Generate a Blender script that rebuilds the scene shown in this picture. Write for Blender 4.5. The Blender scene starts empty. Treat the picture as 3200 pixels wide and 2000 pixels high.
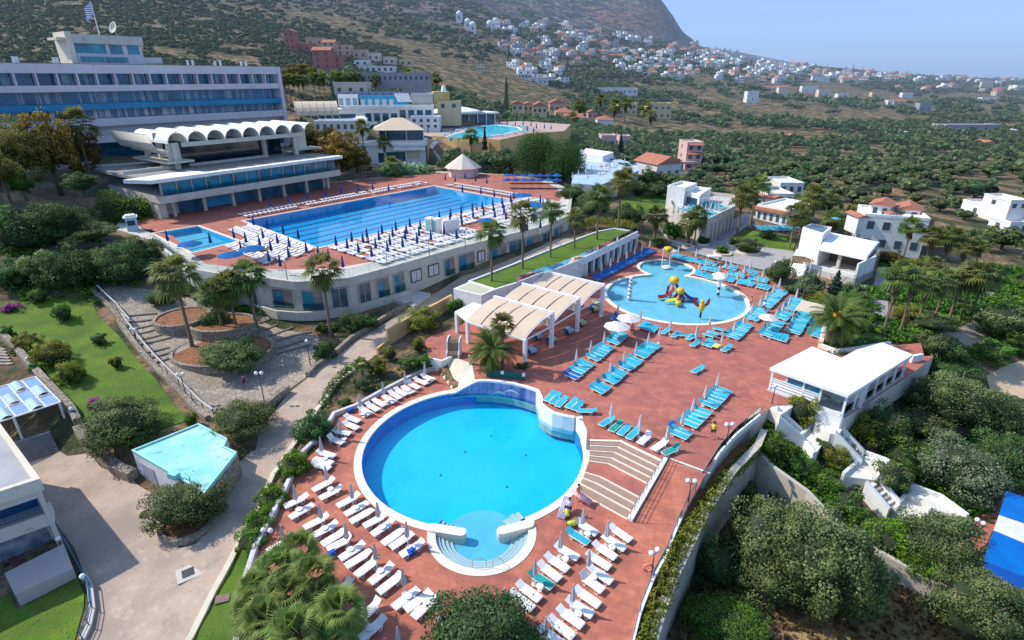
import bpy, bmesh, math, random
import numpy as np
from mathutils import Vector, Matrix, Euler, noise
from mathutils.geometry import delaunay_2d_cdt
R=math.radians
random.seed(7); rng=np.random.default_rng(7)
sc=bpy.context.scene
col=sc.collection
FPX=1740.0; PITCH=math.atan(760/FPX); CAMH=31.0
CP,SP=math.cos(PITCH),math.sin(PITCH)
CR={'A':(0,0,2.419),'H':(800,0,2.419),'T':(1500,0,2.419),'U':(2200,150,2.419),'L':(0,500,2.419),'B':(800,500,2.419),
'M':(1600,500,2.419),'R':(2200,600,2.419),'C':(0,1000,3.024),'D':(0,1500,3.024),'N':(800,1000,3.024),'O':(600,1500,3.024),
'Q':(1300,1500,3.024),'S':(1500,1050,3.024),'E':(2300,1000,2.6856),'G':(2000,1400,2.0167),'V':(1650,850,4.032),
'W':(2100,750,4.032),'X':(1350,800,4.032),'J':(1000,220,4.032),'Z':(300,320,3.457),'Y':(2050,540,3.024),'s':(0,0,1.0),'F':(0,0,0.75614)}
def ray(c,x,y):
 o=CR[c]; u=o[0]+x/o[2]; v=o[1]+y/o[2]
 a=(u-1600)/FPX; b=-(v-1000)/FPX
 return Vector((a,CP+b*SP,-SP+b*CP))
def P(c,x,y,z=0.0):
 d=ray(c,x,y); t=(z-CAMH)/d.z
 return Vector((d.x*t,d.y*t,z))
def onwall(A,B,c,x,y):
 "point where the measured ray meets the vertical plane through A,B"
 d=ray(c,x,y); n=Vector((B.y-A.y,-(B.x-A.x),0))
 t=n.dot(Vector((A.x,A.y,0)))/n.dot(Vector((d.x,d.y,0)))
 return Vector((d.x*t,d.y*t,CAMH+d.z*t))
ctl=[]   # (a, b, w)
def wp(x,y,z): ctl.append((x/y, 2*math.log(y), (z-CAMH)/y))
def gp(c,x,y,z):
 p=P(c,x,y,z); wp(p.x,p.y,z)
FC=[]
def far(u,lst):
 FC.append([])
 for Y,v in lst:
  b=-(v-1000)/FPX; w=(-SP+b*CP)/(CP+b*SP); a=((u-1600)/FPX)/(CP+b*SP)
  FC[-1].append((2*math.log(Y),a,w))
  if Y<700: ctl.append((a,2*math.log(Y),w))
HILL=[(30000,.0)]
far(-900,[(260,190),(350,90),(500,0),(800,-60),(3000,-100),(20000,-100)])
far(-100,[(260,190),(350,90),(500,-10),(800,-60),(3000,-100),(20000,-100)])
far(500,[(260,215),(350,120),(500,20),(800,-50),(3000,-120),(20000,-120)])
far(850,[(200,330),(260,260),(350,170),(500,80),(800,-10),(1200,-60),(3000,-150),(20000,-150)])
far(1050,[(150,560),(200,390),(260,300),(350,215),(500,120),(800,30),(1200,-40),(3000,-200),(20000,-200)])
far(1250,[(200,410),(260,320),(350,240),(500,160),(700,90),(1000,20),(1500,-60),(3000,-200),(20000,-200)])
far(1450,[(200,440),(260,365),(350,290),(500,205),(700,130),(900,80),(1300,0),(2000,-90),(3500,-200),(20000,-200)])
far(1620,[(150,610),(200,500),(260,425),(350,340),(500,250),(700,175),(900,118),(1200,80),(1700,0),(2400,-90),(20000,-150)])
far(1800,[(150,625),(200,525),(260,455),(350,385),(500,295),(700,220),(900,160),(1150,110),(1500,82),(2100,-20),(3000,-120),(20000,-150)])
far(2000,[(150,630),(200,540),(260,472),(350,410),(500,330),(700,255),(900,205),(1200,148),(1500,118),(2200,10),(3000,-90),(20000,-90)])
far(2070,[(150,631),(200,541),(260,475),(350,412),(500,338),(700,265),(900,216),(1200,158),(1600,128),(2200,45),(3000,12),(20000,12)])
far(2130,[(150,633),(200,542),(260,478),(350,415),(500,345),(700,275),(900,228),(1200,172),(1600,145),(2200,118),(3000,104),(20000,104)])
far(2190,[(150,634),(200,544),(260,480),(350,418),(500,349),(700,285),(900,236),(1300,176),(1800,160),(3000,150),(8000,150),(20000,155)])
far(2270,[(150,636),(200,545),(260,482),(350,420),(500,352),(700,295),(900,245),(1300,190),(1800,175),(3000,172),(8000,156),(20000,175)])
far(2400,[(200,547),(260,484),(350,424),(500,362),(800,290),(1300,232),(2000,204),(4000,200),(8000,181),(20000,200)])
far(2600,[(200,548),(260,486),(350,426),(500,368),(800,312),(1300,258),(2200,222),(4000,214),(8000,220),(20000,242)])
far(2850,[(200,548),(260,488),(350,430),(500,374),(800,325),(1300,280),(2200,248),(4000,235),(8000,241),(20000,246)])
far(3250,[(200,549),(260,490),(350,433),(500,380),(800,335),(1300,300),(2200,270),(4000,254),(8000,246),(20000,246)])
far(4100,[(200,549),(350,433),(800,335),(2200,270),(8000,246),(20000,246)])
for q in [('D',300,1700,-3.2),('D',1500,1400,-2.8),('D',1500,1000,-2.7),('D',900,300,-2.5),('D',1400,650,-2.4),('D',2000,500,-2.3),('D',2200,900,-2.4),
 ('D',2150,1500,-2.2),('O',300,1100,-2.2),('O',450,250,-2.2),('O',600,500,-1.9),('N',100,1300,-2.0),('N',250,1100,-1.9),('N',450,800,-1.7),('N',640,1000,-1.8),
 ('N',700,480,-1.3),('N',900,300,-1.0),('N',1300,100,-.5),('B',1400,1000,-.1),('B',1800,820,1.1),('B',2050,720,1.8),('B',2330,610,2.6),
 ('N',1000,700,-1.5),('N',1300,600,-1.0),('N',600,1200,-1.6),('N',300,1450,-2.0),('N',1500,350,-.5),('N',1450,250,-.4),('N',1800,50,-.1),
 ('C',2100,600,-1.6),('C',2350,800,-1.6),('C',2000,850,-1.8),('C',1600,350,-.4),('L',1300,1450,-.2),('L',1050,1300,.5),('L',950,1170,1.4),('L',900,1020,2.4),('L',750,960,3.0),
 ('L',1850,1230,-.3),('L',2200,1250,-.6),('N',400,150,-.9),('N',400,400,-1.5),('L',2300,1400,-.9),
 ('C',1900,970,-.6),('C',1500,550,-.2),('C',1200,250,.3),('C',950,20,.9),('C',700,850,-.5),('C',400,550,.2),('C',150,150,.9),('L',550,1150,1.6),('L',250,1150,1.6),('L',20,1350,.9),
 ('C',1300,1150,-.6),('C',1000,1350,-2.3),('C',550,1250,-2.5),('C',0,1200,-2.5),('L',300,900,3.2),('L',100,800,3.6),('L',600,800,3.6),('L',900,850,3.4),
 ('L',200,500,5.8),('L',650,500,4.9),('L',50,280,8.5),('L',600,300,7),('L',1000,400,5),('L',850,560,4.8),('L',1100,620,4.6),
 ('D',400,1300,-3),('D',100,1100,-3),('D',700,1100,-3),
 ('M',1600,720,.1),('M',2000,720,.1),('M',1300,650,.2),('M',1150,560,.5),('M',1900,600,.5),('M',1100,300,2.5),('M',800,300,3.2),('M',2000,880,-.3),
 ('R',1300,560,-.5),('R',1800,700,-1.5),('R',2250,820,-2.2),('R',2350,600,-2),('R',1300,1100,-1),('R',1900,1050,-1.6),('R',1750,1150,-1),('R',1000,800,-.6),
 ('E',2100,100,-3),('E',1800,200,-2.5),('E',2300,500,-5),('E',1600,500,-4),('E',1300,700,-4),('E',1800,1000,-5.5),('E',2300,1100,-6),
 ('E',900,900,-3.2),('E',1150,1100,-4),('E',500,720,-1.6),('E',300,1000,-2.6),('E',600,1250,-3.8),('E',850,1350,-4.6),('E',1200,1400,-5.2),
 ('G',1500,380,-5.8),('G',1800,560,-6.2),('G',2100,850,-6.6),('G',2300,1000,-7),('G',1750,780,-6.2),('G',2350,200,-6.5),
 ('B',1100,60,5),('B',2250,230,4.5),('B',2350,330,4),('T',500,1350,6),('H',850,1200,7.5),('H',700,1300,6),('H',1500,1100,7),('H',300,1100,8),('T',600,1300,5),
 ('A',250,1350,11),('T',1300,1250,3)]:
 gp(*q)
wp(-60,115,5);wp(-82,116,9);wp(-95,140,13);wp(-94,108,11);wp(-75,160,11);wp(-60,180,12);wp(-110,118,12)
wp(-120,160,15);wp(-100,190,18);wp(-70,205,18);wp(-140,200,22);wp(-200,190,24);wp(-200,120,14);wp(-150,80,8);wp(-90,70,6)
wp(-45,150,7.5);wp(-25,170,8);wp(0,170,7);wp(30,150,3);wp(60,140,1)
for x in (-60,-30): wp(x,22,-3)
for x in (-15,0,15): wp(x,18,-6)
wp(40,20,-8);wp(60,40,-8);wp(-25,12,-5);wp(25,10,-9);wp(-80,15,-3);wp(90,60,-5)
CT=np.array(ctl); _K=np.hypot(CT[:,None,0]-CT[None,:,0],CT[:,None,1]-CT[None,:,1])
_n=len(CT); _M=np.zeros((_n+3,_n+3)); _M[:_n,:_n]=_K-np.eye(_n)*1e-3
_M[:_n,_n]=1;_M[:_n,_n+1]=CT[:,0];_M[:_n,_n+2]=CT[:,1];_M[_n:,:_n]=_M[:_n,_n:].T
_S=np.linalg.solve(_M,np.r_[CT[:,2],0,0,0])
FC=sorted([np.array(c) for c in FC],key=lambda c:c[-1,1])
def tfun(a,b):
 A=np.array([np.interp(b,c[:,0],c[:,1]) for c in FC]); W=np.array([np.interp(b,c[:,0],c[:,2]) for c in FC])
 i=np.clip((A<=a[None]).sum(0)-1,0,len(FC)-2); k=np.arange(len(a)); a0,a1=A[i,k],A[i+1,k]; t=np.clip((a-a0)/(a1-a0),0,1)
 return W[i,k]*(1-t)+W[i+1,k]*t
def wfun(a,b):
 a=np.asarray(a,float);b=np.asarray(b,float);sh=a.shape;a=a.ravel();b=b.ravel();out=np.empty(len(a))
 for i in range(0,len(a),20000):
  s=slice(i,i+20000)
  out[s]=np.hypot(a[s,None]-CT[None,:,0],b[s,None]-CT[None,:,1])@_S[:_n]+_S[_n]+_S[_n+1]*a[s]+_S[_n+2]*b[s]
 t=np.clip((b-2*math.log(210))/(2*math.log(310/210)),0,1); t=t*t*(3-2*t); m=t>0
 if m.any(): out[m]=out[m]*(1-t[m])+tfun(a[m],b[m])*t[m]
 return out.reshape(sh)
def inpoly(x,y,poly):
 x=np.asarray(x);y=np.asarray(y);c=np.zeros(x.shape,bool);n=len(poly)
 for i in range(n):
  x0,y0=poly[i][0],poly[i][1];x1,y1=poly[(i+1)%n][0],poly[(i+1)%n][1]
  if y0==y1: continue
  c^=((y0>y)!=(y1>y))&(x<(x1-x0)*(y-y0)/(y1-y0)+x0)
 return c
HARD=[]   # (poly, z, 'max'|'set')
def height(x,y):
 x=np.asarray(x,float);y=np.asarray(y,float);yy=np.maximum(y,8)
 z=CAMH+yy*wfun(x/yy,2*np.log(yy))
 for poly,zz,m in HARD:
  k=inpoly(x,y,poly)
  z=np.where(k,np.minimum(z,zz) if m=='max' else zz,z)
 return z
def gz(x,y): return float(height(np.array([x]),np.array([y]))[0])
def hit(c,x,y,off=0.0):
 d=ray(c,x,y); a=d.x/d.y; w=d.z/d.y
 Y=np.exp(np.linspace(math.log(14),math.log(15000),1400))
 z=height(a*Y,Y)+off
 f=z-(CAMH+w*Y); k=np.argmax(f>=0)
 if f[k]<0: k=int(np.argmax(np.where((Y>700)&(Y<6000),f/Y,-9)))
 if k==0: k=1
 f0,f1=f[k-1],f[k]; t=f0/(f0-f1) if f0<0<=f1 else 0
 y=Y[k-1]+(Y[k]-Y[k-1])*min(max(t,0),1)
 return Vector((a*y,y,gz(a*y,y)))
MAT={}
def nt(name):
 m=bpy.data.materials.new(name); m.use_nodes=True; t=m.node_tree; t.nodes.clear(); return m,t
def N(t,ty,**k):
 n=t.nodes.new(ty)
 for a,b in k.items(): setattr(n,a,b)
 return n
HAZE=(.30,.43,.68)  # haze painted into far materials as a glow that grows with distance
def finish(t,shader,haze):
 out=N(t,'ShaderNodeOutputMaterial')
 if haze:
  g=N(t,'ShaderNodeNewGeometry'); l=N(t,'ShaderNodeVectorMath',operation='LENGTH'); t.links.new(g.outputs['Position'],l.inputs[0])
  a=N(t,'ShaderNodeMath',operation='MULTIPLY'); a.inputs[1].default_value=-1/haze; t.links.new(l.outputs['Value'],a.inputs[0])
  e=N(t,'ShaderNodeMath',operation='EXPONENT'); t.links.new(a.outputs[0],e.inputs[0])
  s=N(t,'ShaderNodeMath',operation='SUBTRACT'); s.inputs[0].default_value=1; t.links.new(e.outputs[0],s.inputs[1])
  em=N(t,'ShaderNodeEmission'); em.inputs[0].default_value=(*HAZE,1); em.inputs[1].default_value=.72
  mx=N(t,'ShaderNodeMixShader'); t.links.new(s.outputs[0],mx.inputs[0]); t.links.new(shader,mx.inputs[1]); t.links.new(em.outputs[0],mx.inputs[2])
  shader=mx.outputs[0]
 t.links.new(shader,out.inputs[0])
def noise_mix(t,base,c2,scale,detail=6,lo=.35,hi=.65,coord='Object',vec=None,dist=0):
 if vec is None:
  tc=N(t,'ShaderNodeTexCoord'); vec=tc.outputs[coord]
 n=N(t,'ShaderNodeTexNoise'); n.inputs['Scale'].default_value=scale; n.inputs['Detail'].default_value=detail; n.inputs['Distortion'].default_value=dist
 t.links.new(vec,n.inputs['Vector'])
 mr=N(t,'ShaderNodeMapRange'); mr.inputs[1].default_value=lo; mr.inputs[2].default_value=hi; t.links.new(n.outputs[0],mr.inputs[0])
 mx=N(t,'ShaderNodeMix',data_type='RGBA'); t.links.new(mr.outputs[0],mx.inputs[0])
 if hasattr(base,'links'): t.links.new(base,mx.inputs[6])
 else: mx.inputs[6].default_value=(*base,1)
 if hasattr(c2,'links'): t.links.new(c2,mx.inputs[7])
 else: mx.inputs[7].default_value=(*c2,1)
 return mx.outputs[2],n.outputs[0]
def mat(name,c,c2=None,scale=2,rough=.8,bump=0,bscale=None,haze=0,metal=0,layers=(),spec=.3,coord='Object',emit=0,trans=0,seeobj=0):
 if name in MAT: return MAT[name]
 m,t=nt(name); b=N(t,'ShaderNodeBsdfPrincipled')
 b.inputs['Roughness'].default_value=rough; b.inputs['Metallic'].default_value=metal; b.inputs['Specular IOR Level'].default_value=spec
 o=None; h=None
 if c2 is None: c2=tuple(k*.86 for k in c)
 o,h=noise_mix(t,c,c2,scale,coord=coord)
 for cc,s,lo,hi in layers: o,_=noise_mix(t,o,cc,s,lo=lo,hi=hi,coord=coord)
 if seeobj:
  oi=N(t,'ShaderNodeObjectInfo'); hs=N(t,'ShaderNodeHueSaturation'); mr=N(t,'ShaderNodeMapRange'); mr.inputs[3].default_value=1-seeobj; mr.inputs[4].default_value=1+seeobj*.5
  t.links.new(oi.outputs['Random'],mr.inputs[0]); t.links.new(mr.outputs[0],hs.inputs['Value']); t.links.new(o,hs.inputs['Color']); o=hs.outputs[0]
 t.links.new(o,b.inputs['Base Color'])
 if bump:
  n2=N(t,'ShaderNodeTexNoise'); n2.inputs['Scale'].default_value=bscale or scale*3; n2.inputs['Detail'].default_value=8
  tc=N(t,'ShaderNodeTexCoord'); t.links.new(tc.outputs[coord],n2.inputs['Vector'])
  bp=N(t,'ShaderNodeBump'); bp.inputs['Strength'].default_value=bump; bp.inputs['Distance'].default_value=.1
  t.links.new(n2.outputs[0],bp.inputs['Height']); t.links.new(bp.outputs[0],b.inputs['Normal'])
 sh=b.outputs[0]
 if trans:
  tr=N(t,'ShaderNodeBsdfTranslucent'); t.links.new(o,tr.inputs[0]); mx=N(t,'ShaderNodeMixShader'); mx.inputs[0].default_value=trans
  t.links.new(sh,mx.inputs[1]); t.links.new(tr.outputs[0],mx.inputs[2]); sh=mx.outputs[0]
 finish(t,sh,haze); MAT[name]=m; return m
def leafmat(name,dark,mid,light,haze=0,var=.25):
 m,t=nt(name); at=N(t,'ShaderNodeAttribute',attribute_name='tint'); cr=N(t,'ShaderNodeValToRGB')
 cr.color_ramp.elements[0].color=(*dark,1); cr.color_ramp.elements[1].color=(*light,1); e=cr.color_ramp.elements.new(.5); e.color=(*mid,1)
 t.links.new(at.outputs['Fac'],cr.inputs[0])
 oi=N(t,'ShaderNodeObjectInfo'); hs=N(t,'ShaderNodeHueSaturation'); mr=N(t,'ShaderNodeMapRange'); mr.inputs[3].default_value=1-var; mr.inputs[4].default_value=1+var
 t.links.new(oi.outputs['Random'],mr.inputs[0]); t.links.new(mr.outputs[0],hs.inputs['Value']); t.links.new(cr.outputs[0],hs.inputs['Color'])
 m2=N(t,'ShaderNodeMath',operation='MULTIPLY_ADD'); m2.inputs[1].default_value=.03; m2.inputs[2].default_value=.485; t.links.new(oi.outputs['Random'],m2.inputs[0]); t.links.new(m2.outputs[0],hs.inputs['Hue'])
 d=N(t,'ShaderNodeBsdfPrincipled'); d.inputs['Roughness'].default_value=.55; d.inputs['Specular IOR Level'].default_value=.25; t.links.new(hs.outputs[0],d.inputs['Base Color'])
 tr=N(t,'ShaderNodeBsdfTranslucent'); t.links.new(hs.outputs[0],tr.inputs[0])
 mx=N(t,'ShaderNodeMixShader'); mx.inputs[0].default_value=.4; t.links.new(d.outputs[0],mx.inputs[1]); t.links.new(tr.outputs[0],mx.inputs[2])
 finish(t,mx.outputs[0],haze); MAT[name]=m; return m
def glassy(name,c,rough=.08,c2=None,scale=.6,spec=.7):
 return mat(name,c,c2 or tuple(k*.5 for k in c),scale=scale,rough=rough,spec=spec)
def clear(name,tint,gloss=.08,bump=0,bscale=3):
 m,t=nt(name); a=N(t,'ShaderNodeBsdfTransparent'); a.inputs[0].default_value=(*tint,1); g=N(t,'ShaderNodeBsdfGlossy'); g.inputs['Roughness'].default_value=.04
 lw=N(t,'ShaderNodeFresnel'); lw.inputs[0].default_value=1.33
 mx=N(t,'ShaderNodeMixShader'); t.links.new(lw.outputs[0],mx.inputs[0]); t.links.new(a.outputs[0],mx.inputs[1]); t.links.new(g.outputs[0],mx.inputs[2])
 if bump:
  tc=N(t,'ShaderNodeTexCoord'); n=N(t,'ShaderNodeTexNoise'); n.inputs['Scale'].default_value=bscale; n.inputs['Detail'].default_value=4; t.links.new(tc.outputs['Object'],n.inputs['Vector'])
  bp=N(t,'ShaderNodeBump'); bp.inputs['Strength'].default_value=bump; bp.inputs['Distance'].default_value=.05; t.links.new(n.outputs[0],bp.inputs['Height'])
  t.links.new(bp.outputs[0],g.inputs['Normal']); t.links.new(bp.outputs[0],lw.inputs['Normal'])
 finish(t,mx.outputs[0],0); MAT[name]=m; return m
class MB:
 def __init__(s): s.v=[]; s.f=[]; s.mi=[]; s.cur=0
 def poly(s,pts,mi=None):
  i=len(s.v); s.v+= [tuple(p) for p in pts]; s.f.append(tuple(range(i,i+len(pts)))); s.mi.append(s.cur if mi is None else mi); return s
 def box(s,c,size,rz=0,rx=0,ry=0,mi=None):
  M=Euler((rx,ry,rz)).to_matrix(); c=Vector(c); h=[k/2 for k in size]; i=len(s.v)
  for a,b,d in ((-1,-1,-1),(1,-1,-1),(1,1,-1),(-1,1,-1),(-1,-1,1),(1,-1,1),(1,1,1),(-1,1,1)):
   s.v.append(tuple(c+M@Vector((a*h[0],b*h[1],d*h[2]))))
  for f in ((3,2,1,0),(4,5,6,7),(0,1,5,4),(1,2,6,5),(2,3,7,6),(3,0,4,7)):
   s.f.append(tuple(i+k for k in f)); s.mi.append(s.cur if mi is None else mi)
  return s
 def beam(s,a,b,w,h=None,mi=None):
  a=Vector(a);b=Vector(b);h=h or w;d=b-a;L=d.length
  if L<1e-6: return s
  rz=math.atan2(d.y,d.x);ry=-math.asin(max(-1,min(1,d.z/L)))
  M=Euler((0,ry,rz)).to_matrix();i=len(s.v);c=(a+b)/2
  for p,q,r in ((-1,-1,-1),(1,-1,-1),(1,1,-1),(-1,1,-1),(-1,-1,1),(1,-1,1),(1,1,1),(-1,1,1)):
   s.v.append(tuple(c+M@Vector((p*L/2,q*w/2,r*h/2))))
  for f in ((3,2,1,0),(4,5,6,7),(0,1,5,4),(1,2,6,5),(2,3,7,6),(3,0,4,7)):
   s.f.append(tuple(i+k for k in f)); s.mi.append(s.cur if mi is None else mi)
  return s
 def prism(s,poly,z0,z1,mi=None,top=None):
  "vertical prism over a plan polygon; z0,z1 numbers or lists"
  n=len(poly); mi=s.cur if mi is None else mi
  ar=sum(poly[i][0]*poly[(i+1)%n][1]-poly[(i+1)%n][0]*poly[i][1] for i in range(n))
  if ar<0:
   poly=list(reversed(poly))
   if not np.isscalar(z0): z0=list(reversed(z0))
   if not np.isscalar(z1): z1=list(reversed(z1))
  Z0=[z0]*n if np.isscalar(z0) else z0; Z1=[z1]*n if np.isscalar(z1) else z1
  i=len(s.v)
  s.v+=[(p[0],p[1],Z0[k]) for k,p in enumerate(poly)]+[(p[0],p[1],Z1[k]) for k,p in enumerate(poly)]
  s.f.append(tuple(i+n+k for k in range(n))); s.mi.append(mi if top is None else top)
  s.f.append(tuple(i+n-1-k for k in range(n))); s.mi.append(mi)
  for k in range(n):
   j=(k+1)%n; s.f.append((i+k,i+j,i+n+j,i+n+k)); s.mi.append(mi)
  return s
 def tube(s,pts,r,n=8,mi=None,cap=True):
  pts=[Vector(p) for p in pts]; m=len(pts); rr=[r]*m if np.isscalar(r) else r; i=len(s.v); mi=s.cur if mi is None else mi
  for k,p in enumerate(pts):
   d=(pts[min(k+1,m-1)]-pts[max(k-1,0)]).normalized()
   a=d.cross(Vector((0,0,1)) if abs(d.z)<.95 else Vector((1,0,0))).normalized(); b=a.cross(d)
   for j in range(n):
    t=2*math.pi*j/n; s.v.append(tuple(p+(a*math.cos(t)+b*math.sin(t))*rr[k]))
  for k in range(m-1):
   for j in range(n):
    j2=(j+1)%n; s.f.append((i+k*n+j,i+(k+1)*n+j,i+(k+1)*n+j2,i+k*n+j2)); s.mi.append(mi)
  if cap:
   s.f.append(tuple(i+j for j in range(n))); s.mi.append(mi); s.f.append(tuple(i+(m-1)*n+n-1-j for j in range(n))); s.mi.append(mi)
  return s
 def lathe(s,prof,c=(0,0,0),n=12,mi=None,lob=0):
  c=Vector(c); i=len(s.v); mi=s.cur if mi is None else mi; m=len(prof)
  for r,z in prof:
   for j in range(n):
    t=2*math.pi*j/n; q=r*(1-(lob if j%2 else 0)); s.v.append((c.x+q*math.cos(t),c.y+q*math.sin(t),c.z+z))
  for k in range(m-1):
   for j in range(n):
    j2=(j+1)%n; s.f.append((i+k*n+j,i+k*n+j2,i+(k+1)*n+j2,i+(k+1)*n+j)); s.mi.append(mi)
  s.f.append(tuple(i+n-1-j for j in range(n))); s.mi.append(mi); s.f.append(tuple(i+(m-1)*n+j for j in range(n))); s.mi.append(mi)
  return s
 def sphere(s,c,r,n=8,m=6,mi=None):
  if np.isscalar(r): r=(r,r,r)
  return s.lathe([(max(.001,math.sin(math.pi*k/m)),-math.cos(math.pi*k/m)) for k in range(m+1)],(0,0,0),n,mi) if False else s._sph(c,r,n,m,mi)
 def _sph(s,c,r,n,m,mi):
  i=len(s.v); mi=s.cur if mi is None else mi
  for k in range(m+1):
   a=math.pi*k/m; q=max(.02,math.sin(a))
   for j in range(n):
    t=2*math.pi*j/n; s.v.append((c[0]+r[0]*q*math.cos(t),c[1]+r[1]*q*math.sin(t),c[2]-r[2]*math.cos(a)))
  for k in range(m):
   for j in range(n):
    j2=(j+1)%n; s.f.append((i+k*n+j,i+k*n+j2,i+(k+1)*n+j2,i+(k+1)*n+j)); s.mi.append(mi)
  return s
 def mesh(s,name,mats,smooth=False):
  me=bpy.data.meshes.new(name); me.from_pydata(s.v,[],s.f)
  if not isinstance(mats,(list,tuple)): mats=[mats]
  for m in mats: me.materials.append(m)
  if len(mats)>1: me.polygons.foreach_set('material_index',s.mi)
  if smooth: me.polygons.foreach_set('use_smooth',[True]*len(s.f))
  me.validate(); me.update(); return me
 def build(s,name,mats,parent=None,smooth=False,label=None):
  o=bpy.data.objects.new(name,s.mesh(name,mats,smooth)); col.objects.link(o)
  if parent is not None: o.parent=parent
  if label: o['label']=label
  return o
def tag(o,label,cat=None,group=None,kind=None):
 if label: o['label']=label
 if cat: o['category']=cat
 if group: o['group']=group
 if kind: o['kind']=kind
 return o
def thing(name,label,cat,loc=(0,0,0),rz=0,group=None,scale=None):
 o=bpy.data.objects.new(name,None); col.objects.link(o); o.location=loc; o.rotation_euler=(0,0,rz); o.empty_display_size=.3
 if scale: o.scale=(scale,)*3 if np.isscalar(scale) else scale
 return tag(o,label,cat,group)
def struct(o): o['kind']='structure'; return o
def part(parent,name,me):
 o=bpy.data.objects.new(name,me); col.objects.link(o); o.parent=parent; return o
def dup(o,loc,rz=0,label=None,group=None,scale=None,parent=None):
 kids=[c for c in KIDS.get(o.name,())] if o.name in KIDS else list(o.children)
 KIDS[o.name]=kids
 c=o.copy(); col.objects.link(c)
 if parent is None:
  c.location=loc; c.rotation_euler=(0,0,rz)
  if scale: c.scale=(scale,)*3 if np.isscalar(scale) else scale
  if label: c['label']=label
  if group: c['group']=group
 else: c.parent=parent
 for k in kids: dup(k,None,parent=c)
 return c
KIDS={}
ORD='first second third fourth fifth sixth seventh eighth ninth tenth eleventh twelfth thirteenth fourteenth fifteenth sixteenth seventeenth eighteenth nineteenth twentieth'.split()
def ordn(i):
 if i<20: return ORD[i]
 n=i+1; return str(n)+({1:'st',2:'nd',3:'rd'}.get(n%10,'th') if n%100 not in(11,12,13) else 'th')
def sheet(name,pts,z,mt,cell=None,drape=0.0,kind='structure',sub=False):
 "flat (z given) or terrain-draped (z None) sheet over a plan polygon"
 poly=[Vector((p[0],p[1])) for p in pts]
 if z is not None:
  mb=MB(); mb.poly([(p.x,p.y,z) for p in poly]); o=mb.build(name,mt)
  if o.data.polygons[0].normal.z<0: o.data.flip_normals()
 else:
  vs=[]; es=[]
  for i,p in enumerate(poly):
   q=poly[(i+1)%len(poly)]; n=max(1,int((q-p).length/cell))
   for k in range(n): vs.append(p.lerp(q,k/n))
  nb=len(vs); es=[(i,(i+1)%nb) for i in range(nb)]
  xs=[p.x for p in poly]; ys=[p.y for p in poly]
  gx=np.arange(min(xs),max(xs),cell); gy=np.arange(min(ys),max(ys),cell)
  X,Y=np.meshgrid(gx,gy); X=X.ravel()+.03; Y=Y.ravel()+.03; k=inpoly(X,Y,poly)
  vs+=[Vector((a,b)) for a,b in zip(X[k],Y[k])]
  r=delaunay_2d_cdt(vs,es,[list(range(nb))],1,1e-4)
  V2=np.array([(v.x,v.y) for v in r[0]]); Z=height(V2[:,0],V2[:,1])+drape
  mb=MB(); mb.v=[(a,b,c) for (a,b),c in zip(V2,Z)]; mb.f=[tuple(f) for f in r[2]]; mb.mi=[0]*len(mb.f)
  o=mb.build(name,mt,smooth=True)
  if len(o.data.polygons) and o.data.polygons[0].normal.z<0: o.data.flip_normals()
 if kind: o['kind']=kind
 return o
def wallpath(mb,pts,w,z0,z1,closed=False,mi=None):
 "mitred wall following plan points; z0/z1 scalars or lists"
 n=len(pts); pts=[Vector((p[0],p[1],0)) for p in pts]; L=[];Rr=[]
 for i,p in enumerate(pts):
  a=pts[(i-1)%n] if (closed or i>0) else p; b=pts[(i+1)%n] if (closed or i<n-1) else p
  d1=(p-a).normalized() if (p-a).length>1e-6 else (b-p).normalized(); d2=(b-p).normalized() if (b-p).length>1e-6 else d1
  d=(d1+d2); d=d.normalized() if d.length>1e-3 else d1; nn=Vector((-d.y,d.x,0)); k=1/max(.4,nn.dot(Vector((-d1.y,d1.x,0))))
  L.append(p+nn*w/2*k); Rr.append(p-nn*w/2*k)
 Z0=[z0]*n if np.isscalar(z0) else z0; Z1=[z1]*n if np.isscalar(z1) else z1
 i=len(mb.v); mi=mb.cur if mi is None else mi
 for k in range(n):
  mb.v+=[(L[k].x,L[k].y,Z0[k]),(Rr[k].x,Rr[k].y,Z0[k]),(Rr[k].x,Rr[k].y,Z1[k]),(L[k].x,L[k].y,Z1[k])]
 for k in range(n if closed else n-1):
  a=i+4*k; b=i+4*((k+1)%n)
  for f in ((a+1,b+1,b+2,a+2),(b,a,a+3,b+3),(a+2,b+2,b+3,a+3)): mb.f.append(f); mb.mi.append(mi)
 if not closed:
  a=i; mb.f.append((a,a+1,a+2,a+3)); mb.mi.append(mi); b=i+4*(n-1); mb.f.append((b+3,b+2,b+1,b)); mb.mi.append(mi)
 return mb
def ring(c,r,n=64,a0=0,a1=360):
 full=abs(a1-a0)>=360; m=n if full else n+1
 return [Vector((c[0]+r*math.cos(R(a0+(a1-a0)*k/n)),c[1]+r*math.sin(R(a0+(a1-a0)*k/n)),0)) for k in range(m)]
def dens(pts,step):
 out=[]
 for i in range(len(pts)-1):
  a,b=Vector(pts[i]),Vector(pts[i+1]); n=max(1,int((b-a).length/step))
  out+=[a.lerp(b,k/n) for k in range(n)]
 return out+[Vector(pts[-1])]
cd=bpy.data.cameras.new('camera'); cam=bpy.data.objects.new('camera',cd); col.objects.link(cam); sc.camera=cam
cam.location=(0,0,CAMH); cam.rotation_euler=(math.pi/2-PITCH,0,0); cd.sensor_width=36; cd.lens=36*FPX/3200; cd.clip_end=60000; cd.clip_start=.5
SUN_EL=R(43); SUN_AZ=R(-75)      # azimuth measured clockwise from +Y
sdir=Vector((math.sin(SUN_AZ)*math.cos(SUN_EL),math.cos(SUN_AZ)*math.cos(SUN_EL),math.sin(SUN_EL)))
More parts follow.
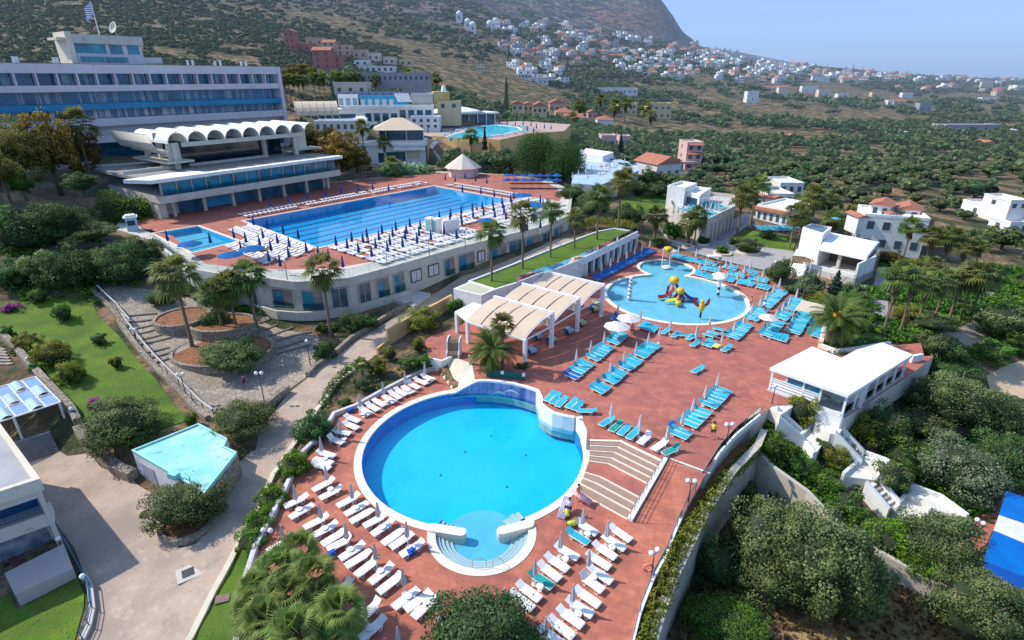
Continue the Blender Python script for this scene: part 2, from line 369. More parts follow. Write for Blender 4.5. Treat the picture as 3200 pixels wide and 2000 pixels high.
sl=bpy.data.lights.new('sun','SUN'); sl.energy=5.0; sl.angle=R(.5); sl.color=(1,.93,.82); so=bpy.data.objects.new('sun',sl); col.objects.link(so)
so.rotation_euler=sdir.to_track_quat('Z','Y').to_euler()
w=bpy.data.worlds.new('World'); sc.world=w; w.use_nodes=True; t=w.node_tree; t.nodes.clear()
sky=N(t,'ShaderNodeTexSky'); sky.sky_type='NISHITA'; sky.sun_disc=False; sky.sun_elevation=SUN_EL; sky.sun_rotation=SUN_AZ; sky.air_density=1.1; sky.dust_density=.6; sky.ozone_density=3.0
tc=N(t,'ShaderNodeTexCoord'); sx=N(t,'ShaderNodeSeparateXYZ'); t.links.new(tc.outputs['Generated'],sx.inputs[0])
cr=N(t,'ShaderNodeValToRGB'); cr.color_ramp.elements[0].position=.0; cr.color_ramp.elements[0].color=(1.82,3.02,5.32,1); cr.color_ramp.elements[1].position=.16; cr.color_ramp.elements[1].color=(2.34,3.76,6.54,1)
e=cr.color_ramp.elements.new(.06); e.color=(2.17,3.55,6.31,1)
t.links.new(sx.outputs[2],cr.inputs[0])
mr=N(t,'ShaderNodeMapRange'); mr.inputs[1].default_value=.1; mr.inputs[2].default_value=.45; mr.inputs[3].default_value=.9; mr.inputs[4].default_value=0; t.links.new(sx.outputs[2],mr.inputs[0])
mx=N(t,'ShaderNodeMix',data_type='RGBA'); t.links.new(mr.outputs[0],mx.inputs[0]); t.links.new(sky.outputs[0],mx.inputs[6]); t.links.new(cr.outputs[0],mx.inputs[7])
sk2=N(t,'ShaderNodeVectorMath',operation='SCALE'); sk2.inputs['Scale'].default_value=1.7; t.links.new(sky.outputs[0],sk2.inputs[0]); t.links.new(sk2.outputs[0],mx.inputs[6])
bg=N(t,'ShaderNodeBackground'); bg.inputs[1].default_value=.15; t.links.new(mx.outputs[2],bg.inputs[0]); ow=N(t,'ShaderNodeOutputWorld'); t.links.new(bg.outputs[0],ow.inputs[0])
sc.view_settings.view_transform='Standard'; sc.view_settings.look='None'; sc.view_settings.exposure=0
sc.cycles.max_bounces=6; sc.cycles.transparent_max_bounces=12; sc.cycles.diffuse_bounces=3
WHITE=mat('white_plaster',(.80,.80,.78),(.72,.72,.70),scale=.5,rough=.75,bump=.05,layers=[((.60,.58,.54),1.3,.55,.72),((.50,.48,.44),5,.66,.78)])
WHITEM=mat('white_metal',(.80,.80,.80),(.74,.75,.76),scale=4,rough=.4)
CREAM=mat('cream_plaster',(.66,.60,.49),(.58,.52,.42),scale=.4,rough=.8,bump=.05,layers=[((.5,.45,.37),1.4,.6,.75)])
BEIGE=mat('beige_concrete',(.56,.52,.46),(.49,.46,.41),scale=.5,rough=.85,bump=.08,layers=[((.37,.34,.30),1.3,.58,.72)])
YELLOW=mat('yellow_plaster',(.62,.44,.20),(.52,.36,.16),scale=.4,rough=.85)
DARKG=glassy('dark_window_glass',(.02,.06,.10),c2=(.015,.10,.17))
TEALG=glassy('teal_window_glass',(.02,.13,.22),c2=(.03,.28,.38),scale=.35)
STEEL=mat('steel_rail',(.42,.45,.48),rough=.3,metal=.7)
DARKM=mat('dark_metal',(.04,.05,.06),rough=.5)
WOOD=mat('brown_wood',(.16,.08,.04),(.10,.05,.03),scale=3)
RTILE=mat('terracotta_roof',(.48,.16,.08),(.36,.12,.06),scale=2,bump=.5,bscale=14,layers=[((.55,.25,.14),5,.5,.8)])
STONEW=None
def stonemat(name,a,b,mortar,scale,haze=0,bump=.6):
 m,t=nt(name); tc=N(t,'ShaderNodeTexCoord'); v=N(t,'ShaderNodeTexVoronoi'); v.inputs['Scale'].default_value=scale; t.links.new(tc.outputs['Object'],v.inputs['Vector'])
 v2=N(t,'ShaderNodeTexVoronoi',feature='DISTANCE_TO_EDGE'); v2.inputs['Scale'].default_value=scale; t.links.new(tc.outputs['Object'],v2.inputs['Vector'])
 s=N(t,'ShaderNodeSeparateColor'); t.links.new(v.outputs['Color'],s.inputs[0])
 mx=N(t,'ShaderNodeMix',data_type='RGBA'); mx.inputs[6].default_value=(*a,1); mx.inputs[7].default_value=(*b,1); t.links.new(s.outputs[0],mx.inputs[0])
 mr=N(t,'ShaderNodeMapRange'); mr.inputs[1].default_value=.02; mr.inputs[2].default_value=.09; t.links.new(v2.outputs[0],mr.inputs[0])
 m2=N(t,'ShaderNodeMix',data_type='RGBA'); m2.inputs[6].default_value=(*mortar,1); t.links.new(mx.outputs[2],m2.inputs[7]); t.links.new(mr.outputs[0],m2.inputs[0])
 o,_=noise_mix(t,m2.outputs[2],tuple(k*.55 for k in a),.5,lo=.5,hi=.8)
 b_=N(t,'ShaderNodeBsdfPrincipled'); b_.inputs['Roughness'].default_value=.85; b_.inputs['Specular IOR Level'].default_value=.2; t.links.new(o,b_.inputs['Base Color'])
 bp=N(t,'ShaderNodeBump'); bp.inputs['Strength'].default_value=bump; bp.inputs['Distance'].default_value=.04; t.links.new(mr.outputs[0],bp.inputs['Height']); t.links.new(bp.outputs[0],b_.inputs['Normal'])
 finish(t,b_.outputs[0],haze); MAT[name]=m; return m
STONEW=stonemat('rubble_stone',(.40,.34,.27),(.24,.21,.17),(.13,.11,.09),2.6)
STONEP=stonemat('stone_paving',(.44,.37,.30),(.32,.27,.22),(.20,.17,.14),1.9,bump=.3)
def tilemat(name,c,c2,grout,bw=.5,bh=.25,rot=0,stain=(.30,.12,.09),wet=0):
 m,t=nt(name); tc=N(t,'ShaderNodeTexCoord'); mp=N(t,'ShaderNodeMapping'); mp.inputs['Rotation'].default_value=(0,0,rot); t.links.new(tc.outputs['Object'],mp.inputs[0])
 b=N(t,'ShaderNodeTexBrick'); b.inputs['Scale'].default_value=1; b.inputs['Brick Width'].default_value=bw; b.inputs['Row Height'].default_value=bh; b.inputs['Mortar Size'].default_value=.014; b.inputs['Mortar Smooth'].default_value=.6
 b.inputs['Color1'].default_value=(*c,1); b.inputs['Color2'].default_value=(*c2,1); b.inputs['Mortar'].default_value=(*grout,1); t.links.new(mp.outputs[0],b.inputs[0])
 o,_=noise_mix(t,b.outputs[0],stain,.33,lo=.44,hi=.66,dist=1.2); o,_=noise_mix(t,o,tuple(min(1,k*1.25) for k in c),.9,lo=.52,hi=.8); o,_=noise_mix(t,o,stain,.08,lo=.5,hi=.9)
 p=N(t,'ShaderNodeBsdfPrincipled'); p.inputs['Roughness'].default_value=.7; p.inputs['Specular IOR Level'].default_value=.3; t.links.new(o,p.inputs['Base Color'])
 finish(t,p.outputs[0],0); MAT[name]=m; return m
TERRA=tilemat('terracotta_paving',(.49,.17,.105),(.40,.135,.085),(.25,.085,.06),.9,.45,R(20),stain=(.31,.105,.075))
TERRA2=tilemat('terracotta_plaza',(.45,.16,.11),(.37,.125,.09),(.24,.085,.065),.9,.45,R(35),stain=(.30,.105,.085))
TERRA3=tilemat('terracotta_upper',(.42,.15,.10),(.38,.13,.09),(.5,.3,.24),1.2,1.2,R(50),stain=(.30,.11,.08))
LAWN=mat('lawn',(.10,.19,.012),(.06,.13,.012),scale=.35,rough=.9,bump=.6,bscale=12,layers=[((.17,.24,.02),.18,.5,.75),((.13,.13,.03),3.5,.55,.75),((.03,.07,.008),7,.55,.7)])
ROAD=mat('road_concrete',(.45,.35,.275),(.40,.31,.245),scale=.25,rough=.9,bump=.1,bscale=6,layers=[((.34,.275,.23),.5,.48,.68),((.50,.40,.32),1.6,.55,.75),((.27,.22,.19),4,.62,.72),((.30,.24,.20),.15,.5,.62)])
GREYP=mat('grey_paving',(.36,.34,.33),(.31,.30,.29),scale=.4,rough=.85,layers=[((.42,.40,.38),1.2,.5,.7)])
SOIL=mat('red_soil',(.30,.13,.06),(.22,.10,.05),scale=.8,rough=.95,bump=.6,bscale=7,layers=[((.14,.07,.04),2.5,.5,.65)])
KERB=mat('cream_kerb',(.66,.60,.46),(.56,.51,.40),scale=1,rough=.8)
def groundmat():
 m,t=nt('dry_hillside'); tc=N(t,'ShaderNodeTexCoord'); v=tc.outputs['Object']
 o,_=noise_mix(t,(.33,.215,.125),(.26,.145,.075),.12,vec=v)
 o,_=noise_mix(t,o,(.31,.24,.16),.5,lo=.54,hi=.74,vec=v)
 o,_=noise_mix(t,o,(.20,.18,.15),.9,lo=.55,hi=.65,vec=v)
 o,_=noise_mix(t,o,(.055,.065,.03),.16,lo=.42,hi=.56,detail=10,vec=v)
 o,_=noise_mix(t,o,(.10,.10,.04),1.6,lo=.5,hi=.65,vec=v)
 far1,_=noise_mix(t,(.16,.125,.12),(.035,.045,.055),.012,lo=.4,hi=.6,detail=12,vec=v,dist=1.5)  # dark bluish patches paint the mountain's shadows into its colour
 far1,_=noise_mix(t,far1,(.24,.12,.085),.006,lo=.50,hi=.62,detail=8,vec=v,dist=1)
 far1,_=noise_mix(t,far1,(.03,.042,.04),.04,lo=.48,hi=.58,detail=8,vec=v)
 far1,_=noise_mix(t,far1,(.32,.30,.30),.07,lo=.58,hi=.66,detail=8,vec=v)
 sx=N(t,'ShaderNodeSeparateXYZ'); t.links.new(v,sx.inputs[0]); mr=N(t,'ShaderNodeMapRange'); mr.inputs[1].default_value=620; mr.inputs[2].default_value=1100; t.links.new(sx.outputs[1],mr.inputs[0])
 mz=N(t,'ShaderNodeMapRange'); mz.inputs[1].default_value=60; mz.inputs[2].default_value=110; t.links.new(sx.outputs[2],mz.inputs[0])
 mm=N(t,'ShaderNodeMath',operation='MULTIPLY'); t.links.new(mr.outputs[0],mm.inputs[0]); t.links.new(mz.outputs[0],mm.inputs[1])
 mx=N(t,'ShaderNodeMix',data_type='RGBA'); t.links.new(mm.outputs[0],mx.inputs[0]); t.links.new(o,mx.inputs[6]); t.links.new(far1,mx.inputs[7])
 p=N(t,'ShaderNodeBsdfPrincipled'); p.inputs['Roughness'].default_value=.95; p.inputs['Specular IOR Level'].default_value=.1; t.links.new(mx.outputs[2],p.inputs['Base Color'])
 n2=N(t,'ShaderNodeTexNoise'); n2.inputs['Scale'].default_value=.03; n2.inputs['Detail'].default_value=14; n2.inputs['Roughness'].default_value=.62; t.links.new(v,n2.inputs['Vector'])
 bp=N(t,'ShaderNodeBump'); bp.inputs['Strength'].default_value=.8; bp.inputs['Distance'].default_value=14; t.links.new(n2.outputs[0],bp.inputs['Height']); t.links.new(bp.outputs[0],p.inputs['Normal'])
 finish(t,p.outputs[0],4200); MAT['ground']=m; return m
GROUND=groundmat()
PC=Vector((-3.65,43.7,0)); PR=10.34; BC=Vector((-2.33,32.97,0)); BR=3.57
def polar(r,a,c=PC): return Vector((c.x+r*math.cos(R(a)),c.y+r*math.sin(R(a)),0))
wave=[polar(10.2,a) for a in (108,100,92,84,76,68,60,52)]+[polar(9.3,45),polar(8.45,40),polar(8.3,33),polar(8.5,26),polar(9.2,21),polar(10.1,17)]
def outer(r1,r2,a0=106,a1=355):
 out=[]
 for k in range(0,181):
  a=a0+(a1-a0)*k/180; p=polar(r1,a)
  if (p-BC).length>r2: out.append(p)
  elif not out or out[-1] is not None: out.append(None)
 i=out.index(None); A,Bp=out[i-1],out[i+1]
 a2=math.degrees(math.atan2(A.y-BC.y,A.x-BC.x)); b2=math.degrees(math.atan2(Bp.y-BC.y,Bp.x-BC.x))
 if a2>0: a2-=360
 if b2<a2: b2+=360
 arc=[polar(r2,a2+(b2-a2)*k/48,BC) for k in range(1,48)]
 return out[:i]+arc+out[i+1:]
poolloop=outer(10.9,4.15)
rail=[P('S',2130,1310,-.6),Vector((16.0,38.2,0)),Vector((14.4,35.9,0)),Vector((12.9,33.4,0)),Vector((11.2,30.4,0)),Vector((9.9,28.5,0)),Vector((8.4,25.8,0)),Vector((7.2,23.0,0)),Vector((5.9,19.5,0))]
leftw=[P(*q,-1.3) for q in (('N',1700,470),('N',1550,510),('N',1180,700),('N',950,830),('N',740,910),('N',640,1090),('N',430,1290),('O',870,150),('O',750,390),('s',800,1720),('s',760,1850),('s',735,2060))]
rdeck=poolloop+[Vector((10.1,42.9,0)),Vector((13.2,40,0)),P('S',1800,1150,-1.3)]+[r for r in rail]+[Vector((-14,19.5,0))]+list(reversed(leftw))+[P('N',1740,500,-1.3)]
plaza=[Vector((6.95,43.2,0)),Vector((10.1,42.9,0)),Vector((13.2,40,0)),P('S',1800,1150),P('S',2130,1310),P('S',2260,1110),P('E',0,965),P('E',210,790),P('E',300,722),P('E',560,700),P('E',900,830),P('E',1480,450),P('E',1660,300),P('R',1665,1240),P('R',1640,1140),P('R',1400,1165),
 P('R',1000,1215),P('R',880,1180),P('R',930,1040),P('W',1950,900),P('W',1640,760),P('W',1460,645),P('W',1260,520),P('W',1130,395),P('W',600,270),P('W',100,168),P('M',1190,690),P('M',1060,648),P('M',945,650),
 P('M',530,880),P('X',1300,440),P('X',640,640),P('X',340,900),P('X',0,1000),P('N',1600,190),P('N',1610,280),P('N',1640,365),P('N',1750,405),P('N',1870,350),P('N',2040,410)]+wave[2:]+[polar(10.9,14),polar(10.9,5)]
OP=[Vector((-53,108.4,0)),Vector((-32.1,89.3,0)),Vector((-.1,128.9,0)),Vector((-20.3,146.6,0))]
SPL=[P('L',1150,555,5),P('L',1500,497,5),P('L',1810,612,5),P('L',1450,702,5)]
odeck=[Vector(q+(0,)) for q in [(-63.3,94.7),(-47.5,78),(-42.2,75.6),(-33.6,73.3),(-29.7,72),(-27.4,72.2),(-22.8,73.6),(-18.2,78.3),(-9.4,88.2),(-2,95.6),(6.1,103.1),(11.5,112),(12.8,122),(14,132),(14,144),(9,158),(-2,168),(-22,171),(-50,152),(-82,116),(-74,102)]]
def grow(poly,d):
 c=sum((Vector((p.x,p.y,0)) for p in poly),Vector())/len(poly)
 return [Vector((p.x,p.y,0))+(Vector((p.x,p.y,0))-c).normalized()*d for p in poly]
pitp=[Vector((x,y,0)) for x,y in ((5.8,15),(6.9,19.7),(8.9,24.1),(10.2,26.7),(11.5,28.9),(13.7,32.2),(15.9,35.5),(19.6,39.9),(23.1,43.2))]
W2=[P('G',735,10,-1.7),P('G',840,120,-2.3),P('G',1060,270,-3),P('G',1290,520,-4.2),P('G',1530,660,-4.8),P('G',1900,860,-5.4),P('G',2060,940,-5.8)]
W2Z=[-1.6,-2.2,-3,-4.2,-4.8,-5.4,-5.8]
pit=pitp+[Vector((w.x,w.y,0)) for w in W2]+[Vector((45,22,0)),Vector((30,8,0))]
HARD+= [([Vector((-60,163,0)),Vector((-18,163,0)),Vector((-22,189,0)),Vector((-56,187,0))],5.2,'max'),(rdeck,-1.75,'max'),(plaza,-.45,'max'),(odeck,2.2,'max'),([polar(11,a) for a in range(0,360,15)],-3.4,'max'),(ring((25.08,79.99),10.8,32),-1.2,'max'),(ring((27.18,93.84),4.9,24),-1.2,'max'),
 (OP,1.0,'max'),(pit,-7.2,'set')]
NA,NB=560,760
aa=np.linspace(-1.75,1.75,NA); bb=np.r_[np.linspace(2*math.log(11),2*math.log(260),460)[:-1],np.linspace(2*math.log(260),2*math.log(12000),301)]
NB=len(bb)
Ag,Bg=np.meshgrid(aa,bb); Yg=np.exp(Bg/2); Xg=Ag*Yg
Zg=height(Xg,Yg)
def fbm(x,y,s,octv=5):
 out=np.zeros(len(x))
 for i in range(len(x)): out[i]=noise.fractal(Vector((x[i]*s,y[i]*s,3.1)),.9,2.1,octv)
 return out
xf=Xg.ravel();yf=Yg.ravel();zf=Zg.ravel()
k=(yf>210)&(yf<9000)&(np.abs(xf/yf)<1.3)
amp=np.clip((yf[k]-210)/400,0,1)*(.8+np.clip((zf[k]-60)/40,0,14)*np.clip((yf[k]-900)/800,0,1)*1.6)
zf[k]+=fbm(xf[k],yf[k],.02)*amp*.7
k2=(yf>1200)&(yf<6000)&(np.abs(xf/yf)<1.2)&(zf>120)
zf[k2]+=fbm(xf[k2],yf[k2],.0035,7)*np.clip((zf[k2]-120)/8,0,20)
g=bpy.data.meshes.new('ground'); vs=np.stack([xf,yf,zf],1).astype(np.float32)
g.vertices.add(len(vs)); g.vertices.foreach_set('co',vs.ravel())
I,J=np.meshgrid(np.arange(NA-1),np.arange(NB-1)); q=(J*NA+I).ravel(); F=np.stack([q,q+1,q+NA+1,q+NA],1).astype(np.int32)
g.loops.add(F.size); g.loops.foreach_set('vertex_index',F.ravel()); g.polygons.add(len(F)); g.polygons.foreach_set('loop_start',np.arange(0,F.size,4,dtype=np.int32)); g.polygons.foreach_set('use_smooth',np.ones(len(F),bool))
g.update(calc_edges=True); g.materials.append(GROUND); go=bpy.data.objects.new('ground',g); col.objects.link(go); struct(go)
GN=NA; GA,GB_,GZ_=aa.copy(),bb.copy(),zf.copy()
def surf(x,y):
 "height of the built ground mesh"
 a=x/y;b=2*math.log(y); i=min(max(np.searchsorted(GB_,b)-1,0),len(GB_)-2); j=min(max(int((a-GA[0])/(GA[1]-GA[0])),0),GN-2)
 tb=(b-GB_[i])/(GB_[i+1]-GB_[i]);ta=(a-GA[j])/(GA[1]-GA[0]); Z=GZ_
 return float((Z[i*GN+j]*(1-ta)+Z[i*GN+j+1]*ta)*(1-tb)+(Z[(i+1)*GN+j]*(1-ta)+Z[(i+1)*GN+j+1]*ta)*tb)
def holesheet(name,outerp,holes,z,mt,skirt=None):
 from mathutils.geometry import tessellate_polygon
 loops=[[Vector((p[0],p[1],0)) for p in outerp]]+[[Vector((p[0],p[1],0)) for p in h] for h in holes]
 tri=tessellate_polygon(loops); vs=[v for l in loops for v in l]
 mb=MB(); mb.v=[(v.x,v.y,z) for v in vs]
 for a,b,c in tri:
  n=(vs[b]-vs[a]).cross(vs[c]-vs[a]).z
  if abs(n)<1e-7: continue
  mb.f.append((a,b,c) if n>0 else (a,c,b)); mb.mi.append(0)
 if skirt is not None:
  i=len(mb.v); n=len(outerp); mb.v+=[(p[0],p[1],z) for p in outerp]+[(p[0],p[1],skirt) for p in outerp]
  for k in range(n):
   j=(k+1)%n; mb.f.append((i+k,i+j,i+n+j,i+n+k)); mb.mi.append(1)
 return struct(mb.build(name,[mt,BEIGE]))
holesheet('pool_deck',rdeck,[],-1.3,TERRA)
kidsloop=[p for p in ring((25.08,79.99),10.75,96) if (p-Vector((27.18,93.84,0))).length>4.9]
k0=[ (p,math.degrees(math.atan2(p.y-79.99,p.x-25.08))) for p in kidsloop]; k0.sort(key=lambda q:(q[1]-82)%360); kl=[p for p,_ in k0]
k1=[p for p in ring((27.18,93.84),4.9,60) if (p-Vector((25.08,79.99,0))).length>10.75]
k1=[(p,math.degrees(math.atan2(p.y-93.84,p.x-27.18))) for p in k1]; k1.sort(key=lambda q:(q[1]+98)%360)
kidsloop=kl+[p for p,_ in k1]
holesheet('plaza',plaza,[kidsloop],0,TERRA2,-2.6)
holesheet('upper_pool_deck',odeck,[OP,SPL],5,BEIGE,-.5)
inner=[Vector(q+(0,)) for q in [(-60.5,97),(-46.5,80.8),(-41,79),(-33,78),(-26,79),(-20.5,82.5),(-12,92),(-4,101),(3,108),(9,118),(11.5,131),(11.5,144),(7,156),(-3,165),(-22,168.5),(-50,150),(-79,115),(-70,103)]]
holesheet('red_pool_terrace',inner,[grow(OP,.0),SPL],5.004,TERRA3)
def watermat(name,tint,bump=.25,sc_=1.5): return clear(name,tint,bump=bump,bscale=sc_)
WATER=watermat('pool_water',(.86,.98,1),.22,1.1)
WATERK=watermat('paddling_water',(.86,.97,1),.25,2)
PBLUE=mat('pool_blue_paint',(.01,.64,.94),(.0,.58,.92),scale=.3,rough=.6,layers=[((.03,.64,.95),.12,.45,.7)])
PDEEP=mat('pool_deep_blue',(.0,.27,.66),(.0,.22,.60),scale=.5,rough=.6)
PLIGHT=mat('pool_light_blue',(.16,.60,.84),(.13,.55,.80),scale=.4,rough=.6)
KBLUE=mat('paddling_floor',(.22,.60,.74),(.26,.64,.77),scale=.25,rough=.6,layers=[((.18,.54,.70),.6,.5,.7)])
RIM=mat('pool_rim_stone',(.76,.70,.60),(.68,.62,.53),scale=1.2,rough=.7,layers=[((.6,.52,.44),3,.58,.7)])
MOSA=tilemat('violet_mosaic',(.16,.20,.42),(.28,.32,.54),(.36,.40,.56),.16,.16,0,stain=(.05,.10,.32))
loopin=outer(10.34,3.57,0,360)[:-1] if False else None
def unionloop(r1,r2):
 a=[p for p in ring(PC,r1,160) if (p-BC).length>r2]; a=[(p,(math.degrees(math.atan2(p.y-PC.y,p.x-PC.x))-278)%360) for p in a]; a.sort(key=lambda q:q[1])
 b=[p for p in ring(BC,r2,100) if (p-PC).length>r1]; b=[(p,(math.degrees(math.atan2(p.y-BC.y,p.x-BC.x))-100)%360) for p in b]; b.sort(key=lambda q:q[1])
 return [p for p,_ in a]+[p for p,_ in b]
UL=unionloop(PR,BR)
rp=thing('round_swimming_pool','large round swimming pool with bright blue water and a semicircular stepped entry bay','swimming pool',(PC.x,PC.y,-1.3))
def loc(pts,o): return [Vector((p[0]-o[0],p[1]-o[1],(p[2]-o[2]) if len(p)>2 else 0)) for p in pts]
def L2(pts,o): return [(p[0]-o.x,p[1]-o.y) for p in pts]
def rimring(name,c,r0,r1,z0,z1,a0,a1,parent,m,org,n=120):
 mb=MB(); pts=ring(c,(r0+r1)/2,n,a0,a1); pts=[(p.x-org.x,p.y-org.y) for p in pts]
 wallpath(mb,pts,r1-r0,z0,z1,closed=(a1-a0)>=360); return mb.build(name,m,parent,smooth=False)
def meet(c1,r1,c2,r2):
 d=(c2-c1).length; a=(r1*r1-r2*r2+d*d)/(2*d); h=math.sqrt(r1*r1-a*a); u=(c2-c1)/d; m=c1+u*a; return [Vector((m.x-u.y*h,m.y+u.x*h,0)),Vector((m.x+u.y*h,m.y-u.x*h,0))]
mt_=meet(PC,PR+.35,BC,BR+.32); am=sorted(math.degrees(math.atan2(p.y-PC.y,p.x-PC.x))%360 for p in mt_)
o0=Vector((PC.x,PC.y,-1.3))
rimring('rim',PC,PR,11.05,-.12,.04,106,am[0]+1,rp,RIM,o0); rimring('rim',PC,PR,11.0,-.12,.04,am[1]-1,366,rp,RIM,o0,60)
bm_=sorted([math.degrees(math.atan2(p.y-BC.y,p.x-BC.x))%360 for p in mt_])
rimring('entry_rim',BC,BR,4.22,-.12,.044,bm_[1],bm_[0]+360,rp,RIM,o0,80)
mb=MB(); wallpath(mb,L2(ring(PC,PR,120),o0)[:],.12,-1.9,-.05,closed=True);
mb=MB(); pts=[p for p in ring(PC,PR+.02,160)]
for k in range(160):
 a,b=pts[k],pts[(k+1)%160]
 if (a-BC).length<BR and (b-BC).length<BR: continue
 mb.poly([(a.x-o0.x,a.y-o0.y,-2.0),(b.x-o0.x,b.y-o0.y,-2.0),(b.x-o0.x,b.y-o0.y,0),(a.x-o0.x,a.y-o0.y,0)])
mb.build('basin_wall',PDEEP,rp)
mb=MB(); mb.poly([(p.x-o0.x,p.y-o0.y,-1.7) for p in ring(PC,PR+.02,120)]); mb.build('basin_floor',PBLUE,rp)
mb=MB(); q=ring(BC,3.1,72); mb.prism([(p.x-o0.x,p.y-o0.y) for p in q],-1.71,-.72); mb.build('shallow_platform',PLIGHT,rp)
STEPW=mat('pool_step_white',(.62,.68,.70),(.52,.62,.68),scale=1,rough=.6)
for i,(r,z) in enumerate(((3.57,-.22),(3.24,-.34),(2.93,-.46),(2.62,-.58))):
 mb=MB(); pr_=ring(BC,r+.02,90)
 inn=ring(BC,2.3,90);
 for k in range(90):
  a,b,c_,d_=pr_[k],pr_[(k+1)%90],inn[(k+1)%90],inn[k]
  if (a-PC).length<PR-.9 : continue
  mb.poly([(a.x-o0.x,a.y-o0.y,z),(b.x-o0.x,b.y-o0.y,z),(c_.x-o0.x,c_.y-o0.y,z-.004),(d_.x-o0.x,d_.y-o0.y,z-.004)]) if i==3 else None
  e0=ring(BC,r-.31,90)
  if i<3: mb.poly([(a.x-o0.x,a.y-o0.y,z),(b.x-o0.x,b.y-o0.y,z),(e0[(k+1)%90].x-o0.x,e0[(k+1)%90].y-o0.y,z),(e0[k].x-o0.x,e0[k].y-o0.y,z)])
  mb.poly([(a.x-o0.x,a.y-o0.y,z+.14),(a.x-o0.x,a.y-o0.y,z),(b.x-o0.x,b.y-o0.y,z),(b.x-o0.x,b.y-o0.y,z+.14)])
 mb.build('entry_step',STEPW,rp)
for q in ((('Q',150,440),('Q',425,483)),(('Q',1065,405),('Q',812,470))):
 a,b=[P(*k,-1.05) for k in q]; d=(b-a).normalized(); nrm=Vector((-d.y,d.x,0)); w_=.42; pl=[]
 for s,e,cc in ((1,1,b),(-1,-1,a)):
  for k in range(9):
   t_=math.pi*(k/8)-math.pi/2; pl.append(cc+s*(d*math.cos(t_)*w_+nrm*math.sin(t_)*w_) )
 mb=MB(); mb.prism(L2(pl,o0),-1.0,.2); ob=mb.build('entry_arm',RIM,rp)
mb=MB(); mb.poly([(p.x-o0.x,p.y-o0.y,-.17) for p in UL]); wo=mb.build('water',WATER,rp); wo['kind']='structure'
if wo.data.polygons[0].normal.z<0: wo.data.flip_normals()
for x in (535,725):
 a=P('Q',x,835,-1.3)-o0; b=P('Q',x+ (20 if x<600 else 0),740,-1.6)-o0; mb=MB(); u=Vector((0,0,.75)); s=1 if x<600 else 1
 c_=P('Q',x+(130 if x<600 else 105),800,-1.3)-o0
 mb.tube([a,a+u,(a+c_)/2+u*1.15,c_+u*.5,c_-Vector((0,0,.3))],.025,6); mb.build('handrail',STEEL,rp)
for x,y in ((1.5,4.2),(-3,-2),(3.2,-3.6),(-1,1.5),(5,1)): mb=MB(); mb.lathe([(.10,-1.70),(.10,-1.66)],(x,y,0),10); mb.build('floor_drain',mat('drain_grey',(.05,.12,.2)),rp)
ww=thing('pool_back_wall','curved white wall behind the round pool with a blue violet mosaic face','wall',(PC.x,PC.y+9,-1.3)); o1=ww.location
mb=MB(); mid=[p+(p-PC).normalized()*.2 for p in dens(wave,.4)]; aw1=lambda p:1.42-max(0,min(1,(math.degrees(math.atan2(p.y-PC.y,p.x-PC.x))-91)/14))*1.3
wallpath(mb,L2(mid,o1),.4,-.6,[aw1(p) for p in mid]); mb.build('white_wall',WHITE,ww)
inn=[p-(p-PC).normalized()*.004 for p in dens(wave[:8],.4)]; mb=MB()
for a,b in zip(inn[:-1],inn[1:]): mb.poly([(a.x-o1.x,a.y-o1.y,-.5),(a.x-o1.x,a.y-o1.y,aw1(a)-.2),(b.x-o1.x,b.y-o1.y,aw1(b)-.2),(b.x-o1.x,b.y-o1.y,-.5)])
mb.build('mosaic',MOSA,ww)
inn=[p-(p-PC).normalized()*.006 for p in dens(wave[11:],.3)]; mb=MB()
for k,(a,b) in enumerate(zip(inn[:-1],inn[1:])):
 z=.35+.55*k/len(inn); mb.poly([(a.x-o1.x,a.y-o1.y,-.5),(a.x-o1.x,a.y-o1.y,z),(b.x-o1.x,b.y-o1.y,z),(b.x-o1.x,b.y-o1.y,-.5)])
mb.build('mosaic',MOSA,ww)
mb=MB()
for (x,y,s) in ((180,535,1),(300,525,1.3)):   # two pale leaping dolphin shapes in the mosaic
 p=onwall(polar(10.17,84),polar(10.17,66),'S',x,y)-o1; n_=(PC-p-o1); n_=Vector((PC.x-(p+o1).x,PC.y-(p+o1).y,0)).normalized(); tx=Vector((-n_.y,n_.x,0)); p=p+n_*.12
 body=[(-.75,-.15),(-.5,.12),(-.1,.28),(.3,.2),(.7,-.2),(.95,-.15),(.75,-.32),(.35,0),(-.1,.06),(-.45,-.02)]
 mb.poly([p+tx*(-u_*s)+Vector((0,0,v_*s)) for u_,v_ in body])
mb.build('dolphin_figure',mat('pale_mosaic',(.5,.62,.75),rough=.5),ww)
mb=MB(); ck=[polar(10.75,a) for a in (17,12,6,0,-4)]; wallpath(mb,L2(ck,o1),.7,-.6,[1.42,1.05,.55,.15,.08]); mb.build('sloping_end',WHITE,ww)
mb=MB(); ck=[polar(10.35,a) for a in (112,109,105,101)];
kp=thing('paddling_pool','shallow pale blue paddling pool shaped like a keyhole with white rim','swimming pool',(25.08,79.99,0)); ko=kp.location
big=Vector((25.08,79.99,0)); sm=Vector((27.18,93.84,0))
m3=meet(big,10.6,sm,4.75); a3=sorted((math.degrees(math.atan2(p.y-big.y,p.x-big.x)))%360 for p in m3); b3=sorted((math.degrees(math.atan2(p.y-sm.y,p.x-sm.x)))%360 for p in m3)
rimring('rim',big,10.3,10.95,-.3,.06,a3[1],a3[0]+360,kp,RIM,ko,110); rimring('rim',sm,4.5,5.05,-.3,.065,b3[1]-360,b3[0],kp,RIM,ko,60)
mb=MB(); mb.poly([(p.x-ko.x,p.y-ko.y,-.28) for p in kidsloop]); o=mb.build('basin_floor',KBLUE,kp)
if o.data.polygons[0].normal.z<0: o.data.flip_normals()
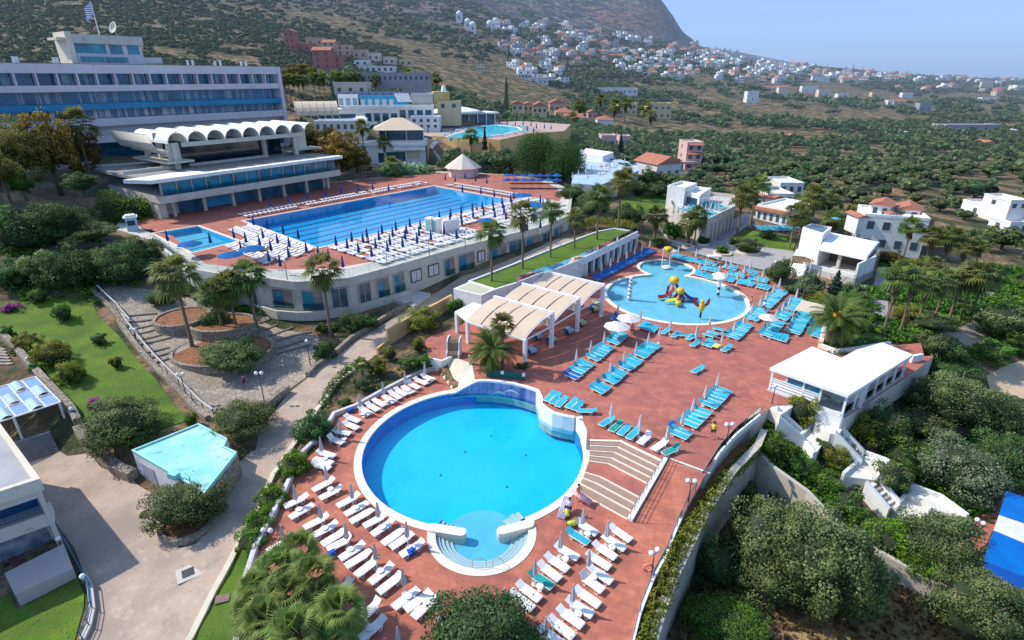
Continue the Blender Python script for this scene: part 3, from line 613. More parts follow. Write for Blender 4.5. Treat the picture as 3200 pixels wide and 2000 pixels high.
mb=MB(); mb.poly([(p.x-ko.x,p.y-ko.y,-.06) for p in kidsloop]); o=mb.build('water',WATERK,kp)
if o.data.polygons[0].normal.z<0: o.data.flip_normals()
o['kind']='structure'
lp=thing('lap_pool','long rectangular lap pool with dark lane lines on the upper deck','swimming pool',(OP[1].x,OP[1].y,5)); lo=lp.location
OBLUE=mat('lap_pool_blue',(.0,.44,.86),(.0,.38,.80),scale=.1,rough=.6,layers=[((.0,.42,.8),.05,.45,.7)])
def basin(parent,poly,o,d,floorm,wallm,waterm,wz=-.12):
 q=L2(poly,o); mb=MB()
 for k in range(len(q)):
  a,b=q[k],q[(k+1)%len(q)]; mb.poly([(a[0],a[1],-d),(b[0],b[1],-d),(b[0],b[1],0),(a[0],a[1],0)])
 mb.build('basin_wall',wallm,parent); mb=MB(); mb.prism(q,-d-.1,-d); mb.build('basin_floor',floorm,parent)
 mb=MB(); mb.prism(q,wz-.002,wz) if False else mb.poly([(a,b,wz) for a,b in q]); w_=mb.build('water',waterm,parent); w_['kind']='structure'
 if w_.data.polygons[0].normal.z<0: w_.data.flip_normals()
basin(lp,OP,lo,1.9,OBLUE,PBLUE,WATER)
mb=MB(); wallpath(mb,L2(grow(OP,.15),lo),.45,-.1,.05,closed=True); mb.build('rim',RIM,lp)
LINE=mat('dark_lane_line',(.01,.05,.22),rough=.6)
u_=(OP[2]-OP[1]); v_=(OP[0]-OP[1])
for i in range(8):
 s=(i+.75)/8.6; a=OP[1]+v_*s+u_*.03; b=OP[1]+v_*s+u_*.965; a=a-lo; b=b-lo; d=(b-a).normalized(); nn=Vector((-d.y,d.x,0))*.36
 a.z=b.z=-1.894; mb=MB(); mb.poly([a-nn,b-nn,b+nn,a+nn]); mb.build('lane_line',LINE,lp)
sp_=thing('small_square_pool','small square blue pool at the left corner of the upper deck','swimming pool',(SPL[3].x,SPL[3].y,5)); so_=sp_.location
basin(sp_,SPL,so_,1.2,PLIGHT,PBLUE,WATER); mb=MB(); wallpath(mb,L2(grow(SPL,.15),so_),.4,-.1,.05,closed=True); mb.build('rim',RIM,sp_)
for s in (.35,.68):
 a=SPL[3].lerp(SPL[0],s)-so_; b=SPL[2].lerp(SPL[1],s)-so_; a.z=b.z=-1.194; d=(b-a).normalized(); nn=Vector((-d.y,d.x,0))*.2; mb=MB(); mb.poly([a-nn,b-nn,b+nn,a+nn]); mb.build('lane_line',LINE,sp_)
def HP(lst): return [hit(*q) for q in lst]
road=HP([('D',720,1560),('D',860,1420),('D',885,1250),('D',870,1060),('D',800,900),('D',700,640),('D',610,520),('D',430,260),('D',330,-20),('C',120,1270),('C',90,1200),('C',350,1150),('C',560,1240),('C',640,1290),('C',850,1260),('C',960,1400),('C',1270,1530),('D',1330,70),('D',1460,140),
 ('D',1580,480),('D',1700,650),('D',1850,610),('D',1950,500),('D',2060,250),('D',2180,20),('C',2230,1380),('C',2360,1260),('N',0,1230),('N',40,1020),('N',150,900),('N',310,690),('N',470,570),('N',560,470),('N',740,360),('N',980,175),('N',1250,10),
 ('B',1300,1030),('B',1450,950),('B',1560,880),('B',1750,825),('B',2050,700),('B',2330,590),('B',2419,600),('B',2240,690),('B',1900,820),('B',1660,900),('B',1500,990),('B',1480,1060),('N',1420,140),('N',1270,240),('N',1150,325),('N',930,480),('N',770,600),('N',620,810),('N',570,870),('N',430,1100),('N',340,1220),('N',170,1500),
 ('O',620,300),('O',540,440),('O',440,640),('O',280,950),('O',120,1260),('O',0,1500),('s',560,2060),('s',230,2060)])
sheet('road',road,None,ROAD,cell=.7,drape=.06)
plz=HP([('L',720,1005),('L',850,955),('L',1250,990),('L',1700,1130),('L',2050,1190),('N',60,20),('N',240,90),('N',600,150),('N',560,400),('N',480,540),('N',300,670),('N',110,840),('N',0,935),('C',2300,1010),('C',1990,950),('C',1530,520),('C',1300,265),('C',1120,20),('L',1020,1350)])
sheet('stone_plaza',plz,None,STONEP,cell=.7,drape=.05)
lawn1=HP([('L',0,1075),('L',330,1040),('L',690,1060),('L',740,1170),('L',900,1330),('C',1240,310),('C',1500,600),('C',1740,890),('C',1760,960),('C',1500,1040),('C',1250,1100),('C',1000,1200),('C',780,1050),('C',690,820),('C',560,670),('C',420,560),('C',150,300),('C',0,90)])
sheet('lawn',lawn1,None,LAWN,cell=.8,drape=.08)
lawn2=HP([('D',-40,1150),('D',100,1100),('D',170,1235),('D',420,1100),('D',700,860),('D',800,1090),('D',790,1230),('D',700,1560),('D',-40,1560)])
sheet('lawn',lawn2,None,LAWN,cell=.6,drape=.08)
lawn3=HP([('O',590,420),('O',460,640),('O',300,950),('O',140,1260),('O',10,1520),('s',600,2060),('s',760,2060),('O',520,1500),('O',760,900),('O',720,560)])
sheet('lawn',lawn3,None,LAWN,cell=.5,drape=.1)
gp_=HP([('M',1195,640),('M',1330,690),('M',1600,770),('M',1900,832),('M',1990,800),('M',2110,740),('M',2130,690),('M',1870,655),('M',1640,595),('M',1790,490),('M',1850,430),('M',1760,400),('M',1560,520),('M',1480,625),('M',1250,595)])
sheet('grey_forecourt',gp_,None,GREYP,cell=1.2,drape=.05)
for l in ([('M',1640,590),('M',1780,530),('M',2160,590),('M',2120,690),('M',1870,652)],[('M',840,300),('M',940,260),('M',1180,255),('M',1190,380),('M',960,410),('M',780,420)],
          [('R',1090,1225),('R',1230,1150),('R',1350,1090),('R',1650,1075),('R',1900,1030),('R',2060,930),('R',2100,850),('R',1950,850),('R',1700,930),('R',1400,960),('R',1150,1050)],
          [('R',2180,640),('R',2419,700),('R',2480,900),('R',2380,780),('R',2230,690)]):
 sheet('lawn',HP(l),None,LAWN,cell=1.0,drape=.07)
sheet('driveway',HP([('R',1000,1225),('R',1500,1115),('R',1800,1085),('R',2060,965),('R',2125,845),('R',2160,700),('R',2230,685),('R',2380,780),('R',2490,1000),('R',2300,1060),('R',2100,1190),('R',1850,1200),('R',1650,1150),('R',1350,1175)]),None,ROAD,cell=1.0,drape=.06)
sheet('driveway',HP([('R',1330,520),('R',1400,640),('R',1390,900),('R',1330,1050),('R',1240,1150),('R',1220,900),('R',1280,700)]),None,GREYP,cell=1.0,drape=.05)
SAND=mat('pale_sand',(.56,.44,.30),(.48,.37,.25),scale=.5,rough=.95)
sheet('sand_clearing',HP([('E',2100,470),('E',2250,390),('E',2500,310),('E',2500,640),('E',2290,700),('E',2140,610)]),None,SAND,cell=1.0,drape=.06)
DRY=mat('dry_grass',(.34,.24,.11),(.26,.17,.08),scale=.9,rough=.95,bump=.8,bscale=14,layers=[((.16,.12,.06),2.2,.5,.65),((.42,.33,.18),4,.58,.72)])
sheet('dry_ground',[Vector(q) for q in [(7.5,16,0),(9.6,22.5,0),(12.2,27.5,0),(16.8,34.8,0),(20.5,39.5,0),(24.5,45,0),(27,41,0),(28.6,36,0),(32,31,0),(40,27,0),(46,18,0),(30,8,0)]],-7.12,DRY)
DSTONE=mat('dark_step_stone',(.19,.165,.14),(.14,.12,.10),scale=2,rough=.9)
kb=HP([('N',930,480),('N',770,600),('N',620,810),('N',570,870),('N',430,1100),('N',340,1220),('N',170,1470),('O',620,300),('O',540,440),('O',440,640),('O',280,950),('O',120,1260),('O',0,1500),('s',560,2060)])
kb=dens(kb,1.0); mb=MB(); wallpath(mb,[(p.x,p.y) for p in kb],.42,[gz(p.x,p.y)-.4 for p in kb],[gz(p.x,p.y)+.32 for p in kb]); tag(mb.build('low_kerb_wall',KERB),'low cream kerb wall along the right side of the road','kerb')
def wallthing(name,label,pts,w,h,m,cat='wall',base=.6,z=None,step=1.2):
 p=dens(pts,step); g=[gz(q.x,q.y) for q in p]; mb=MB(); o=p[0].copy(); o.z=g[0]
 zt=[a+h-o.z for a in g] if z is None else [z-o.z]*len(p)
 wallpath(mb,L2(p,o),w,[a-base-o.z for a in g],zt); ob=mb.build(name,m); ob.location=o; tag(ob,label,cat); return ob
def railing(name,label,pts,h,m,step=1.6,r=.03,z=None,bars=2,parent=None,cat='railing',glass=None,off=0):
 p=dens(pts,step); g=[(gz(q.x,q.y) if z is None else z)+off for q in p]; o=Vector((p[0].x,p[0].y,g[0]))
 t=thing(name,label,cat,o) if parent is None else parent
 if parent is not None: o=parent.location
 P_=[Vector((q.x,q.y,a))-o for q,a in zip(p,g)]
 for k in range(bars):
  mb=MB(); mb.tube([q+Vector((0,0,h*(k+1)/bars)) for q in P_],r,5); mb.build('rail',m,t)
 for q in P_:
  mb=MB(); mb.tube([q,q+Vector((0,0,h))],r,5); mb.build('post',m,t)
 if glass:
  for a,b in zip(P_[:-1],P_[1:]):
   mb=MB(); u=Vector((0,0,.06)); v=Vector((0,0,h-.06)); mb.poly([a+u,b+u,b+v,a+v]); mb.build('glass_pane',glass,t)
 return t
wl=HP([('C',-30,100),('C',130,260),('C',270,420),('C',400,570),('C',560,740),('C',690,880),('C',750,1000)])
wallthing('stone_wall','rubble stone wall between the stair and the left side of the lawn',wl,.7,.9,STONEW)
wl=HP([('C',760,1070),('C',850,1200),('C',1000,1330),('C',1130,1450),('C',1270,1512)])
wallthing('stone_wall','rough rubble retaining wall below the large olive tree on the left',wl,.9,1.0,STONEW,base=2)
wl=HP([('L',715,1010),('L',850,1140),('L',960,1270),('C',1120,20),('C',1300,270),('C',1530,525),('C',1760,760),('C',1970,950)])
sw=wallthing('stone_wall','long stone parapet wall between the lawn and the paved stair',wl,.55,.55,STONEW)
hr=thing('wall_handrail','thick pale handrail above the long stone parapet wall','handrail',wl[0])
wd=dens(wl,2.4); off=Vector((.5,.3,0))
mb=MB(); mb.tube([Vector((q.x,q.y,gz(q.x,q.y)+1.15))+off-hr.location for q in wd],.10,6); mb.build('rail',mat('pale_rail',(.5,.48,.46)),hr)
for q in wd: mb=MB(); b=Vector((q.x,q.y,gz(q.x,q.y)))+off-hr.location; mb.tube([b,b+Vector((0,0,1.1))],.04,5); mb.build('post',DARKM,hr)
wl=HP([('N',490,545),('N',560,470),('N',740,345),('N',900,200),('N',1050,110),('N',1230,-10),('B',1180,1105)])
wallthing('stone_wall','stone kerb wall along the road under the palms by the upper deck building',wl,.5,.7,STONEW)
wl=HP([('N',-30,960),('N',60,880),('N',180,780),('N',310,680)])
wallthing('stone_wall','short stone wall at the road edge of the paved stair',wl,.6,.9,STONEW)
wl=HP([('N',1250,225),('N',1400,130),('N',1560,45),('N',1700,-30),('N',1850,-120)])
wallthing('yellow_wall','ochre yellow wall between the road and the red plaza',wl,.35,2.0,YELLOW,base=2)
wl=HP([('N',1150,325),('N',1265,235)]); wallthing('yellow_wall','low end of the ochre yellow wall beside the road planting',wl,.3,.9,YELLOW)
stp=[(('L',885,1197),('L',1000,1180),('L',1185,1165)),(('L',915,1232),('L',1060,1225),('L',1195,1205)),(('L',1000,1285),('L',1100,1265),('L',1195,1240)),(('L',1010,1328),('L',1110,1305),('L',1205,1278)),
 (('L',1040,1370),('L',1150,1345),('L',1260,1315)),(('L',1060,1400),('L',1180,1375),('L',1300,1345)),(('C',1360,320),('C',1480,295),('C',1600,265)),(('C',1400,372),('C',1520,340),('C',1635,300)),(('C',1455,418),('C',1560,382),('C',1650,340)),
 (('N',40,35),('N',120,0),('L',2000,1215)),(('N',90,102),('N',140,75),('N',205,48)),(('N',120,165),('N',230,120),('N',350,75)),(('N',200,207),('N',360,155),('N',525,115)),(('N',215,275),('N',370,225),('N',535,180)),(('N',190,330),('N',350,285),('N',520,240))]
for i,s in enumerate(stp):
 p=dens(HP(s),.6); o=p[0]; mb=MB(); wallpath(mb,L2(p,o),.34,[gz(q.x,q.y)-.2-o.z for q in p],[gz(q.x,q.y)+.17-o.z for q in p]); ob=mb.build('stone_step',DSTONE); ob.location=o
 tag(ob,'dark edged stone step, %s from the top of the %s flight of the paved stair'%(ordn(i if i<9 else i-9),'left' if i<9 else 'right'),'step','steps of the paved stair')
def planter(label,c,rx,h,m_wall,z=None,ry=None,depth=.7,n=36):
 z0=gz(c.x,c.y) if z is None else z; t=thing('round_planter',label,'planter',(c.x,c.y,z0)); ry=ry or rx
 pts=[(rx*math.cos(2*math.pi*k/n),ry*math.sin(2*math.pi*k/n)) for k in range(n)]
 mb=MB(); wallpath(mb,pts,.4,-depth-.6,h,closed=True); mb.build('rim_wall',m_wall,t)
 mb=MB(); mb.prism([(a*.97,b*.97) for a,b in pts],-.3,h-.16); mb.build('soil_bed',SOIL,t); return t
BRICKR=mat('brick_capping',(.38,.25,.17),(.30,.2,.14),scale=2)
c1=hit('L',1390,1235); planter('upper round stone planter with bare red soil at the paved stair',c1,3.3,1.1,STONEW)
c2=Vector((P('C',2120,330,-1).x,P('C',2120,330,-1).y,0)); planter('large round planter with palms and an olive shrub in the middle of the paved stair',c2,6.0,.7,STONEW,ry=4.6)
c3=hit('L',1700,1300); planter('middle tier stone planter holding the palm group',c3,4.2,1.5,STONEW,ry=3.0)
c4=hit('D',1780,440); planter('small stone planter around the olive tree at the bend of the road',c4,1.9,.5,STONEW)
for i,(x,y,r) in enumerate(((1785,690,2.1),(1590,705,1.5),(1680,640,1.4),(1440,632,1.1),(1330,655,1.0))):
 q=hit('M',x,y+8); planter('%s round cream planter %s of the grey forecourt'%(('large','low','shaded','small','tiny')[i],('in the middle','left of the centre','at the lawn corner','at the far side','by the palms')[i]),q,r,.4,KERB)
class Wall:
 "a measured wall line; turns pixels into (s,z) on the wall"
 def __init__(s,A,B): s.A=Vector((A.x,A.y,0)); s.B=Vector((B.x,B.y,0)); s.d=(s.B-s.A).normalized(); s.n=Vector((s.d.y,-s.d.x,0))
 def sz(s,c,x,y): p=onwall(s.A,s.B,c,x,y); return (Vector((p.x,p.y,0))-s.A).dot(s.d),p.z
 def pt(s,u,z,off=0): q=s.A+s.d*u+s.n*off; return Vector((q.x,q.y,z))
def wbox(mb,W,u0,u1,z0,z1,off0,off1,o,mi=None):
 if u0>u1: u0,u1=u1,u0
 if z0>z1: z0,z1=z1,z0
 q=[W.pt(u0,0,off0),W.pt(u1,0,off0),W.pt(u1,0,off1),W.pt(u0,0,off1)]
 mb.prism([(p.x-o[0],p.y-o[1]) for p in q],z0-o[2],z1-o[2],mi=mi)
def wpart(parent,name,W,u0,u1,z0,z1,off0,off1,m,label=None):
 mb=MB(); wbox(mb,W,u0,u1,z0,z1,off0,off1,parent.location if parent else (0,0,0)); return mb.build(name,m,parent,label=label)
def pxpart(parent,name,W,c,x0,y0,x1,y1,off0,off1,m):
 u0,z1=W.sz(c,x0,y0); u1,z0=W.sz(c,x1,y1); return wpart(parent,name,W,u0,u1,z0,z1,off0,off1,m)
def blk(parent,name,pts,z0,z1,m,label=None):
 mb=MB(); o=parent.location if parent else Vector(); mb.prism([(p[0]-o.x,p[1]-o.y) for p in pts],z0-o.z,z1-o.z); return mb.build(name,m,parent,label=label)
def para(A,B,depth,side=1):
 "rectangle from line A,B extended by depth to the back"
 d=(B-A); d.z=0; d.normalize(); n=Vector((-d.y,d.x,0))*side; return [A,B,B+n*depth,A+n*depth]
def parapet(parent,pts,z,h=.45,w=.25,m=None):
 o=parent.location; mb=MB(); q=[Vector((p[0],p[1],0)) for p in pts]; c=sum(q,Vector())/len(q); q=[p+(c-p).normalized()*(w*.6) for p in q]
 wallpath(mb,L2(q,o),w,z-o.z,z+h-o.z,closed=True); return mb.build('parapet',m or WHITE,parent)
GREYW=mat('lilac_grey_concrete',(.66,.62,.65),(.60,.56,.59),scale=.15,rough=.85,layers=[((.54,.50,.52),.8,.58,.75)])  # even lilac grey base colour of the hotel concrete
ROOFG=mat('grey_roof',(.30,.28,.26),(.24,.23,.22),scale=.3,rough=.9,layers=[((.38,.35,.31),1.1,.55,.75)])
HG=glassy('hotel_glass',(.02,.17,.32),c2=(.015,.09,.18),scale=.25,rough=.12)
HPANEL=mat('hotel_blue_balustrade',(.02,.26,.46),(.02,.21,.38),scale=.2,rough=.3)
CURT=mat('pale_curtain',(.32,.42,.48),(.22,.32,.40),scale=2,rough=.9)
CURTW=mat('white_curtain',(.62,.62,.62),(.5,.5,.52),scale=1.5,rough=.9)
HA=Vector((-104.7,128,0)); u117=3.0; HB=Vector((-68,176,0)); HW=Wall(HA,HB)
hA=HW.pt(-30,0); hB=HW.pt(61.5,0); hh=thing('hotel_block','long grey hotel slab with bands of blue glazing behind the pool terrace','building',(HA.x,HA.y,12))
blk(hh,'wall',[HW.pt(-30,0,-2.3),HW.pt(60.6,0,-2.3),HW.pt(60.6,0,-15),HW.pt(-30,0,-15)],4,33.3,GREYW)
def hs(c,x,y): return HW.sz(c,x,y)
Ztop=33.6; bands=[(31.7,33.6),(27.9,29.25),(20.3,22.0)]
for z0,z1 in bands: wpart(hh,'concrete_band',HW,-30,60.6,z0,z1,-2.29,0,GREYW)
wpart(hh,'blue_balustrade',HW,-30,60.6,24.0,25.3,-2.0,-.05,HPANEL)
wpart(hh,'concrete_band',HW,-30,60.6,16.6,18.2,-2.29,0,GREYW)
wpart(hh,'lower_glazing',HW,-30,60.6,12.6,16.6,-2.29,-2.1,DARKG)
wpart(hh,'concrete_band',HW,-30,60.6,11.2,12.6,-2.29,0,GREYW)
wpart(hh,'end_wall',HW,60.6,61.6,6,33.62,-15,.25,GREYW)
wpart(hh,'roof',HW,-30,60.6,33.61,33.75,-15,-.4,ROOFG)
bay=60.6/16.0
for z0,z1,fin in ((29.25,31.7,1),(25.3,27.9,0),(22.0,24.0,0)):
 mb=None
 for k in range(-7,16):
  u0=k*bay-.15+.0;
  g_=wpart(hh,'window',HW,u0+.12,u0+bay-.12,z0,z1,-2.28,-2.2,HG)
  if fin: wpart(hh,'fin',HW,u0-.14,u0+.14,z0,z1,-2.2,-.02,GREYW)
  if (k*7+int(z0))%3!=0 or z0<23:
   cw=.5+((k*37)%5)*.22; uu=u0+.3+((k*13)%4)*.5
   for ua_,ub_ in ((uu,uu+cw),(u0+3.0,u0+3.35)):
    mb=MB(); wbox(mb,HW,ua_,ub_,z0+.1,z1-.1,-2.19,-2.14,hh.location); mb.build('curtain',CURTW if (z0<23 and 0<k<10) else CURT,g_)
for i,(x,y) in enumerate(((100,440),(125,440),(405,445),(430,445),(1418,470),(1457,470),(1625,472),(1665,472),(1823,475),(1860,478))):
 q=onwall(HW.pt(0,0,-6),HW.pt(50,0,-6),'A',x,y); o=thing('roof_vent','short white chimney vent on the hotel roof, %s from the left'%ordn(i),'chimney',(q.x,q.y,33.7),group='roof vents on the hotel')
 mb=MB(); mb.lathe([(.28,0),(.28,1.15),(.34,1.18),(.34,1.35)],(0,0,0),10); mb.build('pipe',WHITEM,o)
PW=Wall(HW.pt(0,0,-4),HW.pt(50,0,-4)); ph=thing('hotel_penthouse','rooftop pavilion with sunlit end wall and dark glazing on the hotel','building',(PW.pt(14,0).x,PW.pt(14,0).y,33.7))
u0,z1=PW.sz('A',540,250); u1,_=PW.sz('A',1055,275); z1=z1; zt=PW.sz('A',700,262)[1]
wpart(ph,'wall',PW,u0,u1,33.7,zt-1.9,-7,-.5,GREYW); wpart(ph,'roof_fascia',PW,u0-.3,u1+.3,zt-1.9,zt,-7.4,.3,BEIGE)
uA,_=PW.sz('A',430,250); wpart(ph,'end_wall',PW,u0-.31-1.2,u0-.31,33.7,zt+.4,-7.4,.35,CREAM); wpart(ph,'canopy_slab',PW,u0-3.2,u0-1.5,zt-1.3,zt-.8,-6,0,CREAM)
for (x0,x1,y0,y1) in ((565,815,325,405),(825,940,330,410),(960,1065,335,412),(610,800,425,470),(800,980,430,475)):
 pxpart(ph,'window',PW,'A',x0,y0,x1,y1,-.5,-.4,TEALG)
pxpart(ph,'lower_box',PW,'A',985,430,1240,480,-5,-.8,GREYW)
dish=thing('satellite_dish','large round satellite dish on the hotel penthouse roof','satellite dish',onwall(PW.pt(0,0,-3),PW.pt(50,0,-3),'A',880,262))
mb=MB(); mb.tube([(0,0,-.3),(0,0,1.2)],.08,6); mb.build('mast',STEEL,dish); mb=MB(); mb.lathe([(.05,0),(.5,.06),(1.0,.25),(1.35,.5),(1.3,.52),(.9,.28),(.4,.12),(.05,.08)],(0,0,0),20); d_=mb.build('bowl',mat('dish_cream',(.6,.56,.48)),dish,smooth=True); d_.location=(0,0,1.4); d_.rotation_euler=(R(70),0,R(-25))
fl=thing('flagpole','tall white flagpole with a blue and white striped flag on the hotel roof','flagpole',onwall(PW.pt(0,0,-3),PW.pt(50,0,-3),'A',750,258));
tp=onwall(PW.pt(0,0,-3),PW.pt(50,0,-3),'A',695,-10)-fl.location; mb=MB(); FH=onwall(PW.pt(0,0,-3),PW.pt(50,0,-3),'A',700,8).z-fl.location.z; mb.tube([(0,0,-.3),(0,0,FH)],[.12,.06],8); mb.build('pole',WHITEM,fl)
fm,ft=nt('striped_flag'); tcn=N(ft,'ShaderNodeTexCoord'); sx=N(ft,'ShaderNodeSeparateXYZ'); ft.links.new(tcn.outputs['Object'],sx.inputs[0]); wv=N(ft,'ShaderNodeMath',operation='MULTIPLY'); wv.inputs[1].default_value=2.6; ft.links.new(sx.outputs[2],wv.inputs[0]); fr=N(ft,'ShaderNodeMath',operation='FRACT'); ft.links.new(wv.outputs[0],fr.inputs[0]); gt=N(ft,'ShaderNodeMath',operation='GREATER_THAN'); gt.inputs[1].default_value=.5; ft.links.new(fr.outputs[0],gt.inputs[0])
mxn=N(ft,'ShaderNodeMix',data_type='RGBA'); mxn.inputs[6].default_value=(.02,.08,.38,1); mxn.inputs[7].default_value=(.75,.77,.8,1); ft.links.new(gt.outputs[0],mxn.inputs[0]); b_=N(ft,'ShaderNodeBsdfPrincipled'); ft.links.new(mxn.outputs[2],b_.inputs[0]); finish(ft,b_.outputs[0],0)
mb=MB(); nx,nz=10,8
for i in range(nx+1):
 for j in range(nz+1):
  s=i/nx; mb.v.append((-.1-s*2.0,math.sin(s*7+j*.4)*.22*s,FH-.1-j*.32-s*1.6))
for i in range(nx):
 for j in range(nz): a=i*(nz+1)+j; mb.f.append((a,a+1,a+nz+2,a+nz+1)); mb.mi.append(0)
mb.build('flag',fm,fl,smooth=True)
RA=P('L',1290,450,5); RB=P('B',640,215,5); RW=Wall(RA,RB); RL=(RW.B-RW.A).length
vr=thing('vaulted_restaurant','terrace restaurant with a white roof of scalloped barrel vaults above the lap pool','building',(RA.x,RA.y,5))
zs0,zs1,zw,zr=8.2,9.6,12.3,12.9
wpart(vr,'floor_slab',RW,-1,RL+.5,zs0,zs1,-24,0,BEIGE)
wpart(vr,'roof_slab',RW,-2,RL+.8,zw,zr,-26,.8,ROOFG)
wpart(vr,'roof_edge',RW,-2.2,RL+1,zr-.5,zr+.12,-.8,1.0,WHITE)
mb=MB(); o=vr.location
q=[RW.pt(-2.2,0,1.01),RW.pt(9,0,1.01),RW.pt(9,0,-3),RW.pt(5,0,-5.5),RW.pt(-2.2,0,-4.5),RW.pt(-5,0,-4)]; mb.prism(L2(q,o),zr-.55-5,zr+.13-5); mb.build('corner_roof',WHITE,vr)
nb=14
for k in range(nb):
 u0=RL*k/nb; u1=RL*(k+1)/nb
 g_=wpart(vr,'window',RW,u0+.1,u1-.1,zs1,zw,-1.3,-1.15,TEALG)
 wpart(vr,'mullion',RW,u0-.1,u0+.12,zs1,zw,-1.3,-.9,BEIGE)
 mb=MB(); wbox(mb,RW,u0+.3,u0+1.0,zs1+.2,zs1+1.5,-1.14,-1.1,vr.location); mb.build('reflection_panel',mat('reddish_reflection',(.22,.13,.10),(.05,.15,.2),scale=1.5),g_) if k%2 else None  # reddish panel on alternate windows, coloured as a reflection in the glass
wpart(vr,'balustrade',RW,0,RL,zs1,zs1+.9,-.25,-.18,clear('balustrade_glass',(.5,.75,.8)))
wpart(vr,'ground_floor_glazing',RW,4,RL-2,5,zs0,-4.4,-4.3,glassy('dark_shop_glass',(.02,.05,.09),c2=(.03,.16,.28),scale=.2))
wpart(vr,'ground_floor_wall',RW,-1,RL-1,5,zs0,-20,-4.5,BEIGE)
for k in range(7):
 u=2+k*(RL-4)/6; wpart(vr,'column',RW,u-.3,u+.3,5,zs0,-2.6,-2.0,BEIGE)
sg=mat('shop_blue_glazing',(.03,.22,.42),(.05,.34,.55),scale=.3,rough=.15); wpart(vr,'shop_window',RW,9.5,16,5.2,7.9,-4.29,-4.2,sg)
lw=[P('A',1130,1330,12),P('A',1250,1290,12),P('A',1380,1275,12),P('A',950,1190,12.5),P('A',650,1250,12)]
blk(vr,'side_wing_roof',lw,11.4,12.1,CREAM)
lw2=[P('A',1130,1345,11.4)+Vector((-.5,.8,0)),P('A',1240,1310,11.4),P('A',960,1220,11.4),P('A',690,1265,11.4)]
blk(vr,'side_wing_wall',lw2,5,11.4,mat('wing_glass',(.03,.10,.14),(.10,.16,.18),scale=.4,rough=.2))
RC=Wall(RW.pt(-3,0,0),RW.pt(-3,0,-20)); wpart(vr,'base_pier',RW,-.8,.6,5,8.2,-6,-2,BEIGE)
VWl=Wall(RW.pt(0,0,-10),RW.pt(RL,0,-10));
sA,zsp=VWl.sz('A',1255,1080); sB,zspB=VWl.sz('A',2295,1005); zspm=(zsp+zspB)/2; nv=8; vw=(sB-sA)/nv
VC=mat('vault_shell_white',(.82,.80,.74),(.76,.74,.68),scale=.4,rough=.7)
depth=15.5
for k in range(nv+1):
 mb=MB(); c=sA+vw*(k+.5); r=vw/2; n=12; th=.16; A0,A1=(0,180)
 if k==nv: A1=180
 pr=[]
 a0,a1=(0,math.pi)
 if k==nv: c=sB+r*.9; a0,a1=math.pi*.45,math.pi
 for rr in (r,r-th):
  for off in (.6,-depth):
   for j in range(n+1):
    a=a0+(a1-a0)*j/n; p=VWl.pt(c+rr*math.cos(a),zspm+rr*math.sin(a)*1.05,off)-vr.location; mb.v.append(tuple(p))
 m_=n+1
 for j in range(n):
  mb.f+=[(j,j+1,m_+j+1,m_+j),(2*m_+j+1,2*m_+j,3*m_+j,3*m_+j+1),(j+1,j,2*m_+j,2*m_+j+1),(m_+j,m_+j+1,3*m_+j+1,3*m_+j)]; mb.mi+=[0]*4
 mb.build('barrel_vault',VC,vr,smooth=False)
mb=MB(); c=sA-vw*.62; n=8; pr=[]
for off in (.6,-depth-1.5):
 for j in range(n+1):
  a=R(0+ j*90/n); pr.append(VWl.pt(c+vw*.62*math.cos(a)*1.0-(0),zspm-.2+vw*.75*(1-math.sin(a)) if False else zspm+vw*.55*(math.sin(a)),off))
i_=n+1
mb.v=[tuple(p-vr.location) for p in pr]; mb.f=[(j,j+1,i_+j+1,i_+j) for j in range(n)]; mb.mi=[0]*n;
mb2=MB(); fl_=[]
for off in (.6,-depth-2):
 for j in range(n+1):
  t_=j/n; fl_.append(VWl.pt(sA-.1-3.4*t_**.6,zspm-1.6+3.6*t_**2.2,off)-vr.location)
mb2.v=[tuple(p) for p in fl_]+[tuple(p+Vector((0,0,.18))) for p in fl_];
for b0 in (0,2*i_): mb2.f+=[(b0+j,b0+j+1,b0+i_+j+1,b0+i_+j) for j in range(n)]
mb2.f+=[(j,j+1,2*i_+j+1,2*i_+j) for j in range(n)]; mb2.mi=[0]*len(mb2.f); mb2.build('flared_eave',VC,vr,smooth=True)
VB=mat('vault_back_wall',(.52,.46,.38),(.46,.40,.33),scale=.5)
wpart(vr,'beam',VWl,sA+3.0,sB-1,zspm-.9,zspm,-.4,.2,CREAM); wpart(vr,'beam',VWl,sA+3.0,sB-1,zspm-.9,zspm,-depth,-depth+.6,CREAM)
wpart(vr,'vault_end_wall',VWl,sA,sB,zspm,zspm+vw*.45,-5.6,-5.5,VB)
for k in range(nv+1):
 pass
for u,o_ in ((sA+1.0,0),(sB-8.5,-5),(sB-3,0),(sA+1.0,-6.5),(sA+1,-13),(sB-3,-13)): wpart(vr,'pillar',VWl,u,u+1.0,zr,zspm-.0,o_-1,o_-.2,CREAM)
wpart(vr,'side_balcony',VWl,sA-1.0,sA+4.5,zr+1.3,zr+1.7,-depth,1.0,CREAM); wpart(vr,'side_beam',VWl,sA-.8,sA-.3,zspm-2.0,zspm-1.2,-depth,0,CREAM)
wpart(vr,'side_panel',VWl,sA+.2,sA+2.8,zr+1.7,zspm,-1.2,-.9,CREAM); wpart(vr,'side_panel',VWl,sB-2.2,sB+1.0,zr+1.0,zspm,-1.2,-.9,CREAM); wpart(vr,'side_balcony',VWl,sB-2,sB+5,zr+1.0,zr+1.25,-5,0,BEIGE)
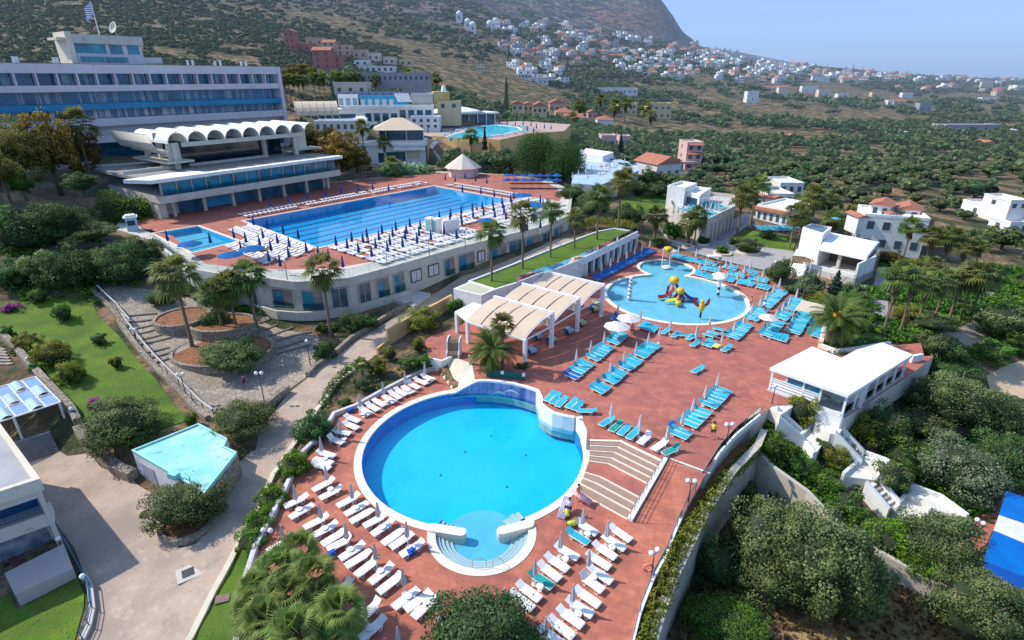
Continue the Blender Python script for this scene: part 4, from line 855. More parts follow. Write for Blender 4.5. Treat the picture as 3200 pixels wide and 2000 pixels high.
wpart(vr,'upper_glazing',VWl,sA+4,sB-3,zr,zspm-1,-6.2,-6.1,glassy('very_dark_glass',(.01,.02,.04))); wpart(vr,'terrace_step',VWl,sA+5,sB-9,zr,zr+.5,-3.5,-2.5,BEIGE); wpart(vr,'terrace_parapet',RW,-2,9,zr,zr+.7,-12,-11.5,CREAM)
for k in range(6): wpart(vr,'skylight_slot',VWl,sA+6.5+k*3.3,sA+8.8+k*3.3,zr+.02,zr+.1,-5.6,-4.6,WHITE)
kq=P('L',1010,530,5); k_=thing('white_kiosk','small white and blue kiosk standing left of the small square pool','kiosk',kq,R(30))
mb=MB(); mb.box((0,0,1.2),(1.7,1.6,2.4)); mb.build('wall',mat('pale_blue_panel',(.45,.65,.78)),k_); mb=MB(); mb.prism([(-1.1,-1.1),(1.1,-1.1),(1.1,1.1),(-1.1,1.1)],2.4,2.6); mb.box((0,0,2.75),(1.5,1.5,.3)); mb.build('roof',WHITE,k_); mb=MB(); mb.box((0,-.82,1.5),(1.2,.06,.9)); mb.build('window',DARKG,k_)
fb=thing('terrace_building','beige ground floor wing carrying the upper pool deck, with balconies and sliding doors','building',(odeck[4].x,odeck[4].y,0))
segs=[(odeck[i],odeck[i+1]) for i in range(1,13)]
for a,b in segs:
 W_=Wall(a,b); L_=(b-a).length; wpart(fb,'fascia',W_,-.05,L_+.05,4.15,5.35,-.1,.22,CREAM if False else BEIGE)
 wpart(fb,'plinth_wall',W_,-.03,L_+.03,-1.8,.1,-.3,.1,BEIGE)
FR=mat('grey_door_frame',(.45,.47,.48)); BW=mat('bay_recess_shade',(.20,.18,.17),(.30,.27,.25),scale=.8)  # bay material: flat dark panel colour standing in for a shaded recess
def onseg(c,x,y):
 for a,b in segs:
  p=onwall(a,b,c,x,y); t_=(Vector((p.x,p.y,0))-a).dot((b-a))/(b-a).length_squared
  d=ray(c,x,y)
  if -.001<=t_<=1.001 and d.y>0: return Wall(a,b)
 return None
def bayp(x0,y0,x1,y1,kind,zz=None):
 W_=onseg('B',(x0+x1)/2,(y0+y1)/2)
 if W_ is None: return
 u0,zt=W_.sz('B',x0,y0); u1,zb=W_.sz('B',x1,y1); zt=3.9 if kind!='w' else 3.6; zb=1.1 if kind!='w' else 1.9
 f=wpart(fb,'window',W_,u0,u1,zb,zt,.02,.10,{'w':CURTW,'d':BW,'g':glassy('dark_deck_glass',(.03,.10,.14),c2=(.10,.13,.14),scale=.9)}[kind]); o=fb.location  # g is dark bluish deck window glass
 mb=MB()
 for a_,b_,c_,d_ in ((u0-.08,u0,zb,zt),(u1,u1+.08,zb,zt),(u0-.08,u1+.08,zt,zt+.1),(u0-.08,u1+.08,zb-.1,zb)): wbox(mb,W_,a_,b_,c_,d_,.02,.2,o)
 if kind!='d': wbox(mb,W_,(u0+u1)/2-.04,(u0+u1)/2+.04,zb,zt,.02,.13,o)
 mb.build('frame',{'w':DARKM,'d':BEIGE,'g':FR}[kind],f)
 if kind=='d':
  mb=MB(); wbox(mb,W_,u0+.1,u0+(u1-u0)*.5,zb+.05,zt-.2,.11,.13,o); mb.build('glass_door',TEALG,f)
  mb=MB(); wbox(mb,W_,u0,u1,zb,zb+1.0,.35,.37,o); mb.build('balustrade',clear('balcony_glass',(.6,.8,.82)),f)
for q in ((-60,985,20,1080,'g'),(125,990,300,1110,'d'),(345,1010,520,1130,'d'),(570,1000,700,1110,'g'),(770,935,868,1050,'g'),(910,890,1010,1040,'d'),(1035,855,1125,1000,'d'),(1168,830,1250,930,'w'),(1300,790,1380,890,'w'),(1420,750,1500,885,'d'),(1525,705,1650,860,'d'),(1675,690,1725,800,'w'),
 (1755,650,1890,800,'d'),(1910,610,2030,730,'g'),(2040,570,2140,690,'d'),(2160,530,2230,640,'g'),(2250,480,2310,590,'d')): bayp(*q)
lg=[('B',-90,1060),('B',30,1112),('B',160,1148),('B',320,1160),('B',480,1155),('B',730,1110),('B',1000,1040),('B',1180,985),('B',1250,1015),('B',1325,1000)]
lp_=[P(*q,.9) for q in lg]; mb=MB(); wallpath(mb,L2(lp_[:8],fb.location),.3,-.2,1.1); mb.build('balcony_band',BEIGE,fb)
inn=[odeck[2],odeck[3],odeck[4],odeck[5],odeck[6],odeck[7]]; blk(fb,'balcony_floor',lp_[:8]+[odeck[7],odeck[6],odeck[5],odeck[4],odeck[3],odeck[2]],.3,.42,BEIGE)
blk(fb,'lower_wall',[p+(Vector((fb.location.x,fb.location.y,0))+Vector((0,8,0))-Vector((p.x,p.y,0))).normalized()*.8 for p in lp_[:8]]+[odeck[7],odeck[5],odeck[3]],-3,.28,BEIGE)
blk(fb,'entrance_ramp',[P('B',1000,1040,.4),P('B',1180,990,.4),P('B',1320,1010,.4),P('B',1190,1110,.4)],-1.5,.5,BEIGE)
GLB=clear('deck_glass',(.80,.90,.90))
railing('glass_balustrade','glass balustrade with steel posts along the edge of the upper pool deck',[Vector((p.x,p.y,0)) for p in grow(odeck,-.3)[0:14]],1.05,STEEL,step=3,z=5.35,bars=1,glass=GLB,r=.02)
GB=[P('X',470,325,3.2),P('M',0,795,3.2),P('M',300,675,3.2),P('M',540,582,3.2),P('M',660,540,3.2),P('M',780,520,3.2),P('M',945,545,3.2),P('M',500,762,3.2),P('M',240,868,3.2),P('X',1480,182,3.2),P('X',1060,345,3.2),P('X',800,425,3.2)]
gb=thing('lawn_roof_building','low white building with a lawn and palms on its roof beside the plaza','building',(GB[6].x,GB[6].y,0))
blk(gb,'wall',GB,-1.5,2.9,WHITE);
o=gb.location; mb=MB(); wallpath(mb,L2(GB,o),.3,2.9,3.35,closed=True); mb.build('roof_edge',WHITE,gb)
mb=MB(); mb.prism(L2(grow(GB,-.1),o),2.91,3.12); mb.build('roof_lawn',LAWN,gb)
CW_=Wall(GB[7],GB[6]); CL=(CW_.B-CW_.A).length
for k in range(9):
 u=CL-.6-k*2.5; wpart(gb,'column',CW_,u-.22,u+.22,0,2.4,.0,.5,WHITE)
 if k<8: g_=wpart(gb,'window',CW_,u-2.25,u-.25,.1,2.3,.01,.06,DARKG); wpart(gb,'counter_wall',CW_,u-1.8,u-1.2,.0,2.2,.07,.2,WHITEM) if k in(1,2,4) else None
wpart(gb,'lintel',CW_,.2,CL,2.4,2.9,.0,.55,WHITE)
bx=[P('X',270,415,3.2),P('X',470,330,3.2),P('X',790,425,3.2),P('X',620,500,3.2)]; blk(gb,'end_block',bx,-1.5,3.25,WHITE); blk(gb,'end_block_roof',grow(bx,-.5),3.25,3.28,mat('pale_green_roof',(.50,.50,.36),(.44,.44,.32)))
railing('glass_balustrade','glass balustrade along the plaza side of the lawn roof',[GB[i]-Vector((0,0,0)) for i in (6,7,8,9,10)],.9,STEEL,step=2.5,z=3.35,bars=1,glass=GLB,r=.02)
wg=[P('X',1480,182,3.0),P('X',2170,370,3.0)]
col_=[Vector((1.52,58.44,0)),Vector((4.9,62.4,0)),Vector((8.65,67.3,0)),Vector((12.6,72.3,0))]; dv=Vector((-7.1,5.3,0))
cp=thing('canopy_pavilion','open pavilion with three stepped cream canopies and white posts on the plaza','pavilion',col_[0])
CLOTH=mat('cream_canopy_cloth',(.74,.62,.47),(.70,.58,.44),scale=.3,rough=.85,trans=.25,layers=[((.62,.53,.42),1.2,.6,.8)]); o=cp.location
for i,c in enumerate(col_):
 for b in (c,c+dv):
  h=4.5 if i>0 else 3.0
  mb=MB(); mb.box(Vector((b.x,b.y,h/2))-o,(.42,.42,h),rz=R(52)); mb.build('post',WHITEM,cp)
for i in range(3):
 a,b=col_[i],col_[i+1]; nn=12; lowz,highz=3.15,4.65
 def cv(t_,w_): q=a.lerp(b,t_)+dv*w_; return Vector((q.x,q.y,lowz+(highz-lowz)*math.sin(t_*math.pi/2)**.8))-o
 mb=MB()
 for wi in range(4):
  w0=wi/4+.012; w1=(wi+1)/4-.012
  for k in range(nn):
   t0,t1=k/nn,(k+1)/nn; mb.poly([cv(t0,w0),cv(t1,w0),cv(t1,w1),cv(t0,w1)])
 mb.build('cloth',CLOTH,cp,smooth=False)
 for wi in range(5):
  mb=MB(); pts=[cv(k/nn,wi/4)-Vector((0,0,.10)) for k in range(nn+1)]; mb.tube(pts,.09,6); mb.build('curved_rib',WHITEM if wi in(0,4) else DARKM,cp)
 mb=MB(); mb.beam(Vector((b.x,b.y,4.72))-o-dv*.02,Vector((b.x,b.y,4.72))+dv*1.02-o,.35,.3); mb.build('beam',WHITEM,cp)
 mb=MB(); mb.beam(Vector((a.x,a.y,2.95))-o-dv*.02,Vector((a.x,a.y,2.95))+dv*1.02-o,.35,.25); mb.build('beam',WHITEM,cp)
 mb=MB(); mb.beam(Vector((a.x,a.y,2.9))-o,Vector((b.x,b.y,2.9))-o,.12,.16); mb.build('tie_beam',WHITEM,cp); mb=MB(); mb.beam(Vector((a.x,a.y,2.9))+dv-o,Vector((b.x,b.y,2.9))+dv-o,.12,.16); mb.build('tie_beam',WHITEM,cp)
a=col_[0]+dv; b=Vector((-7.44,66.94,0)); c_=b+Vector((2.2,3.2,0))
mb=MB(); mb.prism(L2([a,b,c_,col_[1]+dv],o),3.0-.25,3.0); mb.build('flat_side_roof',WHITE,cp); mb=MB(); mb.box(b-o+Vector((0.2,-.0,1.4)),(.4,.4,2.8),rz=R(52)); mb.build('post',WHITEM,cp)
q=P('N',1900,330,0); bt=thing('white_booth','white wall unit with a dark wooden back beside the plaza stair','booth',P('N',1870,330),R(-8))
mb=MB(); prof=[(-.9,0),(.9,0),(.9,.5),(.55,.9),(.35,1.9),(.0,2.25),(-.9,2.25)]
for (x0,x1,m_,nm,sc_) in ((-.75,-.6,WHITE,'side_wall',1.0),(-.6,.7,mat('slatted_brown',(.22,.15,.10),(.16,.11,.08),scale=5),'back_panel',.93),(.7,.85,WHITE,'side_wall',1.0)):
 mb=MB(); n=len(prof); i0=0; mb.v=[(x0,-p_[0]*sc_,p_[1]*sc_) for p_ in prof]+[(x1,-p_[0]*sc_,p_[1]*sc_) for p_ in prof]
 mb.f=[tuple(range(n)),tuple(range(2*n-1,n-1,-1))]+[(k,n+k,n+(k+1)%n,(k+1)%n) for k in range(n)]; mb.mi=[0]*len(mb.f); mb.build(nm,m_,bt)
rm=[P('N',1870,352,0),P('N',2040,412,0),P('N',2070,562,0),P('N',1862,672,-1.3),P('N',1740,500,-1.3)]
mb=MB(); mb.prism([(p.x,p.y) for p in rm],-1.7,[.02,.02,.02,-1.27,-1.27]); tag(mb.build('stone_ramp',KERB),'pale cream stone ramp leading from the plaza down to the round pool deck','ramp')
sb=[P('N',1640,370,0),P('N',1755,405,0),P('N',1865,352,0),P('N',1700,290,0)]; mb=MB(); wallpath(mb,[(p.x,p.y) for p in (P('N',1640,370,0),P('N',1755,400,0),P('N',1865,350,0))],.25,-1.5,.25); tag(mb.build('stair_block_wall',WHITE),'white wall around the small stair left of the stone ramp','wall')
for k in range(5):
 a=P('N',1610+k*4,275+k*16,0); b=P('N',1740-k*3,330+k*6,0)
q=P('N',2025,415,0); mb=MB(); mb.box((q.x,q.y,.55),(.35,.35,1.1)); tag(mb.build('cream_bollard',mat('yellow_cream',(.7,.6,.35))),'square cream bollard at the top corner of the stone ramp','bollard')
top=[polar(10.95,-3.5),Vector((10.1,42.9,0)),Vector((13.25,39.95,0))]; bot=[polar(10.95,-33),Vector((6.5,36.7,0)),Vector((9.2,34.3,0))]
fs=[0,.1,.2,.3,.4,.66,.77,.88,1.0]
NOS=mat('step_nosing_cream',(.80,.69,.57),(.74,.63,.52),scale=2);
st=thing('wide_steps','wide flight of cream edged steps between the plaza and the round pool','stairs',(8,40,-1.3)); o=st.location
def lnp(f):
 return [polar(10.95,-3.5-29.5*f), top[1].lerp(bot[1],f), top[2].lerp(bot[2],f)]
for i in range(8):
 z=-.15*(i+1)+.0; a=lnp(fs[i]); b=lnp(fs[i+1]);
 if i<7 or True:
  poly=[(p.x,p.y) for p in a]+[(p.x,p.y) for p in reversed(b)]
  mb=MB(); mb.prism([(x-o.x,y-o.y) for x,y in poly],-1.4-o.z,-.15*i-.075-o.z if i else -.07-o.z,mi=0); mb.build('tread',TERRA2 if i==4 else mat('step_tread',(.36,.24,.18),(.31,.21,.16),scale=2),st)
  mb=MB(); wallpath(mb,L2(dens(a,.8),o),.26,-.15*i-.2-o.z,(-.15*i+.02 if i else .02)-o.z); mb.build('nosing',NOS,st)
mb=MB(); wallpath(mb,L2(dens(lnp(1.0),.8),o),.26,-1.4-o.z,-1.2-o.z); mb.build('nosing',NOS,st)
mb=MB(); aa_=Vector((13.6,40.3,0)); bb_=Vector((9.35,34.1,0)); wallpath(mb,L2([aa_,bb_],o),.42,-1.6-o.z,[.14-o.z,-1.05-o.z]); mb.build('side_wall',WHITE,st)
railp=[aa_.lerp(bb_,k/9) for k in range(10)]
for side in (0,1):
 sr=thing('steps_railing','steel railing on the %s of the wide steps'%('cheek wall' if not side else 'far left'),'railing',aa_) if side==0 else None
 if sr:
  zz=[.14-1.19*k/9 for k in range(10)]
  for hh_ in (.35,.65,.95): mb=MB(); mb.tube([Vector((p.x,p.y,z+hh_))-Vector(sr.location) for p,z in zip(railp,zz)],.022,5); mb.build('rail',STEEL,sr)
  for p,z in zip(railp,zz): mb=MB(); b0=Vector((p.x,p.y,z))-Vector(sr.location); mb.tube([b0,b0+Vector((0,0,.95))],.025,5); mb.build('post',STEEL,sr)
rp4=[Vector((13.9,40.2,0)),P('S',2130,1310,0),Vector((12.9,33.6,0)),Vector((9.6,34.0,0))]
mb=MB(); mb.v=[(p.x,p.y,z) for p,z in zip(rp4,(.0,.0,-1.28,-1.28))]; mb.f=[(0,1,2,3)]; mb.mi=[0]; ob=mb.build('ramp_paving',TERRA);
if ob.data.polygons[0].normal.z<0: ob.data.flip_normals()
struct(ob)
mb=MB(); mb.beam((14.0,40.3,.0),(16.9,38.3,.0),.18,.06); tag(mb.build('white_channel',NOS),'narrow cream drain strip across the top of the red ramp','drain')
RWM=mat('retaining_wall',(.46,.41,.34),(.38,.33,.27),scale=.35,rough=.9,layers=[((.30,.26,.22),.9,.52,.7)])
pw=[Vector((p.x,p.y,0)) for p in pitp[1:]]+[Vector((24.6,45.5,0))]
rw=thing('retaining_wall','tall curved retaining wall below the round pool deck','wall',(15,35,-7)); o=rw.location
mb=MB(); wallpath(mb,L2(dens(pw,.9),o),.45,-1.2,[-1.55+(.0 if p.y<36 else min(.9,(p.y-36)*.12))-o.z for p in dens(pw,.9)]); mb.build('wall_face',RWM,rw)
mb=MB(); wallpath(mb,L2(dens(pw,.9),o),.62,[-1.55+(.0 if p.y<36 else min(.9,(p.y-36)*.12))-o.z for p in dens(pw,.9)],[-1.42+(.0 if p.y<36 else min(.9,(p.y-36)*.12))-o.z for p in dens(pw,.9)]); mb.build('capstones',mat('pale_capstone',(.55,.50,.42),(.38,.34,.28),scale=3),rw)
r2=thing('retaining_wall','sunlit stepped retaining wall below the clipped shrubs on the right','wall',(28,38,-7)); o=r2.location
w2=[Vector((25.0,46.0,0))]+[Vector((p.x,p.y,0)) for p in W2]; z2=[-1.3]+W2Z
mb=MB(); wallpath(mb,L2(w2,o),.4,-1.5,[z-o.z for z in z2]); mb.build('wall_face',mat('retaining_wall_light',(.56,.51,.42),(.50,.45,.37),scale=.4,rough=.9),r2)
inner_=[Vector((p.x,p.y,0)) for p in rail[1:]]; outer_=[p+(p-Vector((PC.x,PC.y,0))).normalized()*-.3 for p in pw]
strip=[P('S',2130,1310,-1.3),P('S',2260,1110,-.7)]
sp1=[Vector((24.4,45.6,0)),P('E',0,965,-.3),P('S',2260,1110,-.6),P('S',2130,1310,-1)]+[Vector((p.x,p.y,0)) for p in rail[1:]]+list(pitp[1:])
mb=MB(); mb.prism([(p.x,p.y) for p in sp1],-4,-1.62); struct(mb.build('planting_strip_soil',SOIL))
fpth=[P('E',200,800,0),P('E',0,965,0),P('S',2260,1110,0),P('S',2130,1310,-.4)]+[Vector((p.x,p.y,0)) for p in rail[1:]]
fz=[0,0,0,-.5]+[-1.3]*len(rail[1:])
fn=thing('deck_fence','low white kerb with steel and glass fence along the outer edge of the decks','fence',fpth[2]); o=fn.location
pts=[Vector((p.x,p.y,z)) for p,z in zip(fpth,fz)]; pts=dens(pts,1.6)
mb=MB(); wallpath(mb,L2(pts,o),.2,[p.z-.4-o.z for p in pts],[p.z+.16-o.z for p in pts]); mb.build('kerb',WHITE,fn)
for h_ in (1.1,): mb=MB(); mb.tube([p-o+Vector((0,0,h_)) for p in pts],.035,5); mb.build('rail',STEEL,fn)
for p in pts: mb=MB(); mb.tube([p-o,p-o+Vector((0,0,1.1))],.03,5); mb.build('post',STEEL,fn)
for a,b in zip(pts[:-1],pts[1:]): mb=MB(); u=Vector((0,0,.25)); v=Vector((0,0,1.02)); mb.poly([a-o+u,b-o+u,b-o+v,a-o+v]); mb.build('glass_pane',GLB,fn)
lw_=thing('deck_side_wall','low whitewashed wall along the left side of the round pool deck','wall',leftw[3]); o=lw_.location
mb=MB(); wallpath(mb,L2(dens(leftw,1.5),o),.35,-1.6,.5); mb.build('wall',mat('lilac_white_wall',(.62,.60,.60),(.52,.50,.52),scale=1),lw_)
def AZ(c,x,y,Y):
 d=ray(c,x,y); return Vector((d.x/d.y*Y,Y,CAMH+d.z/d.y*Y))
RZ=2.75
pr_=[P('E',*q,RZ) for q in ((285,400),(640,222),(885,318),(1010,250),(1230,188),(1485,290),(945,632))]
pv=thing('white_pavilion','white L-shaped snack pavilion with a broad flat white roof at the plaza corner','pavilion',(30,50,0)); o=pv.location
ROOFW=mat('bright_roof_white',(.84,.84,.83),(.80,.80,.78),scale=.5,rough=.6,layers=[((.70,.69,.66),.6,.52,.72),((.62,.60,.57),3,.62,.76)])
mb=MB(); mb.prism(L2(pr_,o),RZ-.32,RZ); mb.build('roof',ROOFW,pv)
A_,B_,C_=[Vector((p.x,p.y,0)) for p in (pr_[0],pr_[6],pr_[5])]
inn=(Vector((37,56,0)))
def inset(p,d): return p+(Vector((36,54,0))-p).normalized()*d
wa=Wall(inset(A_,.5),inset(B_,.5)); LA=(wa.B-wa.A).length; wb=Wall(inset(B_,.5),inset(C_,.6)); LB=(wb.B-wb.A).length
for u in (0,LA*.45,LA*.68,LA): wpart(pv,'post',wa,u-.1,u+.1,0,RZ-.3,-.1,.1,WHITEM)
for k in range(7): u=LB*k/6; wpart(pv,'post',wb,u-.09,u+.09,-.5,RZ-.3,-.1,.1,WHITEM)
wpart(pv,'panel_wall',wa,.1,LA*.66,0,1.35,-.05,.03,WHITE); wpart(pv,'glazing',wa,LA*.22,LA*.66,1.5,2.3,-.04,0,TEALG)
for z in (.5,.85,1.2,1.45): wpart(pv,'louvre',wa,.1,LA*.66,z,z+.1,.04,.12,WHITEM)
wpart(pv,'low_parapet',wa,LA*.69,LA,-.1,.35,-.05,.1,WHITE)
wpart(pv,'balustrade_glass',wb,.1,LB,.0,1.0,-.02,.02,GLB)
FLO=mat('pavilion_floor',(.42,.43,.42),(.36,.37,.36)); mb=MB(); mb.prism(L2([inset(p,.15) for p in pr_],o),-2.6,.03,mi=1,top=0); mb.build('floor',[FLO,WHITE],pv)
wpart(pv,'inner_wall',Wall(inset(A_,4.5),inset(B_,4)),0,6,0,RZ-.3,-.1,0,WHITE)
for q in ((760,640),(840,720),(700,700)):
 c=P('E',*q,.0); tb=thing('cafe_table','pale square cafe table inside the white pavilion','table',(c.x,c.y,.03),R(20),'cafe tables in the white pavilion'); mb=MB(); mb.box((0,0,.74),(.9,.9,.05)); mb.build('table_top',mat('cloth_pale_green',(.45,.62,.55)),tb); mb=MB(); mb.tube([(0,0,0),(0,0,.72)],.05,6); mb.lathe([(.25,0),(.25,.03)],(0,0,0),8); mb.build('leg',STEEL,tb)
wallthing('white_wall','low white wall running along the planted slope behind the white pavilion',[P('R',880,1178,0),P('R',1000,1222,0),P('R',1200,1195,0),P('R',1400,1160,0)],.35,.6,WHITE,z=.55)
wallthing('white_wall','short white wall at the far right end of the white pavilion',[P('E',1480,300,.9),P('E',1565,282,.9)],.3,.6,WHITE,z=.9,base=2)
ws=thing('white_terraced_stair','whitewashed zigzag garden stair with landings below the white pavilion','stairs',(28,44,-2)); o=ws.location
def land(pts,z,walls=(),name='landing'):
 q=[P(*k,z) for k in pts]; mb=MB(); mb.prism(L2(q,o),z-1.3-o.z,z-o.z); mb.build(name,mat('cream_stair_paving',(.68,.66,.60),(.62,.60,.54),scale=1),ws)
 for i,j in walls:
  mb=MB(); wallpath(mb,L2([q[i],q[j]],o),.26,z-1.3-o.z,z+.42-o.z); mb.build('parapet',WHITE,ws)
def flight(a,b,w,n=8):
 d=(b-a); d.z=0; L=d.length; d.normalize(); nn=Vector((-d.y,d.x,0))*w/2
 for k in range(n):
  s0=a+d*L*k/n; s1=a+d*L*(k+1)/n; z=a.z+(b.z-a.z)*(k+.5)/n; mb=MB(); mb.prism(L2([s0+nn,s0-nn,s1-nn,s1+nn],o),z-1.8-o.z,z-o.z); mb.build('tread',mat('brown_tread',(.40,.33,.29),(.30,.25,.22)) if k%2 else mat('cream_stair_paving',(.6,.6,.6)),ws)
 for s in (1,-1):
  mb=MB(); wallpath(mb,L2([a+nn*s*1.15,b+nn*s*1.15],o),.34,[a.z-1.3-o.z,b.z-1.3-o.z],[a.z+.5-o.z,b.z+.5-o.z]); mb.build('parapet',WHITE,ws)
land([('E',270,735),('E',440,625),('E',470,660),('E',520,700),('E',370,800)],-.05,name='landing')
flight(P('E',350,800,-.1),P('E',560,985,-2.2),1.5)
land([('E',535,985),('E',660,875),('E',790,955),('E',655,1140)],-2.3,[(0,1),(1,2),(0,3)])
land([('E',680,745),('E',905,830),('E',905,900),('E',860,960),('E',790,955),('E',665,870)],-1.2,[(1,2)])
flight(P('E',840,930,-1.3),P('E',1060,1165,-3.5),1.6,9)
land([('E',1060,1120),('E',1270,1195),('E',1165,1345),('E',895,1310),('E',1040,1180)],-3.6,[(0,1),(1,2),(3,4)])
flight(P('G',1455,215,-3.7),P('G',1600,385,-5.0),1.5,6)
land([('G',1680,285),('G',1830,375),('G',1780,475),('G',1600,400)],-5.1,[(0,1),(1,2),(0,3)])
land([('G',1690,240),('G',1890,315),('G',2060,440),('G',2040,470),('G',1840,375),('G',1680,290)],-4.6,[(0,1),(1,2)])
TQ=mat('turquoise_flat_roof',(.22,.58,.56),(.27,.62,.58),scale=.35,rough=.8,layers=[((.42,.62,.52),.3,.46,.66),((.14,.42,.46),1.1,.56,.72),((.34,.50,.46),4,.6,.74)])
tq=[P('C',1250,1240,.5),P('C',1875,988,.5),P('C',2150,1130,.5),P('C',2120,1205,.5),P('C',2240,1262,.5),P('D',1935,130,.5)]
tb_=thing('turquoise_roof_building','small service building with a flat turquoise roof and white front wall beside the road','building',(tq[5].x,tq[5].y,-2.6))
blk(tb_,'wall',tq,-3.4,.3,mat('pale_lilac_wall',(.70,.70,.74),(.60,.60,.64),scale=.6)); blk(tb_,'roof',tq,.3,.5,TQ);
mb=MB(); wallpath(mb,L2(grow(tq,-.08),tb_.location),.16,.5+2.6,.66+2.6,closed=True); mb.build('roof_edge',mat('turquoise_edge',(.35,.68,.66)),tb_)
W_=Wall(tq[5],tq[0]); W_=Wall(tq[0],tq[5]); L_=(tq[5]-tq[0]).length
wpart(tb_,'door',W_,1.0,3.0,-2.5,-.3,.01,.06,mat('grey_lilac_door',(.36,.38,.46),(.30,.32,.40))); W2_=Wall(tq[5],tq[4]); wpart(tb_,'side_wall',W2_,0,(tq[4]-tq[5]).length,-3.4,.29,.0,.05,STONEW)
q=P('D',1650,-20,.6); mb=MB(); mb.box(Vector((q.x,q.y,.85))-Vector(tb_.location),(.9,.5,.5),rz=R(-20)); mb.build('roof_box',TQ,tb_)
K=Vector((-35.0,32.85,0)); dF=Vector((-.79,-.61,0)).normalized(); dS=Vector((-.78,.62,0)).normalized()
lb=thing('balcony_building','grey corner building with blue railed balconies and a flat roof','building',(K.x,K.y,-3)); WF=Wall(K+dF*22,K); LF=22; WS=Wall(K,K+dS*13)
blk(lb,'wall',[K+dF*22+dS*1.5,K+dS*1.5,K+dS*13,K+dF*22+dS*13],-3.4,3.4,BEIGE)
blk(lb,'roof',[K+dF*22,K,K+dS*13,K+dF*22+dS*13],3.2,3.45,mat('grey_screed_roof',(.38,.38,.40),(.30,.30,.33),scale=.5));
mb=MB(); wallpath(mb,L2([K+dF*22,K,K+dS*13],lb.location),.4,5.9,6.95); mb.build('parapet',CREAM,lb)
wpart(lb,'end_wall',WS,0,13,-3.4,3.4,-.3,0,BEIGE)
wpart(lb,'fascia',WF,0,LF,2.3,3.2,-.25,0,BEIGE); wpart(lb,'floor_slab',WF,0,LF,-.35,.75,-1.5,0,BEIGE); wpart(lb,'balcony_recess',WF,0,LF-.5,.75,2.3,-1.5,-1.42,mat('deep_blue_recess',(.01,.06,.16),(.01,.10,.22),scale=.5)); wpart(lb,'glass_front',WF,0,LF-.8,-3,-.35,-1.5,-1.42,mat('pale_frosted_glass',(.30,.34,.36),(.10,.13,.2),scale=1.2))
for z in (1.0,1.25,1.5): wpart(lb,'railing_bar',WF,0,LF-.4,z,z+.06,-.1,-.04,mat('blue_rail',(.03,.14,.28),metal=.3,rough=.4))
CHECK=tilemat('red_black_tiles',(.30,.12,.10),(.03,.03,.035),(.1,.1,.1),.5,.5,R(35),stain=(.2,.08,.07));
tp_=[P('D',45,870,-2.9),P('D',490,640,-2.9),P('D',400,420,-2.9),P('D',0,610,-2.9)]; blk(lb,'tiled_terrace',tp_,-3.3,-2.88,CHECK)
tw=[P('D',40,880,-1.9),P('D',600,602,-1.9),P('D',690,835,-1.9),P('D',140,1085,-1.9)]; blk(lb,'terrace_block',tw,-3.6,-1.9,mat('grey_cream_block',(.44,.41,.38),(.40,.37,.34),scale=.5))
BR_=mat('blue_rail',(.03,.14,.28))
pth=HP([('D',440,270),('D',520,400),('D',620,600),('D',710,770),('D',800,930),('D',860,1020),('D',885,1240),('D',850,1400),('D',790,1530)])
railing('blue_stair_railing','blue metal railing curving down along the edge of the lower left road',pth,1.0,BR_,step=1.5,bars=3,r=.035)
wallthing('low_kerb_wall','grey curved kerb wall at the foot of the blue railing',[p for p in pth[4:]],.35,.35,BEIGE,cat='kerb')
pg=thing('glass_pergola','white framed pergola roofed with woven panels of blue grey glass','pergola',(-38,47,0)); o=pg.location; PZ=1.0
g0,g1,g2,g3=P('C',335,535,PZ),P('C',572,775,PZ),P('C',0,975,PZ),P('C',-230,700,PZ);
d1=(g1-g0); d2=(g3-g0); GP1=mat('pale_glass_panel',(.42,.56,.66),(.34,.48,.60),scale=1.2,rough=.15,spec=.8); GP2=mat('blue_glass_panel',(.16,.28,.44),(.22,.34,.48),scale=1.2,rough=.15,spec=.8)
for i in range(3):
 for j in range(7):
  a=g0+d1*(i+.06)/3+d2*(j+.05)/4.2; b=g0+d1*(i+.94)/3+d2*(j+.05)/4.2; c=g0+d1*(i+.94)/3+d2*(j+.95)/4.2; e=g0+d1*(i+.06)/3+d2*(j+.95)/4.2
  mb=MB(); up=.28 if (i+j)%2 else 0; n=5
  for k in range(n):
   t0,t1=k/n,(k+1)/n; z0=up*math.sin(math.pi*t0);z1=up*math.sin(math.pi*t1)
   mb.poly([a.lerp(e,t0)-o+Vector((0,0,z0)),b.lerp(c,t0)-o+Vector((0,0,z0)),b.lerp(c,t1)-o+Vector((0,0,z1)),a.lerp(e,t1)-o+Vector((0,0,z1))])
  mb.build('glass_panel',GP1 if (i+j)%2 else GP2,pg)
for i in range(4): mb=MB(); a=g0+d1*i/3; mb.beam(a-o,a+d2*1.7-o,.12,.12); mb.build('frame_bar',WHITEM,pg)
for j in range(8): mb=MB(); a=g0+d2*j/4.2; mb.beam(a-o,a+d1-o,.09,.1); mb.build('frame_bar',WHITEM,pg)
for f1,f2 in ((.02,.02),(.98,.02),(.02,.9),(.98,.75)):
 a=g0+d1*f1+d2*f2; mb=MB(); mb.box(Vector((a.x,a.y,(PZ-2.6)/2))-o,(.16,.16,PZ+2.6)); mb.build('post',WHITEM,pg)
for i in range(8):
 a=P('C',110+i*14,1165+i*21,-.9-.2*i); b=P('C',470+i*12,1055+i*24,-.9-.2*i); mb=MB(); wallpath(mb,[(a.x,a.y),(b.x,b.y)],.42,-3.2,-.9-.2*i); tag(mb.build('stone_step',mat('blue_grey_step',(.22,.22,.24),(.17,.17,.19),scale=2)),'grey stone step, %s from the top of the flight below the glass pergola'%ordn(i),'step','steps below the glass pergola')
